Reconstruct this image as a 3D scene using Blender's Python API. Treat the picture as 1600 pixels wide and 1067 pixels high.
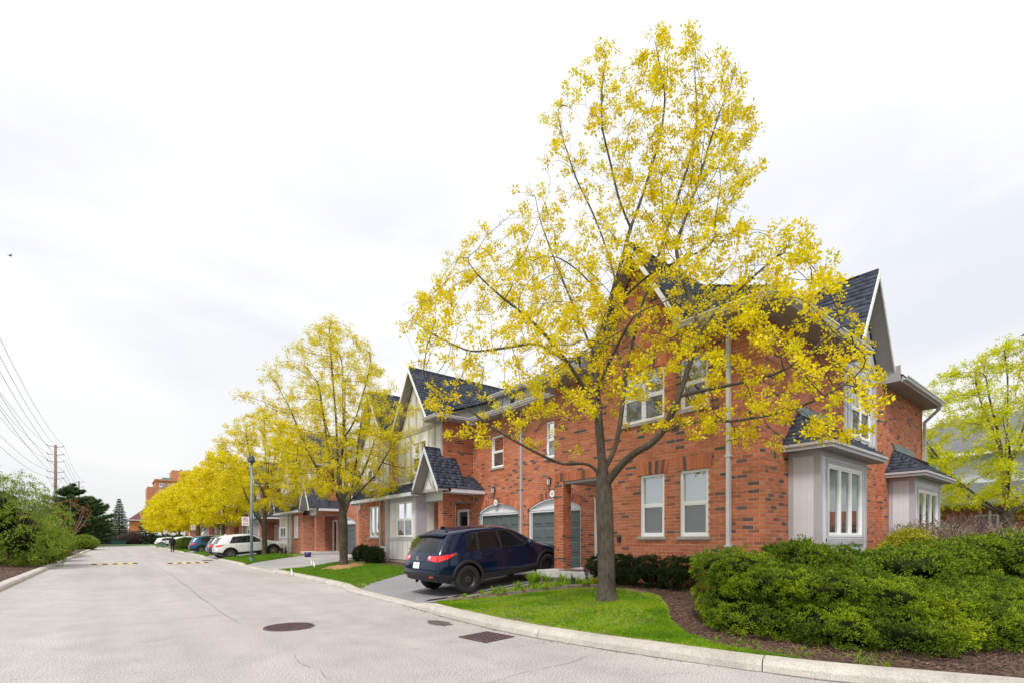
import bpy, bmesh, math, random, json
import numpy as np
from mathutils import Vector, Matrix
from mathutils.bvhtree import BVHTree

for o in list(bpy.data.objects): bpy.data.objects.remove(o)
SC = bpy.context.scene
COL = SC.collection
R = math.radians
rnd = random.Random(7)
NP = np.random.default_rng(11)

# ------------------------------------------------------------------ camera
TH = R(38.6); CT, ST = math.cos(TH), math.sin(TH); FPX = 775.0; EYE = 1.45
cam = bpy.data.cameras.new('camera'); co = bpy.data.objects.new('camera', cam); COL.objects.link(co)
co.location = (0, 0, EYE); co.rotation_euler = (R(90), 0, -TH)
cam.sensor_width = 36; cam.lens = 36 * FPX / 1600; cam.shift_y = (841 - 533.5) / 1600
cam.clip_start = 0.05; cam.clip_end = 4000
SC.camera = co
SC.render.engine = 'CYCLES'
SC.render.resolution_x = 1024; SC.render.resolution_y = 682

# ------------------------------------------------------------------ sky: bright thin overcast
SUN_EL, SUN_AZ = R(56), R(-122)      # azimuth clockwise from +Y
w = bpy.data.worlds.new('World'); SC.world = w; w.use_nodes = True
nt = w.node_tree; N = nt.nodes; L = nt.links
for n in list(N): N.remove(n)
def nd(tree, t, **k):
    n = tree.nodes.new(t)
    for a, b in k.items():
        if a.startswith('i_'):
            key = a[2:]
            key = int(key) if key.isdigit() else key.replace('_', ' ')
            n.inputs[key].default_value = b
        else: setattr(n, a, b)
    return n
out = nd(nt, 'ShaderNodeOutputWorld'); bg = nd(nt, 'ShaderNodeBackground'); bg.inputs['Strength'].default_value = 0.1
sky = nd(nt, 'ShaderNodeTexSky', sky_type='NISHITA', sun_disc=False)
sky.sun_elevation = SUN_EL; sky.sun_rotation = SUN_AZ
tc = nd(nt, 'ShaderNodeTexCoord'); sep = nd(nt, 'ShaderNodeSeparateXYZ'); L.new(tc.outputs['Generated'], sep.inputs[0])
mp = nd(nt, 'ShaderNodeMapping'); mp.inputs['Scale'].default_value = (1.0, 1.0, 2.6); L.new(tc.outputs['Generated'], mp.inputs[0])
nz = nd(nt, 'ShaderNodeTexNoise', i_Scale=1.7, i_Detail=6.0, i_Roughness=0.5, i_Distortion=0.4); L.new(mp.outputs[0], nz.inputs['Vector'])
cr = nd(nt, 'ShaderNodeValToRGB'); L.new(nz.outputs['Fac'], cr.inputs[0])
cr.color_ramp.elements[0].position = 0.38; cr.color_ramp.elements[0].color = (0.79, 0.81, 0.845, 1)
cr.color_ramp.elements[1].position = 0.62; cr.color_ramp.elements[1].color = (1, 0.985, 0.965, 1)
# overcast luminance rises towards the zenith (1 + 2 sin(el))
mx = nd(nt, 'ShaderNodeMath', operation='MAXIMUM'); L.new(sep.outputs['Z'], mx.inputs[0]); mx.inputs[1].default_value = 0.0
pw = nd(nt, 'ShaderNodeMath', operation='POWER'); L.new(mx.outputs[0], pw.inputs[0]); pw.inputs[1].default_value = 1.8
mr = nd(nt, 'ShaderNodeMapRange', i_1=0.0, i_2=1.0, i_3=4.7, i_4=8.8); L.new(pw.outputs[0], mr.inputs[0])
sc_ = nd(nt, 'ShaderNodeVectorMath', operation='SCALE'); L.new(cr.outputs[0], sc_.inputs[0]); L.new(mr.outputs[0], sc_.inputs['Scale'])
mixs = nd(nt, 'ShaderNodeMixRGB', i_Fac=0.92); L.new(sky.outputs[0], mixs.inputs[1]); L.new(sc_.outputs[0], mixs.inputs[2])
L.new(mixs.outputs[0], bg.inputs[0]); L.new(bg.outputs[0], out.inputs[0])

sl = bpy.data.lights.new('sun', 'SUN'); sl.energy = 1.5; sl.angle = R(13); sl.color = (1, 0.96, 0.9)
so = bpy.data.objects.new('sun', sl); COL.objects.link(so)
sdir = Vector((math.sin(SUN_AZ) * math.cos(SUN_EL), math.cos(SUN_AZ) * math.cos(SUN_EL), math.sin(SUN_EL)))
so.rotation_euler = sdir.to_track_quat('Z', 'Y').to_euler()
so.location = (-30, 10, 60)
vs = SC.view_settings; vs.view_transform = 'Standard'; vs.look = 'None'; vs.exposure = 1.06; vs.gamma = 1.0
vs.use_curve_mapping = False

# ------------------------------------------------------------------ helpers
def at(px, py, d):
    """world point at photo pixel and depth along the view axis"""
    u = (px - 800) / FPX
    return Vector((d * (u * CT + ST), d * (CT - u * ST), EYE + d * (841 - py) / FPX))
def depth(p): return p[0] * ST + p[1] * CT
def pix(p):
    d = depth(p)
    if d < 0.2: return (-9999, -9999, d)
    return (800 + FPX * (p[0] * CT - p[1] * ST) / d, 841 - FPX * (p[2] - EYE) / d, d)

def tag(o, label=None, cat=None, group=None, kind=None):
    if label: o['label'] = label
    if cat: o['category'] = cat
    if group: o['group'] = group
    if kind: o['kind'] = kind
    return o
ORG = {}
def empty(name, loc, label=None, cat=None, group=None, rz=0):
    o = bpy.data.objects.new(name, None); o.empty_display_size = .3
    COL.objects.link(o); o.location = loc; o.rotation_euler = (0, 0, rz); ORG[o] = Vector(loc)
    return tag(o, label, cat, group)
def link(name, me, parent=None, loc=None, kind=None):
    """link a mesh whose vertices are relative to the world point loc"""
    o = bpy.data.objects.new(name, me); COL.objects.link(o)
    lw = Vector(loc) if loc is not None else Vector((0, 0, 0))
    ORG[o] = lw
    if parent is not None:
        o.parent = parent; o.location = lw - ORG[parent]
    else: o.location = lw
    if kind: o['kind'] = kind
    return o
def npmesh(name, V, F, mat, smooth=False, attr=None):
    V = np.asarray(V, dtype=np.float32); F = np.asarray(F, dtype=np.int32)
    me = bpy.data.meshes.new(name)
    k = F.shape[1]
    me.vertices.add(len(V)); me.vertices.foreach_set('co', V.ravel())
    me.loops.add(F.size); me.loops.foreach_set('vertex_index', F.ravel())
    me.polygons.add(len(F)); me.polygons.foreach_set('loop_start', np.arange(0, F.size, k, dtype=np.int32))
    me.polygons.foreach_set('loop_total', np.full(len(F), k, dtype=np.int32))
    if smooth: me.polygons.foreach_set('use_smooth', np.ones(len(F), dtype=bool))
    me.update(calc_edges=True)
    if mat: me.materials.append(mat)
    return me

class MB:
    def __init__(s): s.v = []; s.f = []; s.m = []; s.cur = 0
    def face(s, pts):
        i = len(s.v); s.v += [tuple(p) for p in pts]; s.f.append(tuple(range(i, i + len(pts)))); s.m.append(s.cur)
    def box(s, x0, x1, y0, y1, z0, z1):
        if x0 > x1: x0, x1 = x1, x0
        if y0 > y1: y0, y1 = y1, y0
        if z0 > z1: z0, z1 = z1, z0
        i = len(s.v)
        s.v += [(x0,y0,z0),(x1,y0,z0),(x1,y1,z0),(x0,y1,z0),(x0,y0,z1),(x1,y0,z1),(x1,y1,z1),(x0,y1,z1)]
        for q in ((0,3,2,1),(4,5,6,7),(0,1,5,4),(1,2,6,5),(2,3,7,6),(3,0,4,7)):
            s.f.append(tuple(i + k for k in q)); s.m.append(s.cur)
        return s
    def hexa(s, p):
        i = len(s.v); s.v += [tuple(q) for q in p]
        for q in ((0,3,2,1),(4,5,6,7),(0,1,5,4),(1,2,6,5),(2,3,7,6),(3,0,4,7)):
            s.f.append(tuple(i + k for k in q)); s.m.append(s.cur)
        return s
    def bar(s, a, b, wd, th, up=(0, 0, 1)):
        """rectangular bar from a to b, width wd (sideways), thickness th (along up)"""
        a = Vector(a); b = Vector(b); t = (b - a).normalized(); up = Vector(up)
        sd = t.cross(up).normalized(); u = sd.cross(t).normalized()
        p = []
        for e in (a, b):
            p += [e - sd*wd/2 - u*th/2, e + sd*wd/2 - u*th/2, e + sd*wd/2 + u*th/2, e - sd*wd/2 + u*th/2]
        return s.hexa(p)
    def prism(s, poly, vec):
        """extrude a planar polygon along vec"""
        n = len(poly); i = len(s.v); vec = Vector(vec)
        s.v += [tuple(Vector(p)) for p in poly] + [tuple(Vector(p) + vec) for p in poly]
        s.f.append(tuple(range(i + n - 1, i - 1, -1))); s.f.append(tuple(range(i + n, i + 2*n))); s.m += [s.cur]*2
        for k in range(n):
            s.f.append((i + k, i + (k+1) % n, i + n + (k+1) % n, i + n + k)); s.m.append(s.cur)
        return s
    def tube(s, pts, rad, n=8, cap=True):
        pts = [Vector(p) for p in pts]
        if not hasattr(rad, '__len__'): rad = [rad]*len(pts)
        i0 = len(s.v); ref = None
        for k, p in enumerate(pts):
            t = (pts[min(k+1, len(pts)-1)] - pts[max(k-1, 0)]).normalized()
            if ref is None: ref = t.orthogonal().normalized()
            a = (ref - t*ref.dot(t)).normalized(); ref = a; b = t.cross(a)
            for j in range(n):
                th = 2*math.pi*j/n
                s.v.append(tuple(p + (a*math.cos(th) + b*math.sin(th))*rad[k]))
        for k in range(len(pts)-1):
            for j in range(n):
                s.f.append((i0+k*n+j, i0+k*n+(j+1)%n, i0+(k+1)*n+(j+1)%n, i0+(k+1)*n+j)); s.m.append(s.cur)
        if cap:
            s.f.append(tuple(i0+j for j in range(n-1, -1, -1))); s.f.append(tuple(i0+(len(pts)-1)*n+j for j in range(n))); s.m += [s.cur]*2
        return s
    def lathe(s, prof, c, axis='Z', n=24):
        """prof: list of (r, h) along axis"""
        i0 = len(s.v); c = Vector(c)
        for (r, h) in prof:
            for j in range(n):
                t = 2*math.pi*j/n; a, b = r*math.cos(t), r*math.sin(t)
                s.v.append(tuple(c + (Vector((a, b, h)) if axis == 'Z' else Vector((a, h, b)) if axis == 'Y' else Vector((h, a, b)))))
        for k in range(len(prof)-1):
            for j in range(n):
                s.f.append((i0+k*n+j, i0+k*n+(j+1)%n, i0+(k+1)*n+(j+1)%n, i0+(k+1)*n+j)); s.m.append(s.cur)
        return s
    def build(s, name, mat, parent=None, smooth=False, kind=None, org=None):
        if not s.v: return None
        V = np.array(s.v, dtype=np.float64)
        if org is None: org = ((V[:,0].min()+V[:,0].max())/2, (V[:,1].min()+V[:,1].max())/2, V[:,2].min())
        V = V - np.array(org)
        me = bpy.data.meshes.new(name); me.from_pydata(V.tolist(), [], s.f)
        for m in (mat if isinstance(mat, (list, tuple)) else [mat]): me.materials.append(m)
        if isinstance(mat, (list, tuple)): me.polygons.foreach_set('material_index', s.m)
        if smooth: me.polygons.foreach_set('use_smooth', [True]*len(me.polygons))
        me.update()
        return link(name, me, parent, org, kind)

# ------------------------------------------------------------------ materials
def new_mat(name):
    m = bpy.data.materials.new(name); m.use_nodes = True
    t = m.node_tree; b = t.nodes['Principled BSDF']
    return m, t, b
def M(name, col, rough=.6, metal=0., var=0., scale=6., bump=0., bscale=None, coat=0., col2=None, spec=None, detail=4.):
    m, t, b = new_mat(name)
    b.inputs['Base Color'].default_value = (*col, 1); b.inputs['Roughness'].default_value = rough; b.inputs['Metallic'].default_value = metal
    if coat: b.inputs['Coat Weight'].default_value = coat; b.inputs['Coat Roughness'].default_value = .03
    if spec is not None: b.inputs['Specular IOR Level'].default_value = spec
    if var or bump or col2:
        tcx = nd(t, 'ShaderNodeTexCoord')
        nz = nd(t, 'ShaderNodeTexNoise', i_Scale=scale, i_Detail=detail); t.links.new(tcx.outputs['Object'], nz.inputs['Vector'])
        if var or col2:
            rp = nd(t, 'ShaderNodeValToRGB'); t.links.new(nz.outputs['Fac'], rp.inputs[0])
            c2 = col2 or tuple(min(1, c*(1+var)) for c in col)
            c1 = col if col2 else tuple(c*(1-var) for c in col)
            rp.color_ramp.elements[0].position = .36; rp.color_ramp.elements[0].color = (*c1, 1)
            rp.color_ramp.elements[1].position = .64; rp.color_ramp.elements[1].color = (*c2, 1)
            t.links.new(rp.outputs[0], b.inputs['Base Color'])
        if bump:
            n2 = nd(t, 'ShaderNodeTexNoise', i_Scale=bscale or scale*6, i_Detail=5.0); t.links.new(tcx.outputs['Object'], n2.inputs['Vector'])
            bp = nd(t, 'ShaderNodeBump', i_Strength=bump, i_Distance=.02); t.links.new(n2.outputs['Fac'], bp.inputs['Height'])
            t.links.new(bp.outputs[0], b.inputs['Normal'])
    return m

def island_ramp(t, stops, mode='LINEAR', patchy=0.):
    """colour ramp driven by a random value for each loose piece (joined) and each object (single)"""
    g = nd(t, 'ShaderNodeNewGeometry'); oi = nd(t, 'ShaderNodeObjectInfo')
    a = nd(t, 'ShaderNodeMath', operation='ADD'); t.links.new(g.outputs['Random Per Island'], a.inputs[0]); t.links.new(oi.outputs['Random'], a.inputs[1])
    f = nd(t, 'ShaderNodeMath', operation='FRACT'); t.links.new(a.outputs[0], f.inputs[0])
    if patchy:
        tcx = nd(t, 'ShaderNodeTexCoord'); nz = nd(t, 'ShaderNodeTexNoise', i_Scale=patchy, i_Detail=2.0); t.links.new(tcx.outputs['Object'], nz.inputs['Vector'])
        mr = nd(t, 'ShaderNodeMapRange', i_1=.3, i_2=.7, i_3=0.0, i_4=.55); t.links.new(nz.outputs['Fac'], mr.inputs[0])
        g2 = nd(t, 'ShaderNodeMath', operation='MULTIPLY_ADD'); t.links.new(f.outputs[0], g2.inputs[0]); g2.inputs[1].default_value = .45; t.links.new(mr.outputs[0], g2.inputs[2]); f = g2
    rp = nd(t, 'ShaderNodeValToRGB'); rp.color_ramp.interpolation = mode
    els = rp.color_ramp.elements
    while len(els) < len(stops): els.new(.5)
    for e, (p, c) in zip(els, stops): e.position = p; e.color = (*c, 1)
    t.links.new(f.outputs[0], rp.inputs[0])
    return rp, f

def brick_mat():
    m, t, b = new_mat('brick')
    st = [(0, (.125,.082,.068)), (.045, (.18,.092,.066)), (.085, (.34,.112,.058)), (.13, (.47,.142,.064)), (.42, (.56,.178,.080)), (.72, (.52,.158,.070)), (.90, (.60,.215,.105))]
    rp, f = island_ramp(t, st, 'CONSTANT')
    tcx = nd(t, 'ShaderNodeTexCoord'); nz = nd(t, 'ShaderNodeTexNoise', i_Scale=35.0, i_Detail=4.0); t.links.new(tcx.outputs['Object'], nz.inputs['Vector'])
    mr = nd(t, 'ShaderNodeMapRange', i_1=.25, i_2=.75, i_3=.82, i_4=1.15); t.links.new(nz.outputs['Fac'], mr.inputs[0])
    gg = nd(t, 'ShaderNodeNewGeometry'); mpb = nd(t, 'ShaderNodeMapping'); mpb.inputs['Scale'].default_value = (1,1,.45); t.links.new(gg.outputs['Position'], mpb.inputs[0])
    nw_ = nd(t, 'ShaderNodeTexNoise', i_Scale=1.3, i_Detail=5.0, i_Roughness=.6); t.links.new(mpb.outputs[0], nw_.inputs['Vector'])
    mw = nd(t, 'ShaderNodeMapRange', i_1=.3, i_2=.7, i_3=.80, i_4=1.10); t.links.new(nw_.outputs['Fac'], mw.inputs[0])
    mq = nd(t, 'ShaderNodeMath', operation='MULTIPLY'); t.links.new(mr.outputs[0], mq.inputs[0]); t.links.new(mw.outputs[0], mq.inputs[1])
    s = nd(t, 'ShaderNodeVectorMath', operation='SCALE'); t.links.new(rp.outputs[0], s.inputs[0]); t.links.new(mq.outputs[0], s.inputs['Scale'])
    t.links.new(s.outputs[0], b.inputs['Base Color']); b.inputs['Roughness'].default_value = .85
    bp = nd(t, 'ShaderNodeBump', i_Strength=.35, i_Distance=.01); t.links.new(nz.outputs['Fac'], bp.inputs['Height']); t.links.new(bp.outputs[0], b.inputs['Normal'])
    return m
def brick_far_mat():
    m, t, b = new_mat('brick_far')
    g = nd(t, 'ShaderNodeNewGeometry'); sp = nd(t, 'ShaderNodeSeparateXYZ'); t.links.new(g.outputs['Position'], sp.inputs[0])
    a = nd(t, 'ShaderNodeMath', operation='ADD'); t.links.new(sp.outputs[0], a.inputs[0]); t.links.new(sp.outputs[1], a.inputs[1])
    cb = nd(t, 'ShaderNodeCombineXYZ'); t.links.new(a.outputs[0], cb.inputs[0]); t.links.new(sp.outputs[2], cb.inputs[1])
    br = nd(t, 'ShaderNodeTexBrick', i_Scale=1.0, i_Mortar_Size=.007, i_Brick_Width=.225, i_Row_Height=.075, i_Bias=-.25)
    br.inputs['Color1'].default_value = (.52,.155,.068,1); br.inputs['Color2'].default_value = (.16,.06,.045,1); br.inputs['Mortar'].default_value = (.46,.33,.26,1)
    t.links.new(cb.outputs[0], br.inputs['Vector']); t.links.new(br.outputs['Color'], b.inputs['Base Color']); b.inputs['Roughness'].default_value = .88
    bp = nd(t, 'ShaderNodeBump', i_Strength=.4, i_Distance=.01, invert=True); t.links.new(br.outputs['Fac'], bp.inputs['Height']); t.links.new(bp.outputs[0], b.inputs['Normal'])
    return m
def leaf_mat(name, stops, transl=.45, rough=.55, patchy=2.2):
    m, t, b = new_mat(name)
    rp, f = island_ramp(t, stops, patchy=patchy)
    o = t.nodes['Material Output']
    t.links.new(rp.outputs[0], b.inputs['Base Color']); b.inputs['Roughness'].default_value = rough; b.inputs['Specular IOR Level'].default_value = .25
    tr = nd(t, 'ShaderNodeBsdfTranslucent'); t.links.new(rp.outputs[0], tr.inputs[0])
    mx = nd(t, 'ShaderNodeMixShader'); mx.inputs[0].default_value = transl
    t.links.new(b.outputs[0], mx.inputs[1]); t.links.new(tr.outputs[0], mx.inputs[2]); t.links.new(mx.outputs[0], o.inputs[0])
    return m
def glass_mat(name, tint=(.72,.80,.83), minr=.34):
    m, t, b = new_mat(name); o = t.nodes['Material Output']
    gl = nd(t, 'ShaderNodeBsdfGlossy', i_Roughness=.02); gl.inputs[0].default_value = (.95,.97,1,1)
    tp = nd(t, 'ShaderNodeBsdfTransparent'); tp.inputs[0].default_value = (*tint, 1)
    fr = nd(t, 'ShaderNodeFresnel', i_IOR=1.5)
    mr = nd(t, 'ShaderNodeMapRange', i_1=.04, i_2=1.0, i_3=minr, i_4=1.0); t.links.new(fr.outputs[0], mr.inputs[0])
    mx = nd(t, 'ShaderNodeMixShader'); t.links.new(mr.outputs[0], mx.inputs[0]); t.links.new(tp.outputs[0], mx.inputs[1]); t.links.new(gl.outputs[0], mx.inputs[2])
    # slightly uneven panes
    tcx = nd(t, 'ShaderNodeTexCoord'); nz = nd(t, 'ShaderNodeTexNoise', i_Scale=1.3, i_Detail=1.0); t.links.new(tcx.outputs['Object'], nz.inputs['Vector'])
    bp = nd(t, 'ShaderNodeBump', i_Strength=.06, i_Distance=.1); t.links.new(nz.outputs['Fac'], bp.inputs['Height']); t.links.new(bp.outputs[0], gl.inputs['Normal'])
    t.links.new(mx.outputs[0], o.inputs[0])
    return m
def screen_mat():
    m, t, b = new_mat('insect_screen'); o = t.nodes['Material Output']; b.inputs['Base Color'].default_value = (.08,.085,.09,1); b.inputs['Roughness'].default_value = .8
    tp = nd(t, 'ShaderNodeBsdfTransparent'); mx = nd(t, 'ShaderNodeMixShader'); mx.inputs[0].default_value = .42
    t.links.new(tp.outputs[0], mx.inputs[1]); t.links.new(b.outputs[0], mx.inputs[2]); t.links.new(mx.outputs[0], o.inputs[0]); return m
def shingle_mat():
    m, t, b = new_mat('roof_shingle')
    rp, f = island_ramp(t, [(0, (.018,.023,.038)), (.35, (.026,.033,.054)), (.7, (.034,.042,.066)), (1, (.043,.052,.080))])
    tcx = nd(t, 'ShaderNodeTexCoord'); nz = nd(t, 'ShaderNodeTexNoise', i_Scale=140.0, i_Detail=2.0); t.links.new(tcx.outputs['Object'], nz.inputs['Vector'])
    mr = nd(t, 'ShaderNodeMapRange', i_1=.3, i_2=.7, i_3=.7, i_4=1.4); t.links.new(nz.outputs['Fac'], mr.inputs[0])
    s = nd(t, 'ShaderNodeVectorMath', operation='SCALE'); t.links.new(rp.outputs[0], s.inputs[0]); t.links.new(mr.outputs[0], s.inputs['Scale'])
    t.links.new(s.outputs[0], b.inputs['Base Color']); b.inputs['Roughness'].default_value = .8
    bp = nd(t, 'ShaderNodeBump', i_Strength=.3, i_Distance=.005); t.links.new(nz.outputs['Fac'], bp.inputs['Height']); t.links.new(bp.outputs[0], b.inputs['Normal'])
    return m
def speckle_mat(name, base, lo, hi, s1=90., s2=.35, rough=.9, bump=.25, stain=(.75, 1.1), lanes=False):
    """pavement: fine aggregate speckle and broad worn patches"""
    m, t, b = new_mat(name)
    g = nd(t, 'ShaderNodeNewGeometry')
    n1 = nd(t, 'ShaderNodeTexNoise', i_Scale=s1, i_Detail=3.0, i_Roughness=.7); t.links.new(g.outputs['Position'], n1.inputs['Vector'])
    rp = nd(t, 'ShaderNodeValToRGB'); t.links.new(n1.outputs['Fac'], rp.inputs[0])
    e = rp.color_ramp.elements; e[0].position = .36; e[0].color = (*lo, 1); e[1].position = .64; e[1].color = (*hi, 1); x = e.new(.5); x.color = (*base, 1)
    n2 = nd(t, 'ShaderNodeTexNoise', i_Scale=s2, i_Detail=5.0, i_Roughness=.6, i_Distortion=.6); t.links.new(g.outputs['Position'], n2.inputs['Vector'])
    mr = nd(t, 'ShaderNodeMapRange', i_1=.3, i_2=.7, i_3=stain[0], i_4=stain[1]); t.links.new(n2.outputs['Fac'], mr.inputs[0])
    n3 = nd(t, 'ShaderNodeTexNoise', i_Scale=s2*9, i_Detail=4.0); t.links.new(g.outputs['Position'], n3.inputs['Vector'])
    m3 = nd(t, 'ShaderNodeMapRange', i_1=.3, i_2=.7, i_3=.93, i_4=1.06); t.links.new(n3.outputs['Fac'], m3.inputs[0])
    mm = nd(t, 'ShaderNodeMath', operation='MULTIPLY'); t.links.new(mr.outputs[0], mm.inputs[0]); t.links.new(m3.outputs[0], mm.inputs[1])
    if lanes:
        mpp = nd(t, 'ShaderNodeMapping'); mpp.inputs['Scale'].default_value = (1.1, .05, 1); t.links.new(g.outputs['Position'], mpp.inputs[0])
        n4 = nd(t, 'ShaderNodeTexNoise', i_Scale=1.0, i_Detail=3.0, i_Distortion=.3); t.links.new(mpp.outputs[0], n4.inputs['Vector'])
        m4 = nd(t, 'ShaderNodeMapRange', i_1=.3, i_2=.7, i_3=.90, i_4=1.07); t.links.new(n4.outputs['Fac'], m4.inputs[0])
        vo = nd(t, 'ShaderNodeTexNoise', i_Scale=2.1, i_Detail=2.0); t.links.new(g.outputs['Position'], vo.inputs['Vector'])
        m5 = nd(t, 'ShaderNodeMapRange', i_1=.68, i_2=.78, i_3=1.0, i_4=.78); t.links.new(vo.outputs['Fac'], m5.inputs[0])
        q1 = nd(t, 'ShaderNodeMath', operation='MULTIPLY'); t.links.new(m4.outputs[0], q1.inputs[0]); t.links.new(m5.outputs[0], q1.inputs[1])
        q2 = nd(t, 'ShaderNodeMath', operation='MULTIPLY'); t.links.new(q1.outputs[0], q2.inputs[0]); t.links.new(mm.outputs[0], q2.inputs[1]); mm = q2
    s = nd(t, 'ShaderNodeVectorMath', operation='SCALE'); t.links.new(rp.outputs[0], s.inputs[0]); t.links.new(mm.outputs[0], s.inputs['Scale'])
    t.links.new(s.outputs[0], b.inputs['Base Color']); b.inputs['Roughness'].default_value = rough; b.inputs['Specular IOR Level'].default_value = .3
    bp = nd(t, 'ShaderNodeBump', i_Strength=bump, i_Distance=.01); t.links.new(n1.outputs['Fac'], bp.inputs['Height']); t.links.new(bp.outputs[0], b.inputs['Normal'])
    return m
def turf_mat():
    m, t, b = new_mat('turf'); g = nd(t, 'ShaderNodeNewGeometry')
    def nz(s, d=4.): n = nd(t, 'ShaderNodeTexNoise', i_Scale=s, i_Detail=d); t.links.new(g.outputs['Position'], n.inputs['Vector']); return n
    a, c, e = nz(32.), nz(1.1, 5.), nz(2.7, 5.)
    r1 = nd(t, 'ShaderNodeValToRGB'); t.links.new(a.outputs['Fac'], r1.inputs[0]); r1.color_ramp.elements[0].position = .3; r1.color_ramp.elements[0].color = (.075,.12,.012,1); r1.color_ramp.elements[1].position = .7; r1.color_ramp.elements[1].color = (.24,.31,.03,1)
    r2 = nd(t, 'ShaderNodeValToRGB'); t.links.new(a.outputs['Fac'], r2.inputs[0]); r2.color_ramp.elements[0].position = .3; r2.color_ramp.elements[0].color = (.10,.075,.045,1); r2.color_ramp.elements[1].position = .7; r2.color_ramp.elements[1].color = (.26,.21,.13,1)
    ms = nd(t, 'ShaderNodeMath', operation='ADD'); t.links.new(c.outputs['Fac'], ms.inputs[0]); t.links.new(e.outputs['Fac'], ms.inputs[1])
    mr = nd(t, 'ShaderNodeMapRange', i_1=1.06, i_2=1.20, i_3=0., i_4=1.); t.links.new(ms.outputs[0], mr.inputs[0])
    mx = nd(t, 'ShaderNodeMixRGB'); t.links.new(mr.outputs[0], mx.inputs[0]); t.links.new(r1.outputs[0], mx.inputs[1]); t.links.new(r2.outputs[0], mx.inputs[2]); t.links.new(mx.outputs[0], b.inputs['Base Color'])
    b.inputs['Roughness'].default_value = .95; b.inputs['Specular IOR Level'].default_value = .1
    bp = nd(t, 'ShaderNodeBump', i_Strength=.8, i_Distance=.02); t.links.new(a.outputs['Fac'], bp.inputs['Height']); t.links.new(bp.outputs[0], b.inputs['Normal'])
    return m
def bark_mat(name, c1, c2):
    m, t, b = new_mat(name)
    tcx = nd(t, 'ShaderNodeTexCoord'); mp = nd(t, 'ShaderNodeMapping'); mp.inputs['Scale'].default_value = (1, 1, .16); t.links.new(tcx.outputs['Object'], mp.inputs[0])
    nz = nd(t, 'ShaderNodeTexNoise', i_Scale=42.0, i_Detail=5.0, i_Roughness=.65); t.links.new(mp.outputs[0], nz.inputs['Vector'])
    n2 = nd(t, 'ShaderNodeTexNoise', i_Scale=3.0, i_Detail=3.0); t.links.new(tcx.outputs['Object'], n2.inputs['Vector'])
    ad = nd(t, 'ShaderNodeMath', operation='MULTIPLY_ADD'); t.links.new(n2.outputs['Fac'], ad.inputs[0]); ad.inputs[1].default_value = .5; t.links.new(nz.outputs['Fac'], ad.inputs[2])
    rp = nd(t, 'ShaderNodeValToRGB'); t.links.new(ad.outputs[0], rp.inputs[0])
    e = rp.color_ramp.elements; e[0].position = .55; e[0].color = (*c1, 1); e[1].position = .95; e[1].color = (*c2, 1)
    t.links.new(rp.outputs[0], b.inputs['Base Color']); b.inputs['Roughness'].default_value = .9
    bp = nd(t, 'ShaderNodeBump', i_Strength=.9, i_Distance=.02); t.links.new(nz.outputs['Fac'], bp.inputs['Height']); t.links.new(bp.outputs[0], b.inputs['Normal'])
    return m

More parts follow.
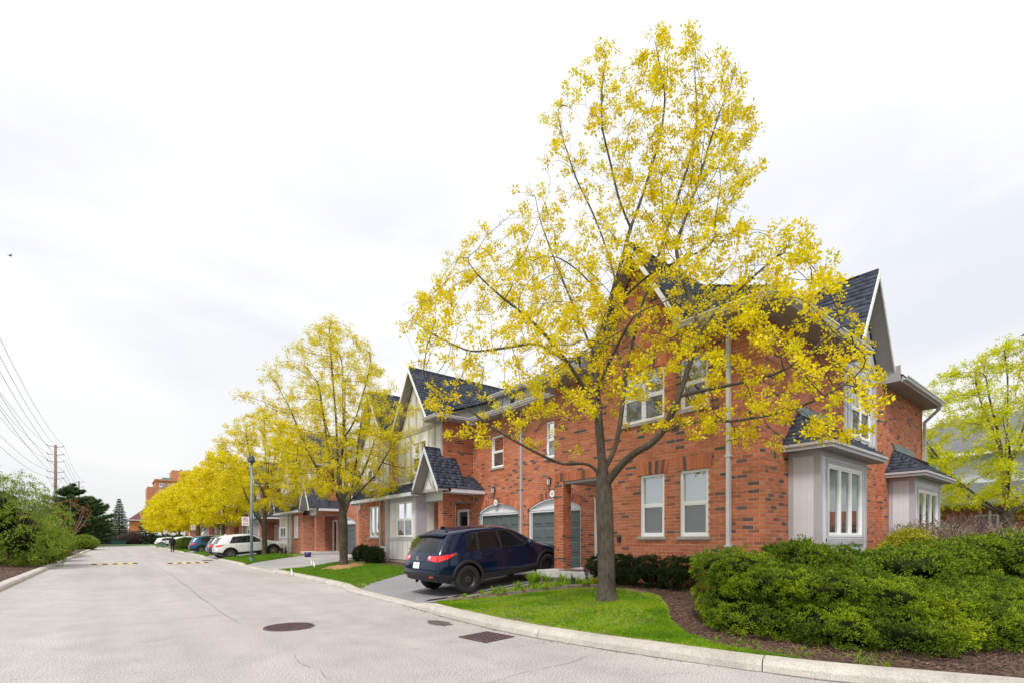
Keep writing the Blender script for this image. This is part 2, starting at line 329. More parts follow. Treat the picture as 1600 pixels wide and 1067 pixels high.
MT = dict(
 brick=brick_mat(), brick_far=brick_far_mat(), mortar=M('mortar', (.60,.47,.38), .95, var=.12, scale=9), shingle=shingle_mat(),
 asphalt=speckle_mat('asphalt', (.375,.355,.338), (.19,.176,.166), (.58,.555,.53), 60., .22, stain=(.86, 1.06), lanes=True),
 drive=speckle_mat('driveway_asphalt', (.235,.23,.24), (.17,.165,.175), (.32,.315,.325), 80., .5, stain=(.85, 1.12)),
 drive_pale=speckle_mat('driveway_concrete', (.33,.32,.315), (.27,.26,.255), (.40,.39,.385), 60., .5),
 concrete=speckle_mat('concrete', (.47,.435,.39), (.38,.345,.305), (.55,.515,.465), 60., 1.2, stain=(.74, 1.10)),
 slab=speckle_mat('porch_concrete', (.60,.58,.55), (.52,.50,.47), (.68,.66,.63), 40., 1.5, stain=(.88, 1.06)),
 mulch=speckle_mat('mulch', (.085,.050,.036), (.035,.020,.014), (.17,.105,.075), 22., 1.0, bump=1.0, stain=(.7, 1.25)),
 soil=speckle_mat('soil', (.16,.12,.085), (.09,.065,.045), (.25,.20,.15), 25., .8, bump=.8),
 turf=turf_mat(), turf_plain=speckle_mat('turf_plain', (.14,.23,.018), (.08,.13,.012), (.22,.30,.03), 30., .9, bump=.8, stain=(.75, 1.2)),
 field=speckle_mat('field', (.07,.12,.03), (.05,.08,.02), (.12,.17,.05), 3., .05, bump=.3),
 white=M('white_vinyl', (.86,.86,.86), .35), trim=M('grey_trim', (.47,.455,.485), .55, var=.05, scale=3),
 siding=M('grey_siding', (.68,.69,.73), .6, var=.04, scale=2), stucco=M('cream_board', (.70,.69,.66), .7, var=.05, scale=2, bump=.1),
 timber=M('timber_trim', (.42,.395,.375), .6, var=.06, scale=4), soffit=M('soffit', (.33,.31,.30), .6, var=.05),
 gutter=M('gutter_metal', (.62,.62,.645), .45), spout=M('downspout_metal', (.50,.475,.465), .45, metal=.1),
 garage=M('garage_paint', (.098,.122,.128), .45, var=.05, scale=3), door=M('door_paint', (.06,.075,.085), .4),
 sill=M('stone_sill', (.40,.37,.34), .85, var=.12, scale=12, bump=.3), blind=M('window_blind', (.62,.63,.62), .8, var=.05, scale=3),
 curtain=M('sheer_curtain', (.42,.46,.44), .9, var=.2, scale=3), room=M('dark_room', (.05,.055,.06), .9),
 screen=screen_mat(), glass=glass_mat('window_glass'), lead=M('lead_flashing', (.13,.155,.16), .5, metal=.4, var=.15, scale=6),
 black=M('black_metal', (.02,.02,.022), .45), dark=M('dark_grey', (.05,.05,.055), .6), rubber=M('tyre_rubber', (.018,.018,.019), .75, bump=.2, scale=30),
 silver=M('silver_alloy', (.62,.62,.63), .25, metal=.9), steelwheel=M('steel_wheel', (.015,.015,.016), .45), chrome=M('chrome', (.8,.8,.82), .1, metal=1.),
 iron=M('cast_iron', (.125,.075,.082), .7, metal=.3, var=.3, scale=14, bump=.5), pit=M('dark_pit', (.012,.010,.010), .95),
 cladding=M('black_plastic', (.016,.0165,.018), .6, bump=.1, scale=40),
 carglass=M('car_glass', (.010,.012,.014), .03, spec=.45),
 tail=M('tail_light', (.75,.012,.02), .08, coat=1.), tailclear=M('tail_clear', (.7,.62,.62), .1, coat=1.), plate=M('licence_plate', (.72,.75,.80), .4),
 galv=M('galvanised_pole', (.19,.24,.26), .55, metal=.2, var=.1, scale=3), wood=M('weathered_pole', (.22,.16,.13), .9, var=.2, scale=4),
 yellow=M('bump_yellow', (.72,.45,.06), .7, var=.12, scale=8), bumpblack=M('bump_black', (.035,.035,.035), .8),
 crack=M('road_crack', (.15,.14,.128), .95, var=.3, scale=9), patch=M('asphalt_patch', (.10,.085,.075), .95, var=.45, scale=14, bump=.8),
 signwhite=M('sign_white', (.80,.78,.78), .5), signred=M('sign_red', (.62,.05,.06), .5), signblack=M('sign_ink', (.08,.08,.08), .6),
 lamp=M('lamp_glass', (.75,.78,.72), .3), flag=M('marker_flag', (.85,.85,.85), .6), pvc=M('vent_pipe', (.72,.68,.66), .5),
 bark=bark_mat('maple_bark', (.035,.028,.022), (.155,.125,.09)), twig=bark_mat('maple_twig', (.050,.038,.034), (.13,.10,.085)), pinebark=bark_mat('pine_bark', (.05,.035,.03), (.13,.09,.07)),
 greytwig=bark_mat('grey_twig', (.16,.12,.10), (.30,.24,.20)), redbark=bark_mat('red_twig', (.14,.07,.06), (.26,.15,.12)),
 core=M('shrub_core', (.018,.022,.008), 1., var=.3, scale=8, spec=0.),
 stone=M('flagstone', (.24,.185,.165), .9, var=.25, scale=5, bump=.6), chip=M('bark_chip', (.42,.24,.10), .9, var=.35, scale=25, bump=1.),
 cloth=M('dark_cloth', (.012,.013,.018), .9, bump=.2, scale=20), skin=M('skin', (.30,.18,.13), .6), hair=M('dark_hair', (.015,.012,.01), .7),
 pot=M('blue_pot', (.05,.03,.16), .5), pink=M('pink_fabric', (.62,.16,.36), .8, var=.3, scale=20), mat=M('door_mat', (.12,.10,.09), .95),
 aptbrick=M('apartment_brick', (.50,.215,.12), .9, var=.06, scale=.5), aptglass=M('apartment_glass', (.20,.24,.30), .15), verdigris=M('green_roof', (.10,.32,.27), .7),
 redroof=M('red_roof', (.115,.035,.042), .85, var=.12, scale=1.5, bump=.3, bscale=12), orangebrick=M('orange_brick', (.50,.18,.06), .9, var=.08, scale=2),
 greyroof=M('grey_roof', (.12,.125,.14), .85, var=.15, scale=2, bump=.3, bscale=12),
)
def lin(*c): return tuple(c)
LF = dict(
 maple=leaf_mat('maple_bloom', [(0,(.52,.30,.02)), (.12,(.72,.52,.005)), (.35,(.84,.67,.004)), (.65,(.82,.71,.005)), (.88,(.60,.60,.010)), (1,(.44,.45,.02))], .34),
 maple2=leaf_mat('maple_leaf', [(0,(.50,.50,.008)), (.3,(.72,.62,.006)), (.65,(.82,.68,.006)), (.9,(.58,.58,.012)), (1,(.60,.42,.02))], .35),
 maple3=leaf_mat('maple_leaf_gold', [(0,(.60,.57,.006)), (.4,(.80,.70,.006)), (.8,(.85,.69,.006)), (1,(.56,.55,.01))], .35),
 lime=leaf_mat('maple_leaf_lime', [(0,(.42,.50,.006)), (.4,(.62,.64,.008)), (.8,(.74,.70,.01)), (1,(.48,.54,.01))]),
 juniper=leaf_mat('juniper_foliage', [(0,(.028,.052,.008)), (.3,(.080,.145,.010)), (.6,(.21,.315,.012)), (.85,(.42,.50,.014)), (.97,(.50,.52,.02)), (1,(.42,.30,.03))], .12, .6, 1.8),
 boxwood=leaf_mat('boxwood_leaf', [(0,(.018,.036,.010)), (.5,(.035,.065,.014)), (1,(.07,.10,.02))], .15),
 spruce=leaf_mat('spruce_needle', [(0,(.03,.06,.035)), (.5,(.05,.09,.045)), (1,(.08,.13,.055))], .15),
 pine=leaf_mat('pine_needle', [(0,(.04,.085,.03)), (.5,(.075,.14,.045)), (1,(.13,.21,.06))], .2),
 shrub=leaf_mat('shrub_leaf', [(0,(.09,.14,.02)), (.4,(.19,.28,.03)), (.75,(.34,.43,.04)), (1,(.44,.45,.05))], .35),
 hedge=leaf_mat('hedge_leaf', [(0,(.10,.16,.012)), (.5,(.20,.28,.016)), (1,(.32,.36,.03))], .25),
 green=leaf_mat('green_leaf', [(0,(.06,.10,.014)), (.5,(.11,.17,.022)), (1,(.20,.23,.03))], .3),
 yellowshrub=leaf_mat('gold_shrub_leaf', [(0,(.28,.30,.012)), (1,(.46,.42,.02))], .35),
 tan=leaf_mat('tan_leaf', [(0,(.16,.12,.085)), (.6,(.27,.21,.14)), (1,(.26,.27,.09))], .2),
 orange=leaf_mat('orange_leaf', [(0,(.30,.13,.03)), (1,(.45,.22,.04))], .35),
 pinkleaf=leaf_mat('pink_blossom', [(0,(.40,.26,.25)), (1,(.55,.38,.36))], .3),
 purple=leaf_mat('purple_leaf', [(0,(.09,.055,.055)), (1,(.17,.11,.10))], .2),
 grass=leaf_mat('grass_blade', [(0,(.07,.17,.006)), (.35,(.15,.31,.008)), (.7,(.27,.42,.010)), (1,(.46,.46,.06))], .35, .6, 1.3),
 grassd=leaf_mat('grass_blade_deep', [(0,(.09,.21,.012)), (.5,(.15,.30,.016)), (1,(.24,.38,.022))], .4),
 lily=leaf_mat('lily_leaf', [(0,(.18,.34,.03)), (.6,(.32,.50,.04)), (1,(.48,.58,.06))], .4),
 tulip=leaf_mat('tulip_leaf', [(0,(.10,.20,.10)), (1,(.18,.30,.14))], .25),
 deadleaf=leaf_mat('dry_leaf', [(0,(.20,.12,.05)), (1,(.40,.30,.18))], .2),
)
# ------------------------------------------------------------------ terrain
KX = [(-9,20.),(-6,13.6),(-4,10.6),(-2,8.35),(0,6.75),(1.0,6.2),(1.9,5.71),(2.96,5.35),(4.65,4.93),(5.64,4.78),(6.4,4.72),(8.1,4.76),(9.65,4.90),(13.7,5.07),(17,5.2),(140,5.2)]
def kx(y):
    ys = [k[0] for k in KX]; xs = [k[1] for k in KX]
    return float(np.interp(y, ys, xs))
DRV = [(9.7,13.7),(23.3,30.0),(38.0,46.0),(54.2,61.5),(70.3,77.5),(86.5,93.5),(102.5,109.5)]
def sm(t): t = max(0., min(1., t)); return t*t*(3-2*t)
def kh(y):
    """kerb height: dropped where a driveway crosses"""
    k = 1.
    for a, b in DRV: k = min(k, 1 - sm((y-a+.5)/.5)*sm((b+.5-y)/.5))
    return .03 + .10*k
LX = -2.47
def gz(x, y):
    k = kx(y)
    if x > k:
        f = 1.0 if y > 3 else .8
        return kh(y) - .028 + .335*sm(((x-k)*f)/5.2)
    if x < LX:
        s = LX - x
        return .105 + .55*sm(s/6.)
    return -.06
# base sheet to the horizon
xs = sorted(set([-1500,-600,-250,-120,-60,-30,-20] + [round(-14+.5*i,2) for i in range(0,70)] + [21,22,24,26,30,36,45,60,90,150,300,700,1500]))
ys = sorted(set([-400,-120,-40,-20] + [round(-9+.5*i,2) for i in range(0,110)] + [46+2*i for i in range(0,50)] + [150,170,200,260,340,500,900,2000]))
V = []; F = []
for y in ys:
    for x in xs:
        k = kx(y)
        V.append((x, y, (gz(x, y) if -9 <= y <= 126 and -20 <= x <= 60 else .2) - .03))
nx = len(xs)
for j in range(len(ys)-1):
    for i in range(nx-1): F.append((j*nx+i, j*nx+i+1, (j+1)*nx+i+1, (j+1)*nx+i))
# keep the sheet under the carriageway: push cells that touch it down
Va = np.array(V)
for idx in range(len(V)):
    x, y, z = V[idx]
    if y < 126.5 and LX-.9 < x < kx(y)+.9: Va[idx,2] = -.08
ground = link('ground', npmesh('ground', Va, F, MT['field'])); tag(ground, kind='structure')

def loft(name, A, B, nu, nv, mat, zoff, parent=None, kind='structure', zf=gz):
    """sheet between two plan polylines, lying on the terrain"""
    def res(P, n):
        P = [Vector((p[0], p[1])) for p in P]; d = [0]
        for a, b in zip(P, P[1:]): d.append(d[-1] + (b-a).length)
        o = []
        for k in range(n+1):
            s = d[-1]*k/n
            for i in range(len(P)-1):
                if s <= d[i+1] + 1e-9: break
            t = (s-d[i])/max(1e-9, d[i+1]-d[i]); o.append(P[i].lerp(P[i+1], t))
        return o
    a = res(A, nu); b = res(B, nu); V = []; F = []
    for i in range(nu+1):
        for j in range(nv+1):
            p = a[i].lerp(b[i], j/nv); V.append((p.x, p.y, zf(p.x, p.y) + zoff))
    for i in range(nu):
        for j in range(nv):
            q = i*(nv+1)+j; F.append((q, q+1, q+nv+2, q+nv+1))
    o = link(name, npmesh(name, V, F, mat), parent)
    if kind: o['kind'] = kind
    return o
yy = [-9+.5*i for i in range(0,40)] + [11+2*i for i in range(0,58)] + [126]
road = loft('road', [(LX-.02, y) for y in yy], [(kx(y)+.02, y) for y in yy], 180, 4, MT['asphalt'], 0, zf=lambda x, y: 0)
end = loft('road_end', [(-40,126.0),(60,126.0)], [(-40,131),(60,131)], 4, 1, MT['asphalt'], .004, zf=lambda x, y: 0)

# kerb stones swept along the road edge
def kerb(name, line, side, seg=3.0, hf=kh, label=None):
    """line: plan points along the road edge; side=+1 kerb lies to the left of travel"""
    root = bpy.data.objects.new(name, None); COL.objects.link(root); root['kind'] = 'structure'; ORG[root] = Vector((0,0,0))
    P = [Vector(p) for p in line]; d = [0]
    for a, b in zip(P, P[1:]): d.append(d[-1] + (b-a).length)
    def ev(s):
        s = max(0, min(d[-1], s))
        for i in range(len(P)-1):
            if s <= d[i+1] + 1e-9: break
        t = (s-d[i])/max(1e-9, d[i+1]-d[i]); tg = (P[i+1]-P[i]).normalized()
        return P[i].lerp(P[i+1], t), tg
    n = int(d[-1]/seg)
    for k in range(n):
        s0, s1 = k*seg + .006, (k+1)*seg - .006
        m = MB(); rings = []
        q = 6
        for i in range(q+1):
            p, _ = ev(s0 + (s1-s0)*i/q); t = (ev(s0+(s1-s0)*i/q+.4)[0] - ev(s0+(s1-s0)*i/q-.4)[0]).normalized(); nr = Vector((-t.y, t.x))*side
            h = hf(p.y); j = rnd.uniform(-.004, .004) if i in (0, q) else 0
            pr = [(-.0,-.1),(0,.006),(.018,h*.55),(.06,h*.92),(.11,h),(.24,h+.004),(.31,h*.97),(.33,h*.9-.02),(.33,-.1)]
            rings.append([(p.x+nr.x*a, p.y+nr.y*a, b+j) for a, b in pr])
        i0 = 0
        for r in rings: m.v += r
        w_ = len(rings[0])
        for i in range(q):
            for j in range(w_-1): m.f.append((i*w_+j, i*w_+j+1, (i+1)*w_+j+1, (i+1)*w_+j)); m.m.append(0)
        m.f.append(tuple(range(w_-1, -1, -1))); m.f.append(tuple(range(q*w_, q*w_+w_))); m.m += [0, 0]
        o = m.build('kerb_stone', MT['concrete'], root, smooth=False)
    return root
rl = [(kx(-6+.25*i), -6+.25*i) for i in range(0, 80)] + [(kx(14+1.5*i), 14+1.5*i) for i in range(0, 75)]
kerb('kerb_right', rl, -1)
kerb('kerb_left', [(LX, 4+2*i) for i in range(0, 62)], 1, hf=lambda y: .13)

# --- right-hand verge: mulch everywhere first, then lawns, paths and drives on top
def kb(y, off=.30): return (kx(y)+off, y)
yv = [-6+.5*i for i in range(0, 32)]
loft('mulch_bed', [(kx(y)+.29, y) for y in yv], [(26, -6)] + [(26, 3)] + [(9.6, 4.4), (9.6, 9.45)], 170, 40, MT['mulch'], .004)
lawn1_out = [kb(y) for y in [9.0,8.5,8,7.5,7,6.5,6,5.5,5,4.5,4,3.6,3.2,2.8,2.4,2.2]]
lawn1_in = [(5.3,9.08),(6.2,8.75),(7.1,8.35),(8.0,7.9),(8.5,7.2),(8.55,6.5),(8.2,5.7),(7.5,5.05),(6.75,4.5),(6.15,3.9),(5.85,3.2),(5.85,2.4)]
loft('lawn', lawn1_out, lawn1_in, 60, 24, MT['turf'], .014)
if False: loft('soil_edge', [kb(y, .30) for y in [5.6,5,4.4,3.8,3.2,2.6,2,1.4,.8]], [kb(y, .62) for y in [5.6,5,4.4,3.8,3.2,2.6,2,1.4,.8]], 40, 3, MT['soil'], .018)
loft('path', [kb(9.27), (7,9.33), (8.9,9.40)], [kb(9.68), (7,9.71), (8.9,9.74)], 40, 4, MT['slab'], .07)
DM = [MT['drive'], MT['drive_pale'], MT['drive'], MT['drive'], MT['drive'], MT['drive'], MT['drive']]
BLK = [17.08 + 15.9*i for i in range(7)]     # near side of each pair of timber-fronted houses
loft('driveway', [kb(9.69), (7.2,9.72), (9.4,9.75), (11.65,9.75)], [kb(13.7), (7.1,15.0), (9.5,16.6), (11.65,17.0)], 40, 40, MT['drive'], .012)
for i in range(1, 7):
    a, b = DRV[i]; g0 = BLK[i-1]+8.9; g1 = BLK[i]-.1
    loft('driveway', [kb(a), (7.5,a+1.3), (9.6,g0), (11.65,g0)], [kb(b), (7.5,b+1.5), (9.6,g1), (11.65,g1)], 24, 40, DM[i], .012)
LAWNS = []
for i in range(7):
    a = DRV[i][1]; b = DRV[i+1][0] if i < 6 else 118
    g0 = (BLK[i]-.2) ; g1 = BLK[i]+8.6
    A = [kb(a), (6.6,a+.9), (8.6,a+2.6)]; B = [kb(b), (6.6,b+.6), (8.6,b+1.6)]
    loft('lawn', A, B, 20, 40, MT['turf'], .014); LAWNS.append((A, B))
loft('mulch_bed', [(8.6,16.3),(9.8,17.0)], [(8.6,25),(9.8,25.8)], 4, 12, MT['mulch'], .010)
for i in range(1, 7): loft('mulch_bed', [(8.6,DRV[i][1]+2.6),(9.8,BLK[i])], [(8.6,(DRV[i+1][0] if i < 6 else 118)+1.6),(9.8,BLK[i]+8.7)], 4, 8, MT['turf'], .010)
# --- left verge
loft('mulch_bed', [(LX-.30, y) for y in range(2, 126, 4)], [(-8, y) for y in range(2, 126, 4)], 60, 12, MT['mulch'], .006)

# road furniture set in the asphalt: cracks, patch, manhole, grates, speed bumps
def ground_px(px, py): 
    d = FPX*EYE/(py-841); return at(px, py, d)
def crack(pts, wd=.012, seed=1):
    r = random.Random(seed); P = [ground_px(*p) for p in pts]; Q = []
    for a, b in zip(P, P[1:]):
        n = max(2, int((b-a).length/.09))
        for k in range(n): Q.append(a.lerp(b, k/n))
    Q.append(P[-1]); V = []; F = []; off = 0; dr = 0
    for i, p in enumerate(Q):
        t = (Q[min(i+1,len(Q)-1)] - Q[max(0,i-1)]); t.z = 0
        t = t.normalized() if t.length > 1e-6 else Vector((1,0,0)); nr = Vector((-t.y, t.x, 0))
        off = off*.85 + r.uniform(-.022,.022); w = .62*wd*r.uniform(.15,1.3)*(0.2 if i in (0,len(Q)-1) else 1)
        c = p + nr*off
        V += [tuple(c - nr*w/2)[:2] + (.004,), tuple(c + nr*w/2)[:2] + (.004,)]
    for i in range(len(Q)-1): F.append((2*i, 2*i+1, 2*i+3, 2*i+2))
    return link('crack', npmesh('crack', V, F, MT['crack']), road)
crack([(215,868),(240,882),(268,898),(292,915),(318,938),(350,960),(374,974)], .022, 2)
crack([(0,1027),(60,1021),(110,1014),(170,1007),(235,1002),(340,988)], .014, 3)
crack([(374,974),(385,970),(420,966),(455,967),(490,970),(525,977)], .012, 4)
crack([(525,977),(560,973),(600,975),(640,981)], .010, 5)
crack([(0,1066),(20,1061),(50,1058)], .014, 6)
crack([(455,1018),(470,1030),(478,1036),(500,1046),(522,1066)], .010, 7)
crack([(757,1066),(790,1058),(830,1046),(880,1035),(922,1022)], .010, 8)
crack([(805,1010),(845,1003),(880,995)], .008, 9)
crack([(340,988),(420,984),(520,990)], .007, 10)
crack([(1000,1062),(1040,1052),(1080,1049)], .008, 11)
# dirt joint along the near kerb
jl = MB()
for i in range(60):
    y = 1.2+.15*i; x = kx(y); s = rnd.uniform(.006,.045)
    jl.face([(x-s-.004, y, .003), (x+.004, y, .003), (kx(y+.15)+.004, y+.15, .003), (kx(y+.15)-s-.004, y+.15, .003)])
jl.build('gutter_joint', MT['crack'], road)
p = ground_px(685, 973); m = MB(); ring = []
for j in range(22):
    t = 2*math.pi*j/22; r_ = rnd.uniform(.75,1.15); a, b = .17*math.cos(t)*r_, .33*math.sin(t)*r_; ring.append((p.x+a, p.y+b, .005))
m.face(ring); m.build('asphalt_patch', MT['patch'], road)

c = ground_px(452, 979); root = empty('manhole_cover', (c.x, c.y, 0), 'round rusty iron manhole cover in the middle of the road', 'manhole')
m = MB(); m.lathe([(0,.004),(.345,.004),(.35,.002)], (c.x, c.y, .004), n=40); m.build('lid', MT['pit'], root)
m = MB(); m.lathe([(.345,0),(.345,.014),(.385,.014),(.39,0)], (c.x, c.y, 0), n=40); m.build('rim', MT['iron'], root)
studs = MB()
for i in range(-8, 9):
    for j in range(-8, 9):
        a, b = i*.042+(j % 2)*.021, j*.040
        if a*a+b*b < .33**2: studs.box(c.x+a-.014, c.x+a+.014, c.y+b-.013, c.y+b+.013, .008, .015)
studs.build('stud', MT['iron'], root, kind='stuff')
def grate(c, ang, L_, W_, label, nb=7):
    root = empty('drain_grate', (c.x, c.y, 0), label, 'drain', rz=ang); ORG[root] = Vector((0,0,0))
    m = MB(); m.box(-L_/2, L_/2, -W_/2, W_/2, .002, .005); m.build('pit', MT['pit'], root)
    m = MB(); e = .035
    for q in ((-L_/2,L_/2,-W_/2,-W_/2+e),(-L_/2,L_/2,W_/2-e,W_/2),(-L_/2,-L_/2+e,-W_/2+e,W_/2-e),(L_/2-e,L_/2,-W_/2+e,W_/2-e)): m.box(*q, .001, .016)
    m.build('frame', MT['iron'], root)
    for k in range(1, nb):
        m = MB(); x = -L_/2+L_*k/nb; m.box(x-.014, x+.014, -W_/2+e, W_/2-e, .004, .014); m.build('bar', MT['iron'], root)
    for k in range(1, 5):
        m = MB(); y = -W_/2+W_*k/5; m.box(-L_/2+e, L_/2-e, y-.011, y+.011, .005, .0125); m.build('bar', MT['iron'], root)
grate(ground_px(760, 995), R(8), .58, .58, 'square rusty drain grate by the kerb in front of the lawn')
grate(Vector((4.75, 38.4, 0)), 0, .6, .9, 'small dark drain grate at the kerb beside the right speed bump')
def bump(x0, x1, y, label):
    root = empty('speed_bump', ((x0+x1)/2, y, 0), label, 'speed bump', 'striped speed bumps across the road'); n = 9
    for k in range(n):
        a = x0+(x1-x0)*k/n; b = x0+(x1-x0)*(k+1)/n-.004; m = MB()
        prof = [(-.16,.004),(-.10,.035),(-.04,.05),(.04,.05),(.10,.035),(.16,.004)]
        m.prism([(a, y+q, h) for q, h in prof], (b-a, 0, 0)); m.build('segment', MT['yellow' if k % 2 else 'bumpblack'], root)
bump(-1.05, .98, 36.0, 'black and yellow striped speed bump on the left half of the road')
bump(2.35, 4.35, 34.9, 'black and yellow striped speed bump on the right half, near the drain')
# ------------------------------------------------------------------ building kit
class Fr:
    """wall frame. 'X': plane x=c facing -X, runs along Y.  'Y': plane y=c facing -Y, runs along X"""
    def __init__(s, ax, c, sg=-1): s.ax, s.c, s.sg = ax, c, sg
    def p(s, a, d, z): return Vector((s.c + s.sg*d, a, z)) if s.ax == 'X' else Vector((a, s.c + s.sg*d, z))
    def n(s): return Vector((s.sg,0,0)) if s.ax == 'X' else Vector((0,s.sg,0))
    def box(s, m, a0, a1, d0, d1, z0, z1):
        if s.ax == 'X': m.box(s.c+s.sg*d0, s.c+s.sg*d1, a0, a1, z0, z1)
        else: m.box(a0, a1, s.c+s.sg*d0, s.c+s.sg*d1, z0, z1)
BL, BH, BD, JT = .2135, .0635, .10, .0115
def mk_brick():
    m = MB(); m.box(-.5, .5, -.5, .5, -.5, .5); me = bpy.data.meshes.new('brick'); me.from_pydata(m.v, [], m.f); me.materials.append(MT['brick']); return me
BRICK = mk_brick()
def mk_shingle():
    m = MB(); m.hexa([(-.5,-.5,0),(.5,-.5,0),(.5,.5,-.0),(-.5,.5,-.0),(-.5,-.5,.014),(.5,-.5,.014),(.5,.5,.003),(-.5,.5,.003)])
    me = bpy.data.meshes.new('shingle'); me.from_pydata(m.v, [], m.f); me.materials.append(MT['shingle']); return me
SHING = mk_shingle()

class House:
    def __init__(s, name, loc, label, cat, group=None, near=True):
        s.root = empty(name, loc, label, cat, group); s.near = near
        s.mort = MB(); s.farw = MB(); s.br = []; s.sh = []; s.roofm = MB(); s.seed = random.Random(hash(label) % 9999 if False else len(label)*31+int(loc[1]*7))
    def wall(s, fr, a0, a1, z0, z1, holes=(), top=None, bond=0.):
        """holes: (a0,a1,z0,z1,rise). top(z)->(lo,hi) limits the wall (gables)"""
        n = int(round((z1-z0)/.0755))
        ch = (z1-z0)/n
        for k in range(n):
            zb = z0+k*ch; zc = zb+ch/2
            iv = [(a0, a1)]
            if top:
                lo, hi = top(zc); iv = [(max(a0, lo), min(a1, hi))]
                if iv[0][1]-iv[0][0] < .03: continue
            for h in holes:
                hl, hh = h[0], h[1]
                if zc < h[2]: continue
                rise = h[4] if len(h) > 4 else 0
                if zc > h[3]:
                    if not rise or zc > h[3]+rise+.10: continue
                    # circular segment
                    rise += .10; half = (hh-hl)/2+.10; rad = (half*half+rise*rise)/(2*rise); dy = zc-h[3]+rad-rise
                    if dy >= rad: continue
                    q = math.sqrt(rad*rad-dy*dy); c_ = (hl+hh)/2; hl, hh = c_-q, c_+q
                nv = []
                for (p, q) in iv:
                    if hh <= p or hl >= q: nv.append((p, q)); continue
                    if hl > p: nv.append((p, hl))
                    if hh < q: nv.append((hh, q))
                iv = nv
            for (p, q) in iv:
                if not s.near:
                    s.farw.face([fr.p(p,0,zb), fr.p(q,0,zb), fr.p(q,0,zb+ch), fr.p(p,0,zb+ch)]); continue
                s.mort.face([fr.p(p,-.006,zb), fr.p(q,-.006,zb), fr.p(q,-.006,zb+ch), fr.p(p,-.006,zb+ch)])
                for (ee, dd_) in ((p, .005), (q, -.005)): s.mort.face([fr.p(ee+dd_,-.006,zb), fr.p(ee+dd_,-BD,zb), fr.p(ee+dd_,-BD,zb+ch), fr.p(ee+dd_,-.006,zb+ch)])
                st = math.floor((p-bond)/(BL+JT))*(BL+JT)+bond + (k % 2)*(BL+JT)/2 - (BL+JT)
                x = st
                while x < q:
                    lo, hi = max(x+JT/2, p+(.0 if p > a0 else 0)), min(x+BL+JT/2, q)
                    if hi-lo > .025: s.br.append((fr, lo, hi, zc))
                    x += BL+JT
    def soldier(s, fr, a0, a1, z0, z1, proud=.012, splay=0.):
        """row of upright bricks over an opening"""
        n = max(2, int(round((a1-a0)/.075)))
        s.mort.face([fr.p(a0,proud-.009,z0+.002), fr.p(a1,proud-.009,z0+.002), fr.p(a1+splay,proud-.009,z1), fr.p(a0-splay,proud-.009,z1)])
        for k in range(n):
            lo = a0+(a1-a0)*k/n; hi = a0+(a1-a0)*(k+1)/n-.009
            t = lambda a: (a-(a0+a1)/2)/((a1-a0)/2)*splay
            m = s.arch
            m.hexa([fr.p(lo,-.06,z0), fr.p(hi,-.06,z0), fr.p(hi,proud,z0), fr.p(lo,proud,z0), fr.p(lo+t(lo),-.06,z1), fr.p(hi+t(hi),-.06,z1), fr.p(hi+t(hi),proud,z1), fr.p(lo+t(lo),proud,z1)])
    arch = None
    def archring(s, fr, a0, a1, zs, rise, th=.24, proud=.014):
        half = (a1-a0)/2; rad = (half*half+rise*rise)/(2*rise); cz = zs+rise-rad; ca = (a0+a1)/2
        ang = math.asin(half/rad); n = int(round(2*ang*(rad+th/2)/.08))
        if s.near:
            for k in range(12):
                t0, t1 = -ang+2*ang*k/12, -ang+2*ang*(k+1)/12; s.mort.face([fr.p(ca+q_*math.sin(t_), proud-.009, cz+q_*math.cos(t_)) for (t_, q_) in ((t0,rad+.003),(t1,rad+.003),(t1,rad+th),(t0,rad+th))])
        for k in range(n):
            t0 = -ang+2*ang*k/n; t1 = -ang+2*ang*(k+1)/n-.008/rad
            q = []
            for d in (-.06, proud):
                for (t, r) in ((t0,rad),(t1,rad),(t1,rad+th),(t0,rad+th)): q.append(fr.p(ca+r*math.sin(t), d, cz+r*math.cos(t)))
            s.arch.hexa(q)
    def shingles(s, poly, expo=.15, base=True, lift=.012, deep=True):
        """poly: planar roof face, first edge is the eave"""
        P = [Vector(p) for p in poly]; e = (P[1]-P[0]).normalized()
        nrm = None
        for k in range(2, len(P)):
            c = e.cross(P[k]-P[0])
            if c.length > 1e-4: nrm = c.normalized(); break
        if nrm.z < 0: nrm = -nrm
        up = nrm.cross(e)
        if up.z < 0: up = -up
        if base: s.roofm.face([p for p in P]); s.roofm.face([p - nrm*.05 for p in P])
        if not s.near: return
        Q = [((p-P[0]).dot(e), (p-P[0]).dot(up)) for p in P]; bmax = max(q[1] for q in Q)
        k = 0; b = 0.
        while b < bmax-.02:
            bm = min(b+expo/2, bmax-.01); xsn = []
            for i in range(len(Q)):
                (x0,y0),(x1,y1) = Q[i], Q[(i+1)%len(Q)]
                if (y0-bm)*(y1-bm) < 0: xsn.append(x0+(x1-x0)*(bm-y0)/(y1-y0))
            xsn.sort()
            for lo, hi in zip(xsn[0::2], xsn[1::2]):
                x = lo - s.seed.uniform(0,.3)
                while x < hi:
                    wd = s.seed.uniform(.18,.48); l2, h2 = max(lo, x), min(hi, x+wd-.006)
                    if h2-l2 > .04:
                        c = P[0]+e*(l2+h2)/2+up*(b+expo/2)+nrm*(lift*.4+s.seed.uniform(0,.006))
                        s.sh.append((c, e, up, nrm, h2-l2, expo*1.12))
                    x += wd
            b += expo; k += 1
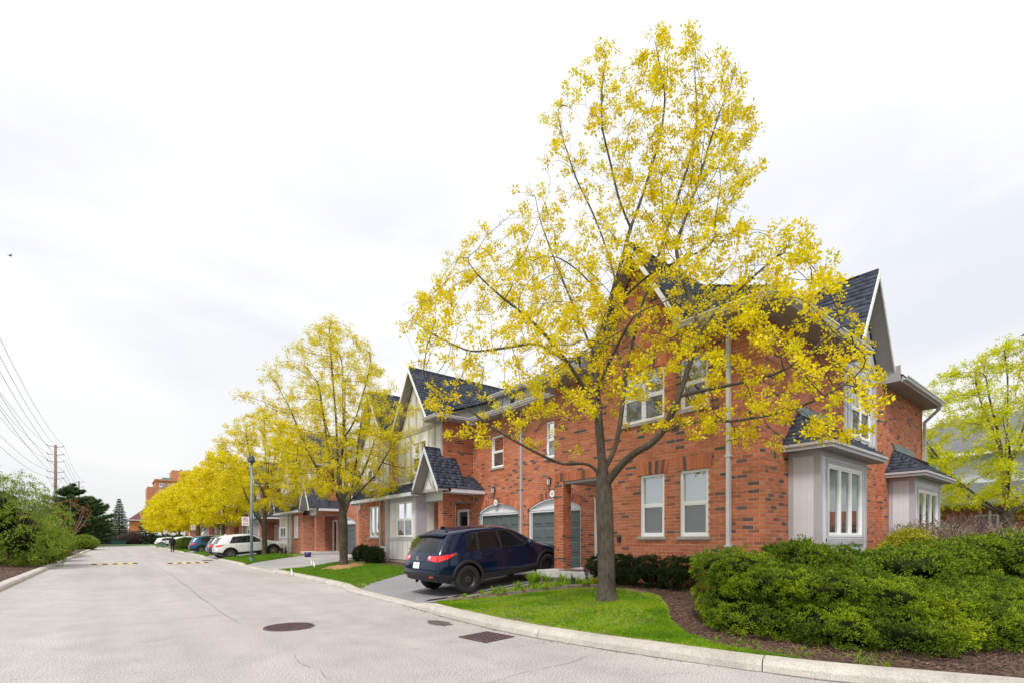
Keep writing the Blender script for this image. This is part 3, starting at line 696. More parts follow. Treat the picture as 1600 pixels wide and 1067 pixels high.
    def finish(s, nb=0, ns=0):
        """emit wall, bricks, roof, shingles; the nb/ns pieces that show largest become single objects"""
        wallo = None
        if s.near:
            if s.mort.v: wallo = s.mort.build('wall', MT['mortar'], s.root)
        elif s.farw.v: wallo = s.farw.build('wall', MT['brick_far'], s.root)
        def score(p, sz):
            x, y, d = pix(p)
            if not (0 < x < 1600 and 0 < y < 1067): return 0
            return sz/d
        items = []
        for i, (fr, lo, hi, zc) in enumerate(s.br):
            c = fr.p((lo+hi)/2, -BD/2, zc)
            fac = abs(Vector((c.x, c.y, 0)).normalized().dot(fr.n()))
            vis = 1 if (zc > 1.25 or fr.ax == 'X') else .2
            if fr.ax == 'X' and fr.c < 9.6 and zc > 2.9 : vis *= .8
            items.append((score(c, (hi-lo)*fac)*vis, i))
        items.sort(reverse=True); single = set(i for sc, i in items[:nb] if sc > 0)
        m = MB()
        for i, (fr, lo, hi, zc) in enumerate(s.br):
            j = s.seed.uniform(-.0025,.0025)
            if i in single:
                c = fr.p((lo+hi)/2, -BD/2+j, zc); o = bpy.data.objects.new('brick', BRICK); COL.objects.link(o); o.parent = wallo
                o.location = c-ORG[wallo]; ln = hi-lo
                o.scale = (BD, ln, BH) if fr.ax == 'X' else (ln, BD, BH)
            else: fr.box(m, lo, hi, -BD+j, j, zc-BH/2, zc+BH/2)
        if m.v: m.build('brick', MT['brick'], wallo, kind='stuff')
        if s.arch and s.arch.v: s.arch.build('arch_brick', MT['brick'], wallo or s.root, kind='stuff')
        roofo = s.roofm.build('roof', MT['shingle'] if s.near else MT['greyroof_n'], s.root) if s.roofm.v else None
        items = [(score(c, w_), i) for i, (c, e, u, n, w_, ex) in enumerate(s.sh)]
        items.sort(reverse=True); single = set(i for sc, i in items[:ns] if sc > 0)
        V = []; F = []
        base = np.array([v.co[:] for v in SHING.vertices]); q = np.array([f.vertices[:] for f in SHING.polygons])
        for i, (c, e, u, n, w_, ex) in enumerate(s.sh):
            if i in single:
                o = bpy.data.objects.new('shingle', SHING); COL.objects.link(o); o.parent = roofo
                o.matrix_local = Matrix.Translation(c-ORG[roofo]) @ Matrix((e*w_, u*ex, n)).transposed().to_4x4()
            else:
                F.append(q+8*len(V)); V.append(np.array(c)+base@np.array([list(e*w_), list(u*ex), list(n)]))
        if V:
            V = np.concatenate(V); F = np.concatenate(F); og = V.min(0)
            link('shingle', npmesh('shingle', V-og, F, MT['shingle']), roofo, og, 'stuff')
        return wallo, roofo

MT['greyroof_n'] = M('row_roof', (.034,.040,.056), .85, var=.25, scale=3, bump=.4, bscale=20)

def window(H, fr, a0, a1, z0, z1, kind='hung', sill=True, dep=-.07, blind='blind', wd=.055, mulls=1):
    """frame (the part) > panes, sill, blind"""
    m = MB(); f0, f1 = dep-.05, dep+.035
    def ring(b0, b1, y0, y1, w_, d0, d1):
        fr.box(m, b0, b1, d0, d1, y0, y0+w_); fr.box(m, b0, b1, d0, d1, y1-w_, y1)
        fr.box(m, b0, b0+w_, d0, d1, y0+w_, y1-w_); fr.box(m, b1-w_, b1, d0, d1, y0+w_, y1-w_)
    ring(a0, a1, z0, z1, wd, f0, f1)
    panes = []; scr = []
    n = mulls
    for k in range(n):
        b0 = a0+wd+(a1-a0-2*wd)*k/n; b1 = a0+wd+(a1-a0-2*wd)*(k+1)/n
        if k: fr.box(m, b0-.028, b0+.028, f0, f1-.006, z0+wd, z1-wd)
        lo, hi = b0+(.028 if k else 0), b1-(.028 if k < n-1 else 0)
        if kind == 'hung':
            zm = (z0+z1)/2+.02
            fr.box(m, lo, hi, f0, f1-.012, zm-.03, zm+.03)
            ring(lo, hi, z0+wd, zm-.03, .03, f0+.004, f1-.016)
            panes += [(lo+.03, hi-.03, z0+wd+.03, zm-.06, dep-.01), (lo, hi, zm+.03, z1-wd, dep-.018)]; scr.append((lo+.02, hi-.02, z0+wd+.02, zm-.04, dep+.004))
        elif kind == 'casement':
            ring(lo, hi, z0+wd, z1-wd, .035, f0+.004, f1-.014)
            panes.append((lo+.035, hi-.035, z0+wd+.035, z1-wd-.035, dep-.012))
        else: panes.append((lo, hi, z0+wd, z1-wd, dep-.012))
    wo = m.build('window', MT['white'], H.root)
    for (p, q, r, t, d) in panes:
        g = MB(); g.face([fr.p(p,d,r), fr.p(q,d,r), fr.p(q,d,t), fr.p(p,d,t)]); g.build('pane', MT['glass'], wo)
    for (p, q, r, t, d) in scr:
        g = MB(); g.face([fr.p(p,d,r), fr.p(q,d,r), fr.p(q,d,t), fr.p(p,d,t)]); g.build('insect_screen', MT['screen'], wo)
    if sill:
        g = MB(); fr.box(g, a0-.06, a1+.06, -.10, .045, z0-.065, z0); g.build('sill', MT['sill'], wo)
    if blind:
        g = MB()
        if blind == 'blind':
            n = int((z1-z0-.1)/.055)
            for k in range(n):
                zz = z0+.05+k*.055
                g.face([fr.p(a0+.04,dep-.085,zz), fr.p(a1-.04,dep-.085,zz), fr.p(a1-.04,dep-.068,zz+.05), fr.p(a0+.04,dep-.068,zz+.05)])
        else:
            n = int((a1-a0)/.05)
            for k in range(n):
                b0 = a0+.03+(a1-a0-.06)*k/n; b1 = a0+.03+(a1-a0-.06)*(k+1)/n; e0 = .03*math.sin(k*1.9); e1 = .03*math.sin((k+1)*1.9)
                g.face([fr.p(b0,dep-.16+e0,z0+.03), fr.p(b1,dep-.16+e1,z0+.03), fr.p(b1,dep-.16+e1,z1-.03), fr.p(b0,dep-.16+e0,z1-.03)])
        g.build('blind' if blind == 'blind' else 'curtain', MT[blind], wo)
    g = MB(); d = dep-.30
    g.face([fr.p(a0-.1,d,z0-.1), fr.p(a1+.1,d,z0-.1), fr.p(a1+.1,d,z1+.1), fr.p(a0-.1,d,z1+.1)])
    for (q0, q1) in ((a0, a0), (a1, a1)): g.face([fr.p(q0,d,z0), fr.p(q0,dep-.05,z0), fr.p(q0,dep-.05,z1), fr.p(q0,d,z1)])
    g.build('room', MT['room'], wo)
    return wo
def garage(H, fr, a0, a1, z0, zt, rise, near=True, num=None):
    """arched garage opening: white trim and tympanum, panelled door"""
    d = -.10
    half = (a1-a0)/2; ca = (a0+a1)/2; rad = (half*half+rise*rise)/(2*rise); cz = zt+rise-rad; ang = math.asin(min(1, half/rad))
    pts = [fr.p(a0,d-.03,zt)]+[fr.p(ca+rad*math.sin(-ang+2*ang*k/14), d-.03, cz+rad*math.cos(-ang+2*ang*k/14)) for k in range(1,14)]+[fr.p(a1,d-.03,zt)]
    m = MB(); m.prism(pts, fr.n()*.03); fr.box(m, a0, a1, d, d+.045, zt-.055, zt+.005)
    fr.box(m, a0, a0+.075, d-.03, d+.03, z0, zt-.055); fr.box(m, a1-.075, a1, d-.03, d+.03, z0, zt-.055); fr.box(m, a0+.075, a1-.075, d-.03, d+.03, zt-.12, zt-.055)
    m.build('garage_frame', MT['siding'], H.root)
    b0, b1, t0, t1 = a0+.075, a1-.075, z0+.01, zt-.12
    m = MB(); fr.box(m, b0, b1, d-.10, d-.055, t0, t1); do = m.build('garage_door', MT['garage'], H.root)
    nr, nc = 4, 4
    for r in range(nr):
        for c_ in range(nc):
            p0 = b0+(b1-b0)*c_/nc+.05; p1 = b0+(b1-b0)*(c_+1)/nc-.05; q0 = t0+(t1-t0)*r/nr+.06; q1 = t0+(t1-t0)*(r+1)/nr-.05
            m = MB(); e = .05; x0, x1 = d-.055, d-.035
            o_ = [fr.p(p0,x0,q0), fr.p(p1,x0,q0), fr.p(p1,x0,q1), fr.p(p0,x0,q1)]; i_ = [fr.p(p0+e,x1,q0+e), fr.p(p1-e,x1,q0+e), fr.p(p1-e,x1,q1-e), fr.p(p0+e,x1,q1-e)]
            m.face(i_)
            for k in range(4): m.face([o_[k], o_[(k+1)%4], i_[(k+1)%4], i_[k]])
            if near: m.build('panel', MT['garage'], do)
            else:
                do_ = m.build('panel', MT['garage'], do)
    if near:
        m = MB()
        for r in range(1, nr): fr.box(m, b0, b1, d-.056, d-.0545, t0+(t1-t0)*r/nr-.006, t0+(t1-t0)*r/nr+.006)
        m.build('door_seam', MT['black'], do)
def lantern(H, fr, a, z):
    m = MB(); c = fr.p(a,.10,z)
    m.lathe([(.0,.20),(.03,.185),(.07,.14),(.075,.125)], c, n=8); m.lathe([(.05,-.09),(.055,-.075),(.0,-.10)], c, n=8)
    for k in range(4): t = R(45+90*k); m.bar(c+Vector((.045*math.cos(t),.045*math.sin(t),-.08)), c+Vector((.068*math.cos(t),.068*math.sin(t),.13)), .012, .012)
    fr.box(m, a-.04, a+.04, 0, .02, z-.02, z+.16); m.bar(fr.p(a,.01,z+.17), fr.p(a,.10,z+.19), .02, .02)
    lo = m.build('wall_lantern', MT['dark'], H.root)
    m = MB(); m.lathe([(.042,-.075),(.062,.125)], c, n=8); m.build('lamp_glass', MT['lamp'], lo)
def text_mesh(txt, size):
    cu = bpy.data.curves.new('txt', 'FONT'); cu.body = txt; cu.size = size; cu.align_x = 'CENTER'; cu.align_y = 'CENTER'
    o = bpy.data.objects.new('txt', cu); COL.objects.link(o); bpy.context.view_layer.update()
    me = bpy.data.meshes.new_from_object(o.evaluated_get(bpy.context.evaluated_depsgraph_get())); bpy.data.objects.remove(o)
    return me
def number_plate(H, fr, a, z, txt):
    c = fr.p(a,.018,z); ax = 'X' if fr.ax == 'X' else 'Y'
    m = MB(); m.lathe([(0,-.016*fr.sg),(.15,-.016*fr.sg),(.15,.0),(.12,.002*fr.sg),(0,.002*fr.sg)], c, axis=ax, n=28); po = m.build('number_plate', MT['black'], H.root)
    m = MB(); m.lathe([(0,.006*fr.sg),(.125,.006*fr.sg),(.125,0)], c, axis=ax, n=28); m.build('plate_face', MT['white'], po)
    me = text_mesh(txt, .13); me.materials.append(MT['signblack'])
    o = link('numeral', me, po, c+fr.n()*.010); o.rotation_euler = (R(90), 0, R(-90)) if fr.ax == 'X' else (R(90), 0, 0)
def spout(H, pts, r=.04, mat='spout'):
    m = MB()
    pts = [Vector(p) for p in pts]
    for a, b in zip(pts, pts[1:]):
        up = (0,1,0) if abs((b-a).normalized().z) > .7 else (0,0,1)
        m.bar(a, b+(b-a).normalized()*.02, r*2, r*1.5, up)
    for a, b in zip(pts, pts[1:]):
        if abs((b-a).normalized().z) > .9:
            for t in (.15,.5,.85): q = a.lerp(b, t); m.box(q.x-r*1.25, q.x+r*1.25, q.y-r*1.25, q.y+r*1.25, q.z-.02, q.z+.02)
    return m.build('downspout', MT[mat], H.root)
def gutter(H, a, b, outward, name='gutter'):
    """K-style gutter from a to b (front-bottom edge line), outward = plan direction"""
    a = Vector(a); b = Vector(b); o = Vector(outward).normalized(); z = Vector((0,0,1))
    prof = [(0,0),(.075,0),(.09,.05),(.115,.075),(.115,.10),(.105,.10),(.085,.06),(.068,.015),(.0,.015)]
    m = MB(); m.prism([a+o*q+z*h for q, h in prof], b-a); return m.build(name, MT['gutter'], H.root)
def bay(H, xa, xb, yw, yf, zb, zt, zr, wz0, wz1):
    """square bay on a wall facing -Y: grey boards, three-light window, hipped shingle roof"""
    root = H.root; fr = Fr('Y', yf); w0, w1 = xa+.38, xb-.30
    m = MB()
    m.box(xa, xb, yf, yf+.03, zb, wz0-.02) if False else None
    fr.box(m, xa, w0, -.05, 0, zb, zt); fr.box(m, w1, xb, -.05, 0, zb, zt); fr.box(m, w0, w1, -.05, 0, zb, wz0); fr.box(m, w0, w1, -.05, 0, wz1, zt)
    m.box(xa, xa+.05, yf+.05, yw, zb, zt); m.box(xb-.05, xb, yf+.05, yw, zb, zt)
    bo = m.build('bay', MT['siding'], root)
    t = MB(); t.box(xa-.012, xa+.10, yf-.012, yf+.10, zb, zt-.16); t.box(xb-.10, xb+.012, yf-.012, yf+.10, zb, zt-.16); t.box(xa-.012, xa+.10, yw-.09, yw-.002, zb, zt-.16)
    t.box(xa-.014, xb+.014, yf-.014, yw-.002, zt-.16, zt-.002); fr.box(t, w0-.09, w0-.006, 0, .02, wz0-.1, wz1+.09); fr.box(t, w1+.006, w1+.09, 0, .02, wz0-.1, wz1+.09)
    fr.box(t, w0-.006, w1+.006, 0, .018, wz1, wz1+.085); fr.box(t, w0-.09, w1+.09, .0, .03, wz0-.16, wz0-.04)
    t.build('corner_board', MT['trim'], bo)
    n = 3
    for k in range(n):
        y0 = yf+.10+(yw-.09-yf-.10)*k/n; y1 = yf+.10+(yw-.09-yf-.10)*(k+1)/n
        b = MB(); b.box(xa-.008, xa+.002, y0+.004, y1-.004, zb, zt-.16); b.build('board', MT['siding'], bo)
    wo = window(H, fr, w0, w1, wz0, wz1, 'casement', sill=False, dep=-.02, blind='curtain', mulls=3, wd=.05)
    # roof: eaves overhang .30, rises to the wall
    ov = .30; ex0, ex1, ey = xa-ov, xb+ov, yf-ov; ze = zt+.06; ry0, ry1 = xa+.42, xb-.42
    A, B = Vector((ex0, ey, ze)), Vector((ex1, ey, ze)); C_, D_ = Vector((ry1, yw+.02, zr)), Vector((ry0, yw+.02, zr))
    E_, G_ = Vector((ex0, yw+.02, ze)), Vector((ex1, yw+.02, ze))
    H.shingles([A, B, C_, D_], .13); H.shingles([E_, A, D_], .13); H.shingles([B, G_, C_], .13)
    f = MB(); f.box(ex0, ex1, ey, ey+.025, ze-.13, ze-.012); f.box(ex0, ex0+.025, ey+.025, yw, ze-.13, ze-.012); f.box(ex1-.025, ex1, ey+.025, yw, ze-.13, ze-.012)
    f.box(ex0-.03, ex1+.03, ey-.03, ey-.002, ze-.06, ze-.005); f.box(ex0-.03, ex0-.002, ey-.002, yw, ze-.06, ze-.005)
    f.build('fascia', MT['trim'], bo)
    f = MB(); f.box(ex0+.025, ex1-.025, ey+.025, yw, ze-.12, ze-.10); f.build('soffit', MT['soffit'], bo)
    f = MB(); f.hexa([(ry0-.02,yw-.10,zr-.05),(ry1+.02,yw-.10,zr-.05),(ry1+.02,yw-.002,zr-.0),(ry0-.02,yw-.002,zr-.0),(ry0-.02,yw-.08,zr-.03),(ry1+.02,yw-.08,zr-.03),(ry1+.02,yw-.002,zr+.20),(ry0-.02,yw-.002,zr+.20)])
    f.build('flashing', MT['lead'], bo)
    mid = .5; q = A.lerp(D_, mid); q2 = B.lerp(C_, mid)
    v = MB(); c = q.lerp(q2, .62); c2 = c+Vector((.26,0,0)); up = (C_-B).normalized() if False else Vector((0,(yw-ey),(zr-ze))).normalized(); nn = Vector((0,-up.z,up.y))
    v.hexa([c, c2, c2+up*.34, c+up*.34, c+nn*.10, c2+nn*.10, c2+up*.34+nn*.05, c+up*.34+nn*.05]); v.build('roof_vent', MT['black'], bo)
    return bo

# ------------------------------------------------------------------ the end house
EZ = 5.70
H1 = House('brick_house', (14.5, 7.1, .45), 'red brick end townhouse with grey bay windows, behind the big maple', 'townhouse', 'row of joined brick townhouses')
H1.arch = MB()
FX, SY, BY1, RX, BX1 = 9.46, 4.32, 9.98, 11.60, 20.2
f = Fr('X', FX)
gw = [(5.42,6.08,1.50,2.90),(6.46,7.11,1.50,2.90)]; uw = [(5.43,6.07,4.18,5.30),(6.46,7.63,4.12,5.30)]
porch = (8.35, BY1-.35, .60, 3.00)
H1.wall(f, SY, BY1, .42, EZ-.05, gw+uw+[porch])
gp, gh, gzk = 7.14, 1.18, 8.0
H1.wall(f, 5.7, 8.6, EZ-.05, 7.9, [], top=lambda z: (gp-(7.95-z)*.585, gp+(7.95-z)*.585))
for (a, b, c, d) in gw: H1.soldier(f, a-.06, b+.06, d+.005, d+.30, .014, .05)
for (a, b, c, d) in uw: H1.soldier(f, a-.05, b+.05, d+.005, d+.22, .012, .03)
H1.soldier(f, porch[0]-.05, BY1-.01, 3.0, 3.23, .012)
for (a, b, c, d) in gw: window(H1, f, a, b, c, d, 'hung')
window(H1, f, *uw[0], 'hung', blind='curtain'); window(H1, f, *uw[1], 'hung', blind='curtain', mulls=2)
# porch pillar sides and the porch behind
H1.wall(Fr('Y', BY1-.35), FX+.10, FX+.30, .62, 3.0)
H1.wall(Fr('Y', porch[0], 1), FX, RX, .60, 3.0)
H1.wall(Fr('X', FX+.30, 1), BY1-.35, BY1, .62, 3.0)
H1.wall(Fr('Y', BY1, 1), FX, FX+.30, .62, 3.0)
H1.wall(Fr('Y', BY1, 1), FX, RX, 3.0, EZ)
m = MB(); m.box(FX+.03, RX, porch[0], BY1-.01, 3.01, 3.06); m.build('porch_ceiling', MT['soffit'], H1.root)
m = MB(); m.box(FX+.03, FX+.16, porch[0], BY1-.36, 2.93, 3.005); m.build('porch_beam', MT['soffit'], H1.root)
m = MB(); m.box(8.82, RX, 7.95, 9.99, .46, .625); so_ = m.build('porch_slab', MT['slab'], H1.root)
m = MB(); m.box(8.92, RX-.1, 8.05, 9.93, .15, .455); m.build('porch_base', MT['slab'], H1.root)
m = MB(); f.box(m, 7.66, 7.74, 0, .06, 1.37, 1.50); m.build('outlet_box', MT['black'], H1.root)
# recess wall: our half of the garages
r = Fr('X', RX)
G2 = (11.02, 13.62)
H1.wall(r, 9.3, 13.97, .40, 6.15, [(G2[0], G2[1], .0, 2.50, .32), (11.75, 12.65, 4.22, 5.46), (9.42,10.40,.62,2.72)])
H1.archring(r, G2[0], G2[1], 2.50, .32)
garage(H1, r, G2[0]+.005, G2[1]-.005, .42, 2.50, .31)
window(H1, r, 11.75, 12.65, 4.22, 5.46, 'hung', blind='curtain')
lantern(H1, r, 12.42, 3.36); number_plate(H1, r, 12.32, 2.98, '20')
m = MB(); r.box(m, 9.42, 10.40, -.12, .02, .62, .72) if False else None
for q in ((9.42,9.52),(10.30,10.40)): r.box(m, q[0], q[1], -.10, .03, .62, 2.72)
r.box(m, 9.52, 10.30, -.10, .03, 2.60, 2.72); m.build('door_frame', MT['white'], H1.root)
m = MB(); r.box(m, 9.52, 10.30, -.09, -.05, .63, 2.60); do = m.build('front_door', MT['siding'], H1.root)
for k in range(2):
    for j in range(3):
        m = MB(); r.box(m, 9.58+k*.36, 9.86+k*.36, -.05, -.035, .75+j*.6, 1.25+j*.6); m.build('panel', MT['siding'], do)
m = MB(); m.lathe([(0,-.04),(.03,-.04),(.03,0),(.015,.02)], r.p(9.6,-.01,1.55), 'X', 10); m.build('handle', MT['chrome'], do)
spout(H1, [(RX-.05, 13.92, 6.05), (RX-.05, 13.92, .5)], .045)
# side wall facing the camera side street
s_ = Fr('Y', SY); s2 = Fr('Y', SY-.10)
b1 = (10.55, 13.18); b2 = (16.70, 19.50)
H1.wall(s_, FX+.10, 13.63, .42, EZ-.05, [(b1[0]+.02, b1[1]-.02, .0, 3.25)])
H1.wall(s_, 13.63, 16.1, .42, 3.62, [(14.2, 14.85, 1.5, 2.75)])
H1.soldier(s_, 14.15, 14.9, 2.755, 3.02, .012); window(H1, s_, 14.2, 14.85, 1.5, 2.75, 'hung')
H1.wall(s2, 16.1, BX1, .42, EZ-.05, [(b2[0]+.02, b2[1]-.02, 0., 3.25)])
H1.wall(Fr('X', 16.1), SY-.10, SY+.12, .42, EZ-.05)
H1.wall(Fr('X', BX1, 1), SY, BY1, .42, EZ-.05)
m = MB(); m.box(FX+.04, BX1-.04, SY+.04 , BY1-.04, .1, .43); m.box(FX-.02, FX+.05, SY-.02, 7.9, .1, .42); m.box(FX-.02, BX1, SY-.14, SY+.03, .1, .418); m.build('foundation', MT['concrete'], H1.root)
bay(H1, b1[0], b1[1], SY, 3.75, .55, 3.22, 4.02, 1.49, 2.93)
bay(H1, b2[0], b2[1], SY-.10, 3.66, .55, 3.18, 3.95, 1.49, 2.80)
# tall white panel with the upper side window, under the dormer gable
pn = Fr('Y', SY+.03); m = MB()
wx0, wx1, wz0, wz1 = 14.15, 15.55, 3.98, 5.42
pn.box(m, 13.63, wx0, -.05, 0, 3.62, 6.0); pn.box(m, wx1, 16.1, -.05, 0, 3.62, 6.0); pn.box(m, wx0, wx1, -.05, 0, 3.62, wz0); pn.box(m, wx0, wx1, -.05, 0, wz1, 6.0)
m.prism([pn.p(13.68,0,6.0), pn.p(16.06,0,6.0), pn.p(14.87,0,7.92)], (0,.05,0)); po_ = m.build('dormer_panel', MT['siding'], H1.root)
t = MB()
for (a, b, c, d) in ((13.63,13.76,3.62,5.95),(15.97,16.095,3.62,5.95),(13.76,15.97,3.62,3.75),(13.76,15.97,5.52,5.64),(13.76,15.97,3.86,3.93)): pn.box(t, a, b, 0, .022, c, d)
for a in (13.95, 15.75): pn.box(t, a-.02, a+.02, 0, .015, 3.95, 5.5)
for a in (14.4,14.87,15.35): pn.box(t, a-.02, a+.02, 0, .015, 5.66, 6.6)
t.build('trim_board', MT['trim'], po_)
window(H1, pn, wx0, wx1, wz0, wz1, 'hung', sill=False, dep=-.01, blind='curtain', mulls=2)
# roofs ---------------------------------------------------------------
def gable(H, axis, c, hw, zf, zp, front, back, ov=.0, wall=None, dark='trim', soff=True):
    """steep gable whose ridge runs away from the street face. axis 'X': faces -X, centre y=c; 'Y': faces -Y, centre x=c"""
    P = (lambda a, d, z: Vector((d, a, z))) if axis == 'X' else (lambda a, d, z: Vector((a, d, z)))
    for sgn in (-1, 1):
        H.shingles([P(c+sgn*hw, front, zf), P(c+sgn*hw, back, zf), P(c, back, zp), P(c, front, zp)], .15)
        m = MB(); th = .17; n = Vector((0,0,-th))
        q = [P(c+sgn*(hw+.02), front-.03, zf-.035), P(c, front-.03, zp-.0)]
        m.prism([q[0], q[1], q[1]+n, q[0]+n], P(0,.028,0)); m.build('barge_board', MT['white'], H.root)
        m = MB(); m.prism([P(c+sgn*(hw-.0), front, zf-.07), P(c, front, zp-.07), P(c, front, zp-.10), P(c+sgn*(hw-.0), front, zf-.10)], P(0, (wall or front+.35)-front, 0)); m.build('soffit', MT['soffit'], H.root)
        m = MB(); q0 = P(c+sgn*(hw+.03), front, zf-.20); m.bar(P(c+sgn*(hw+.015), front-.02, zf-.10), P(c+sgn*(hw+.015), min(back, front+.9), zf-.10), .03, .16); m.build('fascia', MT['white'], H.root)
gable(H1, 'X', 7.14, 1.30, 5.98, 8.10, FX-.36, 13.2, wall=FX)
gable(H1, 'Y', 14.87, 1.30, 5.98, 8.10, SY-.36, 7.2, wall=SY)
e0, e1, f0, f1 = FX-.60, BX1+.25, SY-.52, BY1+.45
zr = EZ+ (f1-f0)/2*math.tan(R(36)); my = (f0+f1)/2; hx = (f1-f0)/2
A, B, C_, D_ = (e0,f0,EZ+.06), (e1,f0,EZ+.06), (e1,f1,EZ+.06), (e0,f1,EZ+.06); P_, Q_ = (e0+hx,my,zr), (e1-hx,my,zr)
tn = math.tan(R(36)); ga, gb = 7.14-1.29, 7.14+1.29; vx = e0+(5.98-EZ-.06)/tn; sa, sb = 14.87-1.29, 14.87+1.29; vy = f0+(5.98-EZ-.06)/tn; top_ = (14.87, f0+(8.10-EZ-.06)/tn, 8.10)
H1.shingles([A, (sa,f0,EZ+.06), (sa,vy,5.98), top_, P_], .15); H1.shingles([(sb,f0,EZ+.06), B, Q_, top_, (sb,vy,5.98)], .15)
H1.shingles([(e0,ga,EZ+.06), A, P_, (vx,ga,5.98)], .15); H1.shingles([D_, (e0,gb,EZ+.06), (vx,gb,5.98), P_], .15); H1.shingles([B, C_, Q_], .15); H1.shingles([C_, D_, P_, Q_], .15)
for q in ((e0+.02,sa,f0+.02,SY),(sb,e1-.02,f0+.02,SY),(e0+.02,FX,SY,ga),(e0+.02,FX,gb,BY1+.4),(FX,RX,BY1,f1-.02)): m = MB(); m.box(*q, EZ-.09, EZ-.07); m.build('soffit', MT['soffit'], H1.root)
m = MB()
for q in (ga, gb-.02): m.box(e0+.02, FX+.02, q, q+.02, EZ-.09, EZ+.32)
m.build('soffit', MT['soffit'], H1.root); m = MB()
for q in (sa, sb-.02): m.box(q, q+.02, f0+.02, SY+.02, EZ-.09, EZ+.32)
m.build('soffit', MT['soffit'], H1.root)
m = MB()
m.box(e0, 13.50, f0, f0+.025, EZ-.10, EZ+.05); m.box(16.22, e1, f0, f0+.025, EZ-.10, EZ+.05); m.box(e0, e0+.025, f0+.025, 5.80, EZ-.10, EZ+.05); m.box(e0, e0+.025, 8.48, f1, EZ-.10, EZ+.05); m.box(e0+.025, e1, f1-.025, f1, EZ-.10, EZ+.05); m.box(e1-.025, e1, f0+.025, f1-.025, EZ-.10, EZ+.05)
m.build('fascia', MT['trim'], H1.root)
gutter(H1, (e0-.10, f0-.002, EZ-.05), (13.50, f0-.002, EZ-.05), (0,-1,0)); gutter(H1, (16.25, f0-.002, EZ-.05), (e1, f0-.002, EZ-.05), (0,-1,0))
gutter(H1, (e0-.002, f0, EZ-.05), (e0-.002, 5.78, EZ-.05), (-1,0,0)); gutter(H1, (e0-.002, 8.50, EZ-.05), (e0-.002, f1, EZ-.05), (-1,0,0))
spout(H1, [(FX-.055, 4.96, EZ-.1), (FX-.055, 4.96, .55)], .045, 'gutter')
spout(H1, [(e1-.30, f0-.05, EZ-.05), (e1-.30, f0+.02, EZ-.22), (BX1-.06, SY-.17, EZ-.55), (BX1-.06, SY-.17, .5)], .045)
# recess roof and the clerestory band above the garages (shared eave, split at the party wall)
def recess_roof(H, ya, yb, ye=.0):
    z = 6.20
    H.shingles([(RX-.5, ya, z+.06), (RX-.5, yb, z+.06), (12.25, yb, z+.48), (12.25, ya, z+.48)], .15)
    H.shingles([(12.05, ya, z+1.12), (12.05, yb, z+1.12), (16, yb, z+1.95), (16, ya, z+1.95)], .15)
    m = MB(); m.box(RX-.5, RX-.475, ya, yb, z-.10, z+.05); m.box(12.03, 12.055, ya, yb, z+.96, z+1.11); m.build('fascia', MT['siding'], H.root)
    m = MB(); m.box(RX-.475, RX, ya, yb, z-.09, z-.07); m.box(12.055, 12.3, ya, yb, z+.98, z+1.0); m.build('soffit', MT['soffit'], H.root)
    gutter(H, (RX-.502, ya, z-.05), (RX-.502, yb, z-.05), (-1,0,0)); gutter(H, (12.028, ya, z+1.0), (12.028, yb, z+1.0), (-1,0,0))
    m = MB(); m.box(12.25, 12.3, ya, yb, z+.3, z+1.0); bo = m.build('clerestory', MT['stucco'], H.root)
    n = int((yb-ya)/.3)
    m = MB()
    for k in range(n+1): q = ya+(yb-ya)*k/n; m.box(12.235, 12.25, q-.02, q+.02, z+.4, z+.98)
    m.build('batten', MT['timber'], bo)
    yv = (ya+yb)/2; m = MB(); m.box(12.22, 12.25, yv-.12, yv+.12, z+.55, z+.85); m.build('vent', MT['dark'], bo)
recess_roof(H1, f1-.02 if False else BY1+.45, 13.965)
H1.finish(300, 300)

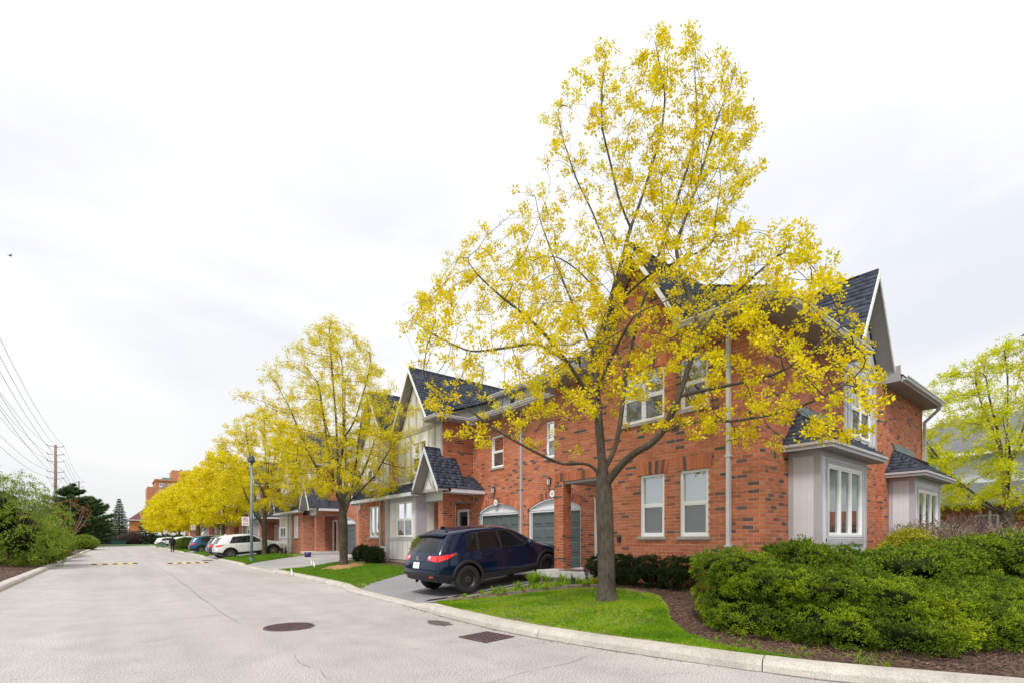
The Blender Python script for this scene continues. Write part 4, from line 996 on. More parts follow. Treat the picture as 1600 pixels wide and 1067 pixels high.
# ------------------------------------------------------------------ timber-fronted houses along the row
def timber_house(y0, mir, label, near, bayfront, num, rec=3.53):
    """y0: porch-side face; the block runs 4.4 m away from it (mir flips along Y)"""
    sg = -1 if mir else 1
    Y = lambda v: y0+sg*v
    def yr(a, b): a, b = Y(a), Y(b); return (min(a, b), max(a, b))
    H = House('brick_house', (11.5, Y(2.2), .45), label, 'townhouse', 'row of joined brick townhouses', near); H.arch = MB() if near else None
    if not near: H.arch = MB()
    UX, GX, Z2 = 10.13, 9.70, 6.12; W = 4.42
    # upper storey: brick flank to the recess, boarded front
    flank = Fr('Y', y0, -sg)
    H.wall(flank, UX, RX, 2.95, Z2)
    H.wall(Fr('Y', y0, -sg), UX, UX+.55, .60, 2.95); H.wall(Fr('X', UX), *yr(.0,.36), .60, 2.95); H.wall(Fr('Y', Y(.36), sg), UX, UX+.55, .60, 2.95); H.wall(Fr('X', UX+.55, 1), *yr(0,.36), .6, 2.95)
    up = Fr('X', UX); a, b = yr(.02, W-.32); wu = yr(1.30, 2.52); wz = (4.25, 5.62)
    m = MB()
    up.box(m, a, wu[0], -.05, 0, 3.0, 6.16); up.box(m, wu[1], b, -.05, 0, 3.0, 6.16); up.box(m, wu[0], wu[1], -.05, 0, 3.0, wz[0]); up.box(m, wu[0], wu[1], -.05, 0, wz[1], 6.16)
    gc = Y(2.22); ghw = 1.62
    m.prism([up.p(gc-1.54,0,6.16), up.p(gc+1.54,0,6.16), up.p(gc,0,8.50)], (.05,0,0))
    fo = m.build('boarded_front', MT['stucco'], H.root)
    t = MB()
    up.box(t, a, a+.10, 0, .025, 3.4, 6.1); up.box(t, b-.10, b, 0, .025, 3.4, 6.1); up.box(t, a+.1, b-.1, 0, .024, 5.98, 6.16); up.box(t, a+.1, b-.1, 0, .024, 4.02, 4.14)
    for q in (.62, 1.12, 2.70, 3.25): lo, hi = yr(q-.04, q+.04); up.box(t, lo, hi, 0, .022, 3.4 if q in (1.12,2.70) else 4.14, 4.02 if q in (1.12,2.7) and False else 5.98)
    for q in (1.55, 2.22, 2.9): lo, hi = yr(q-.04, q+.04); up.box(t, lo, hi, 0, .022, 6.16, 6.16+max(.3, (1.4-abs(q-2.22))*1.5))
    t.build('timber_trim', MT['timber'], fo)
    window(H, up, *wu, *wz, 'hung', sill=False, dep=-.01, blind='curtain', mulls=2)
    lo, hi = yr(W-.32, W)
    if near: H.wall(Fr('X', UX+.04), lo, hi, .45, Z2+.3)
    else: m = MB(); m.box(UX+.04, UX+.2, lo, hi, .45, Z2+.3); m.build('party_pier', MT['brick_far'], H.root)
    spout(H, [(UX-.03, Y(W-.4), 6.0), (UX-.03, Y(W-.4), 3.6), (GX-.06, Y(W-.4), 3.2), (GX-.06, Y(W-.4), .5)], .045)
    # ground floor
    g = Fr('X', GX); a, b = yr(1.40, W)
    if bayfront:
        wa, wb = yr(1.72, 3.18); wz0, wz1 = 1.52, 3.02; m = MB()
        g.box(m, a, wa, -.05, 0, .55, 3.3); g.box(m, wb, b, -.05, 0, .55, 3.3); g.box(m, wa, wb, -.05, 0, .55, wz0); g.box(m, wa, wb, -.05, 0, wz1, 3.3)
        fl = Fr('Y', Y(1.40), -sg); fl.box(m, GX+.05, UX+.4, -.05, 0, .55, 3.3)
        bo = m.build('bay', MT['stucco'], H.root); t = MB()
        g.box(t, a-.012, a+.11, 0, .02, .55, 3.2); g.box(t, b-.11, b, 0, .02, .55, 3.2); g.box(t, a+.11, b-.11, 0, .018, wz0-.14, wz0-.02); g.box(t, a+.11, b-.11, 0, .018, wz1+.02, 3.2); fl.box(t, GX-.015, UX+.02, 0, .015, .55, 3.25)
        for k in range(6): q = a+.3+(b-a-.6)*k/5; g.box(t, q-.015, q+.015, 0, .012, .55, wz0-.14)
        t.build('timber_trim', MT['trim'], bo)
        window(H, g, wa, wb, wz0, wz1, 'hung', sill=False, dep=-.0, blind='curtain', mulls=2)
        m = MB(); m.box(GX+.03, UX+1, a+.02, b-.02, .2, .56); m.build('foundation', MT['concrete'], H.root)
    else:
        wa, wb = yr(2.55, 3.65); H.wall(g, a, b, .45, 3.3, [(wa, wb, 1.52, 3.02)]); H.soldier(g, wa-.05, wb+.05, 3.03, 3.25, .012)
        window(H, g, wa, wb, 1.52, 3.02, 'casement', blind='curtain', mulls=2); H.wall(Fr('Y', Y(1.40), -sg), GX, RX, .45, 3.0)
    if bayfront: H.wall(Fr('Y', Y(1.40), -sg), UX+.4, RX, .45, 3.0)
    # porch
    H.wall(Fr('X', RX), *yr(-.02,1.40), .45, 3.0, [(*yr(.32,1.2), .62, 2.7)])
    m = MB(); q = yr(.32,1.2); rr = Fr('X', RX); rr.box(m, q[0], q[0]+.09, -.1, .03, .62, 2.7); rr.box(m, q[1]-.09, q[1], -.1, .03, .62, 2.7); rr.box(m, q[0]+.09, q[1]-.09, -.1, .03, 2.6, 2.7); m.build('door_frame', MT['white'], H.root)
    m = MB(); rr.box(m, q[0]+.09, q[1]-.09, -.08, -.05, .63, 2.6); do = m.build('front_door', MT['door'], H.root)
    m = MB(); rr.box(m, q[0]+.2, q[1]-.2, -.05, -.045, 1.2, 2.4); m.build('door_glass', MT['carglass'], do)
    p0, p1 = yr(-.12, 1.38)
    m = MB(); m.box(9.55, RX, p0, p1, .47, .62); m.build('porch_slab', MT['slab'], H.root)
    m = MB(); m.box(9.65, RX, p0+.06, p1-.02, .15, .465); m.build('porch_base', MT['slab'], H.root)
    m = MB(); m.box(UX, RX, *yr(0,1.4), 2.96, 3.0); m.build('porch_ceiling', MT['soffit'], H.root)
    # skirt roof over the ground floor and the little porch gable
    ze, zs = 3.36, 3.86; a, b = yr(1.15, W+.02)
    H.shingles([(GX-.38, a, ze), (GX-.38, b, ze), (UX-.02, b, zs), (UX-.02, a, zs)], .14)
    m = MB(); m.box(GX-.40, GX-.375, a, b, ze-.16, ze-.015); m.box(GX-.375, GX, a, b, ze-.14, ze-.12); m.build('fascia', MT['siding'], H.root)
    pc, ph, zp, zf = Y(.22), 1.02, 5.02, 3.40; fx = 9.42
    for s1 in (-1, 1):
        H.shingles([(fx, pc+s1*ph, zf), (UX+.6, pc+s1*ph, zf), (UX+.6, pc, zp), (fx, pc, zp)], .14)
        m = MB(); m.prism([(fx-.03, pc+s1*(ph+.02), zf-.03), (fx-.03, pc, zp), (fx-.03, pc, zp-.18), (fx-.03, pc+s1*(ph+.02), zf-.20)], (.028,0,0)); m.build('barge_board', MT['siding'], H.root)
        m = MB(); m.prism([(fx, pc+s1*ph, zf-.08), (fx, pc, zp-.09), (fx, pc, zp-.12), (fx, pc+s1*ph, zf-.11)], (.5,0,0)); m.build('soffit', MT['soffit'], H.root)
    m = MB(); m.prism([(fx+.42, pc-ph+.08, zf-.08), (fx+.42, pc+ph-.08, zf-.08), (fx+.42, pc, zp-.18)], (.04,0,0)); go = m.build('gable_panel', MT['stucco'], H.root)
    t = MB(); xx = fx+.41
    t.bar((xx, pc, zf), (xx, pc, zp-.35), .10, .022, (1,0,0))
    for s1 in (-1, 1): t.bar((xx, pc+s1*.05, zf+.02), (xx, pc+s1*.48, zf+.62), .09, .02, (1,0,0))
    t.bar((xx-.004, pc-ph+.1, zf-.02), (xx-.004, pc+ph-.1, zf-.02), .12, .03, (1,0,0)); t.build('timber_trim', MT['timber'], go)
    ey = Y(-.80); w_ = Y(.0)
    H.shingles([(UX-.1, ey, zf), (RX+.02, ey, zf), (RX+.02, w_, zf+.58), (UX-.1, w_, zf+.58)], .14)
    m = MB(); q = sorted((ey, ey+sg*.025)); m.box(UX-.1, RX, q[0], q[1], zf-.16, zf-.012); q = sorted((ey+sg*.025, w_)); m.box(UX-.1, RX, q[0], q[1], zf-.14, zf-.12); m.build('fascia', MT['siding'], H.root)
    # main gable and eaves
    gable(H, 'X', gc, ghw, 6.28, 8.72, UX-.38, 16.5, wall=UX)
    a, b = yr(-.45, W)
    m = MB()
    for (p, q) in ((a, gc-ghw+.03), (gc+ghw-.03, b)):
        if q-p > .05: m.box(UX-.5, UX-.475, p, q, Z2-.02, Z2+.13); m.box(UX-.475, UX, p, q, Z2-.01, Z2+.01)
    q = sorted((Y(-.45), Y(-.425))); m.box(UX-.475, RX-.5, q[0], q[1], Z2-.02, Z2+.13); q = sorted((Y(-.425), Y(0))); m.box(UX, RX-.5, q[0], q[1], Z2-.01, Z2+.01); m.build('fascia', MT['soffit'], H.root)
    g0_, g1_ = gc-ghw+.02, gc+ghw-.02
    if g0_-a > .05: H.shingles([(UX-.5, a, Z2+.14), (UX-.5, g0_, Z2+.14), (9.75, g0_, Z2+.18), (16, gc, Z2+2.4), (16, a, Z2+2.4)], .15)
    if b-g1_ > .05: H.shingles([(UX-.5, g1_, Z2+.14), (UX-.5, b, Z2+.14), (16, b, Z2+2.4), (16, gc, Z2+2.4), (9.75, g1_, Z2+.18)], .15)
    m = MB(); m.prism([(UX-.3, Y(-.02), Z2+.02), (16, Y(-.02), Z2+.02), (16, Y(-.02), Z2+2.37), (UX-.3, Y(-.02), Z2+.19)], (0, -sg*.04, 0)); m.build('flank_board', MT['stucco'], H.root)
    q = Y(-.452); gutter(H, (UX-.5, q, Z2+.03), (RX-.5, q, Z2+.03), (0,-sg,0))
    for (p, q) in ((a, gc-ghw), (gc+ghw, b)):
        if q-p > .1: gutter(H, (UX-.502, p, Z2+.03), (UX-.502, q, Z2+.03), (-1,0,0))
    # our half of the recess, with the garage
    lo, hi = yr(-rec, 0); gg = yr(-2.93, -.33); uwn = yr(-2.02, -1.24)
    rr = Fr('X', RX)
    H.wall(rr, lo, hi, .40, 6.15, [(gg[0], gg[1], 0., 2.50, .32), (uwn[0], uwn[1], 4.22, 5.46)])
    H.archring(rr, gg[0], gg[1], 2.50, .32); garage(H, rr, gg[0]+.005, gg[1]-.005, .42, 2.50, .31, near)
    window(H, rr, *uwn, 4.22, 5.46, 'hung', blind='curtain')
    lantern(H, rr, Y(-1.47), 3.30)
    if num: number_plate(H, rr, Y(-1.55), 2.86, num)
    else: number_plate(H, rr, Y(-1.55), 2.86, '') if False else None
    e = yr(-rec+.003, -.46); recess_roof(H, *e)
    if not mir: spout(H, [(RX-.05, Y(-3.48), 6.05), (RX-.05, Y(-3.48), .5)], .04) if not near else None
    m = MB(); m.box(GX+.02, 19, min(Y(0),Y(W))+.02, max(Y(0),Y(W))-.02, .1, .44); m.build('foundation', MT['concrete'], H.root)
    H.finish(300 if near and not mir else 0, 120 if near and not mir else 0)
    return H
LB = [('brick and cream timber-fronted townhouse with white bay, behind the navy SUV', 'brick townhouse with half-timbered gable behind the second maple and round bush'),
      ('brick townhouse with white porch steps and blue pot, left of the second maple', 'brick townhouse with white window bay just right of the white SUV'),
      ('brick townhouse standing behind the white SUV and its driveway', 'brick townhouse behind the blue SUV, mostly hidden by yellow maples'),
      ('far brick townhouse beyond the blue SUV, third pair from the road end', 'far brick townhouse beside the white car, under the yellow maples'),
      ('far brick townhouse behind the white cars near the road end', 'second last brick townhouse glimpsed under the farthest maples'),
      ('last brick townhouse glimpsed at the far end of the row', None)]
for i in range(6):
    y0 = BLK[i]; near = i == 0
    timber_house(y0, False, LB[i][0], near, True if i == 0 else bool(i % 2 == 0), '18' if i == 0 else None, 3.105 if i == 0 else 3.53)
    if LB[i][1]: timber_house(y0+8.84, True, LB[i][1], near, bool(i % 2 == 1), None)
# ------------------------------------------------------------------ vegetation kit
def unit(a): return a/np.maximum(1e-9, np.linalg.norm(a, axis=-1, keepdims=True))
def grow(limbs, attr, D, di, dk, iters, rng, up=.08, jit=.12):
    """space colonisation from hand-laid limbs; returns node positions and parents"""
    pos = [np.array(limbs[0][0], float)]; par = [-1]
    for li, lb in enumerate(limbs):
        pts = [np.array(p, float) for p in lb]
        if li == 0: cur = 0; pts = pts[1:]
        else:
            d = np.linalg.norm(np.array(pos)-pts[0], axis=1); cur = int(d.argmin()); pts = pts[1:]
        for p in pts:
            a = pos[cur]; n = max(1, int(round(np.linalg.norm(p-a)/D)))
            for k in range(1, n+1):
                pos.append(a+(p-a)*k/n); par.append(cur); cur = len(pos)-1
    P = np.array(pos); A = np.array(attr); alive = np.ones(len(A), bool)
    nd_ = np.full(len(A), 1e9); ni = np.zeros(len(A), int)
    def upd(i0, i1):
        for s in range(i0, i1, 400):
            e = min(i1, s+400); dd = np.linalg.norm(A[:,None,:]-P[None,s:e,:], axis=2); j = dd.argmin(1); m = dd[np.arange(len(A)), j]
            b = m < nd_; nd_[b] = m[b]; ni[b] = j[b]+s
    upd(0, len(P)); alive &= nd_ > dk
    kids = {}
    for it in range(iters):
        act = alive & (nd_ < di)
        if not act.any(): break
        acc = np.zeros_like(P); cnt = np.zeros(len(P)); v = unit(A[act]-P[ni[act]])
        np.add.at(acc, ni[act], v); np.add.at(cnt, ni[act], 1)
        src = np.nonzero(cnt > 0)[0]; d = unit(acc[src]/cnt[src][:,None]+rng.normal(0, jit, (len(src),3))+np.array([0,0,up]))
        newp = P[src]+d*D; keep = []
        for k, s in enumerate(src):
            ok = True
            for q in kids.get(int(s), []):
                if np.linalg.norm(q-newp[k]) < D*.45: ok = False; break
            if ok and len(kids.get(int(s), [])) < 4: kids.setdefault(int(s), []).append(newp[k]); keep.append(k)
        if not keep: break
        i0 = len(P); P = np.vstack([P, newp[keep]]); par += [int(src[k]) for k in keep]
        upd(i0, len(P)); alive &= nd_ > dk
    return P, np.array(par)
def wood(P, par, R0, tip, smooth=2, flare=None, slim=None):
    n = len(P); ch = [[] for _ in range(n)]
    for i in range(1, n): ch[par[i]].append(i)
    cnt = np.zeros(n)
    for i in range(n-1, -1, -1):
        if not ch[i]: cnt[i] = 1
        if par[i] >= 0: cnt[par[i]] += cnt[i]
    ex = math.log(R0/tip)/math.log(max(2, cnt[0])); rad = tip*cnt**ex
    if slim: rad = np.where(np.arange(n) >= 0, rad*(1-(1-slim[1])*np.clip((P[:,2]-slim[0])/.8, 0, 1)), rad)
    Q = P.copy()
    for _ in range(smooth):
        N_ = Q.copy()
        for i in range(1, n):
            if ch[i]:
                b = max(ch[i], key=lambda c: cnt[c]); N_[i] = Q[i]*.5+(Q[par[i]]+Q[b])*.25
        Q = N_
    V = []; F = []; base = 0
    starts = [(0, None)]
    while starts:
        s, p = starts.pop(); chain = [s] if p is None else [p, s]; c = s
        while ch[c]:
            b = max(ch[c], key=lambda q: cnt[q])
            for o in ch[c]:
                if o != b: starts.append((o, c))
            chain.append(b); c = b
        pts = Q[chain]; rr = rad[chain].copy()
        if p is not None: rr[0] = min(rr[0], rr[1]*1.25)
        k = 12 if rr.max() > .06 else 7 if rr.max() > .02 else 4
        if flare is not None and p is None:
            for i_, q in enumerate(pts):
                h = q[2]-pts[0][2]; rr[i_] *= 1+flare*math.exp(-h/.14)
        tg = np.gradient(pts, axis=0) if len(pts) > 1 else np.array([[0,0,1.]]); tg = unit(tg)
        ref = np.array([1.,0,0]) if abs(tg[0][0]) < .9 else np.array([0,1.,0])
        th = np.linspace(0, 2*math.pi, k, endpoint=False); cs, sn = np.cos(th), np.sin(th)
        for i_ in range(len(pts)):
            t = tg[i_]; a = ref-t*ref.dot(t); a /= max(1e-9, np.linalg.norm(a)); ref = a; b2 = np.cross(t, a)
            V.append(pts[i_]+rr[i_]*(cs[:,None]*a+sn[:,None]*b2))
        for i_ in range(len(pts)-1):
            o = base+i_*k
            for j in range(k): F.append((o+j, o+(j+1)%k, o+k+(j+1)%k, o+k+j))
        base += len(pts)*k
    return Q, rad, ch, np.vstack(V), np.array(F)

def tmpl_bloom(rng, n=15, R_=.085, s=(.026,.05), flat=.75):
    """loose umbel of small leaves / florets: bent quads around a point"""
    V = []; F = []
    for k in range(n):
        d = unit(rng.normal(0,1,3)+np.array([0,0,.35])); d[2] *= flat; c = d*R_*rng.uniform(.05,1.0); t = unit(d+rng.normal(0,.5,3)); sd = unit(np.cross(t, rng.normal(0,1,3))); L_ = rng.uniform(*s); W_ = L_*rng.uniform(.55,.85)
        nn = np.cross(t, sd)
        i = len(V); V += [c, c+t*L_*.5+sd*W_*.5+nn*L_*.12, c+t*L_, c+t*L_*.5-sd*W_*.5+nn*L_*.12]; F.append((i,i+1,i+2,i+3))
    return np.array(V), np.array(F)
def tmpl_spray(rng, n=9, L_=.10, wd=.018, spread=.55):
    """feathery conifer spray along +Z"""
    V = []; F = []
    for k in range(n):
        h = rng.uniform(0,.55)*L_; d = unit(np.array([rng.normal(0,spread), rng.normal(0,spread), 1.])); c = np.array([0,0,h])
        l = L_*rng.uniform(.4,.75); sd = unit(np.cross(d, rng.normal(0,1,3))); i = len(V)
        V += [c-sd*wd, c+sd*wd, c+d*l]; F.append((i,i+1,i+2))
    return np.array(V), np.array(F)
def tmpl_needles(rng, n=14, L_=.16, wd=.006, cone=.8):
    V = []; F = []
    for k in range(n):
        d = unit(np.array([rng.normal(0,cone), rng.normal(0,cone), .8])); sd = unit(np.cross(d, rng.normal(0,1,3))); l = L_*rng.uniform(.7,1.1); c = np.array([0,0,rng.uniform(-.04,.04)]); i = len(V)
        V += [c-sd*wd, c+sd*wd, c+d*l]; F.append((i,i+1,i+2))
    return np.array(V), np.array(F)
def tmpl_tuft(rng, n=5, h=(.03,.07), wd=.005, lean=.35):
    V = []; F = []
    for k in range(n):
        a = rng.uniform(0,2*math.pi); r = rng.uniform(0,.03); c = np.array([r*math.cos(a), r*math.sin(a), -.005]); H_ = rng.uniform(*h); ln = np.array([rng.normal(0,lean), rng.normal(0,lean), 1.])*H_
        b = rng.uniform(0,math.pi); sd = np.array([math.cos(b), math.sin(b), 0])*wd; i = len(V)
        V += [c-sd*1.3, c+sd*1.3, c+ln*np.array([1.2,1.2,1.])]; F.append((i,i+1,i+2))
    return np.array(V), np.array(F)
def scatter(T, pos, axis, scale, rng):
    """bake templates at positions (axis = local +Z)"""
    pos = np.asarray(pos, float); n = len(pos); axis = unit(np.asarray(axis, float)+rng.normal(0,1e-4,(n,3))); scale = np.broadcast_to(scale, (n,))
    ref = unit(rng.normal(0,1,(n,3))); a = unit(np.cross(axis, ref)); b = np.cross(axis, a); pick = rng.integers(0, len(T), n); Vs = []; Fs = []; off = 0
    for k, (tv, tf) in enumerate(T):
        ii = np.nonzero(pick == k)[0]
        if len(ii) == 0: continue
        v = (tv[None,:,0:1]*a[ii][:,None,:]+tv[None,:,1:2]*b[ii][:,None,:]+tv[None,:,2:3]*axis[ii][:,None,:])*scale[ii][:,None,None]+pos[ii][:,None,:]
        f = tf[None,:,:]+(np.arange(len(ii))*len(tv))[:,None,None]+off
        Vs.append(v.reshape(-1,3)); Fs.append(f.reshape(-1,tf.shape[1])); off += len(ii)*len(tv)
    return np.vstack(Vs), np.vstack(Fs)
g0 = np.random.default_rng(3)
T_BLOOM = [tmpl_bloom(g0, 34, .10, (.028,.052), .72) for _ in range(12)]
T_LEAF = [tmpl_bloom(g0, 15, .15, (.05,.095), .9) for _ in range(8)]
T_MID = [tmpl_bloom(g0, 15, .125, (.036,.066), .9) for _ in range(8)]
T_FAR = [tmpl_bloom(g0, 9, .20, (.10,.17), .9) for _ in range(6)]
T_SPRAY = [tmpl_spray(g0, 5, .085, .0125, .6) for _ in range(10)]
T_NEED = [tmpl_needles(g0) for _ in range(8)]
T_TUFT = [tmpl_tuft(g0) for _ in range(10)]
T_SHRUB = [tmpl_bloom(g0, 7, .07, (.03,.055), 1.) for _ in range(8)]
T_TWIG = [tmpl_needles(g0, 7, .30, .0035, .55) for _ in range(6)]

# ------------------------------------------------------------------ the big maple in bloom
def inpoly(x, y, poly):
    r = False; j = len(poly)-1
    for i in range(len(poly)):
        xi, yi = poly[i]; xj, yj = poly[j]
        if (yi > y) != (yj > y) and x < (xj-xi)*(y-yi)/(yj-yi)+xi: r = not r
        j = i
    return r
def add_tree(name, loc, label, group, P, par, R0, tip, barkm, leafm, T, leafsel, scale, rng, flare=.5, rz=0, cat='tree'):
    root = empty(name, loc, label, cat, group, rz); ORG[root] = Vector((0,0,0))
    Q, rad, ch, V, F = wood(P, par, R0, tip, flare=flare, slim=(2.0,.72))
    link('trunk', npmesh('trunk', V, F, barkm, True), root)
    pos, ax, sc = leafsel(Q, rad, ch, par, rng)
    v, f = scatter(T, pos, ax, sc*scale, rng)
    link('crown', npmesh('crown', v, f, leafm), root)
    return root
BASE = Vector((7.34, 6.29, 0)); BASE.z = gz(7.34, 6.29)-.03
def tp(px, py, dd): v = at(px, py, 9.5+dd)-BASE; return (v.x, v.y, v.z)
rg = np.random.default_rng(21)
limbs = [[(0,0,0), tp(947,860,0), tp(944,790,0), tp(943,750,0), tp(939,700,0), tp(934,640,.05), tp(931,590,.1), tp(936,540,.1), tp(948,490,.15), tp(962,440,.15), tp(974,400,.2), tp(985,356,.2), tp(1000,318,.25), tp(1018,262,.25), tp(1034,205,.3), tp(1040,150,.25), tp(1028,90,.2), tp(1022,55,.2)],
 [tp(943,745,0), tp(922,722,-.1), tp(878,726,-.35), tp(826,701,-.55), tp(770,668,-.8), tp(728,636,-.9), tp(690,612,-1.0), tp(660,590,-1.0)],
 [tp(944,755,0), tp(968,728,-.25), tp(990,707,-.5), tp(1019,693,-.7), tp(1036,674,-.85), tp(1050,646,-1.0), tp(1066,605,-1.1), tp(1080,560,-1.2), tp(1092,520,-1.2), tp(1120,485,-1.3), tp(1146,462,-1.3), tp(1180,430,-1.3), tp(1225,390,-1.2)],
 [tp(1040,668,-.9), tp(1070,662,-1.15), tp(1099,655,-1.35), tp(1140,659,-1.6), tp(1192,650,-1.9), tp(1241,639,-2.2), tp(1286,620,-2.5), tp(1320,601,-2.7), tp(1354,575,-2.8)],
 [tp(1066,615,-1.1), tp(1110,607,-1.3), tp(1162,597,-1.6), tp(1210,586,-1.9), tp(1255,560,-2.1), tp(1300,520,-2.2), tp(1330,500,-2.3)],
 [tp(1092,520,-1.2), tp(1085,480,-1.2), tp(1066,440,-1.0), tp(1055,385,-.9), tp(1075,330,-.7), tp(1092,282,-.6), tp(1110,220,-.5), tp(1130,160,-.4), tp(1150,110,-.4)],
 [tp(942,740,0), tp(962,700,.15), tp(972,640,.35), tp(978,580,.5), tp(992,520,.4), tp(1005,470,.3), tp(1022,420,.1), tp(1042,360,.0), tp(1062,300,.1), tp(1082,240,.1), tp(1090,180,.1), tp(1085,110,.1), tp(1088,70,.1)],
 [tp(936,660,0), tp(915,610,-.3), tp(895,575,-.5), tp(862,535,-.7), tp(830,500,-.9), tp(790,470,-1.1), tp(745,430,-1.2), tp(725,400,-1.2)],
 [tp(934,640,.05), tp(905,590,.4), tp(880,560,.8), tp(840,535,1.1), tp(780,545,1.3), tp(735,550,1.4), tp(690,530,1.4), tp(640,500,1.4)],
 [tp(936,560,.1), tp(905,500,.3), tp(880,440,.5), tp(860,390,.6), tp(842,340,.6), tp(835,300,.6)],
 [tp(962,440,.15), tp(945,380,.3), tp(925,330,.3), tp(900,280,.3), tp(880,220,.3), tp(870,170,.3)],
 [tp(985,356,.2), tp(966,310,.1), tp(955,260,.0), tp(940,200,-.1), tp(940,140,-.1), tp(948,80,-.1)],
 [tp(948,490,.15), tp(985,455,-.5), tp(1020,425,-1.0), tp(1070,405,-1.4), tp(1120,380,-1.6)],
 [tp(978,580,.5), tp(960,540,1.0), tp(950,500,1.3), tp(930,450,1.5), tp(900,420,1.6), tp(870,400,1.7)],
 [tp(934,620,.1), tp(945,580,-.9), tp(965,540,-1.6), tp(985,500,-2.2)],
]
SIL = [(1015,45),(1050,38),(1090,45),(1115,80),(1160,85),(1182,110),(1172,150),(1197,205),(1192,275),(1150,330),(1235,340),(1325,395),(1310,450),(1330,500),(1395,560),(1390,640),(1330,705),(1210,720),(1110,705),(1050,690),(1000,660),(960,705),(900,690),(850,712),(760,705),(690,690),(640,600),(615,480),(700,405),(735,360),(800,300),(850,262),(838,190),(850,160),(885,120),(935,60),(955,60),(965,105),(985,130),(1000,90)]
attr = []
while len(attr) < 4300:
    x, y = rg.uniform(600,1400), rg.uniform(40,725)
    if not inpoly(x, y, SIL): continue
    xc, hwx = (1020+ (30 if y < 350 else -10), 165) if y < 350 else (1000, 390)
    if rg.random() < .65*min(1., abs(x-xc)/hwx)**2: continue
    if y < 200 and rg.random() < .35*(200-y)/160: continue
    half = 1.0+2.1*min(1, (y-40)/380.)
    if y > 600: half *= max(.5, 1-(y-600)/300.)
    cd = 0. if x < 1000 else -(x-1000)/400*1.9
    dd = cd+half*rg.uniform(-1,1)*.85
    if x < 985 and 190 < y < 400 and rg.random() < .50: continue
    if x < 800 and rg.random() < .35: continue
    if y > 640 and rg.random() < .45: continue
    p = at(x, y, 9.5+dd)
    if p.x > 9.1 and p.y > 3.5 and p.z < 8.2 and (p.z < 6.2 or (p.x > 9.2)): continue
    if p.z < 2.7: continue
    if abs(x-945) < 60 and y > 660: continue
    q = p-BASE; attr.append((q.x, q.y, q.z))
P, par = grow(limbs, np.array(attr), .14, 1.1, .20, 90, rg, .05, .16)
def sel_main(Q, rad, ch, par, rng):
    term = np.array([not c for c in ch]); thin = rad < .0065
    idx = np.nonzero(thin & (term | (rng.random(len(Q)) < .20)))[0]
    W = Q+np.array(BASE); u = np.array([pix(p)[:2] for p in W[idx]])
    keep = np.ones(len(idx), bool)
    # bare airy twigs to the upper left, as in spring before every bud opens
    z = (u[:,0] < 985)&(u[:,1] < 400)&(u[:,1] > 190); keep[z] = rng.random(z.sum()) < .9
    z = (u[:,1] > 540); keep[z] &= rng.random(z.sum()) < .72
    idx = idx[keep]
    W = Q[idx]; nf = np.sin(W[:,0]*3.1+1.7*np.sin(W[:,1]*2.3))*np.sin(W[:,1]*2.9+W[:,2]*1.3)*np.sin(W[:,2]*3.3+.7*W[:,0]); idx = idx[(nf > -.20)|(rng.random(len(idx)) < .30)]
    rep = np.repeat(idx, rng.integers(1, 3, len(idx)))
    pos = Q[rep]+rng.normal(0,.045,(len(rep),3)); pos[:,2] += .02
    ax = rng.normal(0,.4,(len(rep),3))+np.array([0,0,1.])
    return pos, ax, rng.uniform(.7,1.45,len(rep))
add_tree('maple_tree', BASE, 'large maple in yellow bloom on the front lawn before the end house', None, P, par, .165, .0036, MT['bark'], LF['maple'], T_BLOOM, sel_main, 1.0, rg, flare=.45)

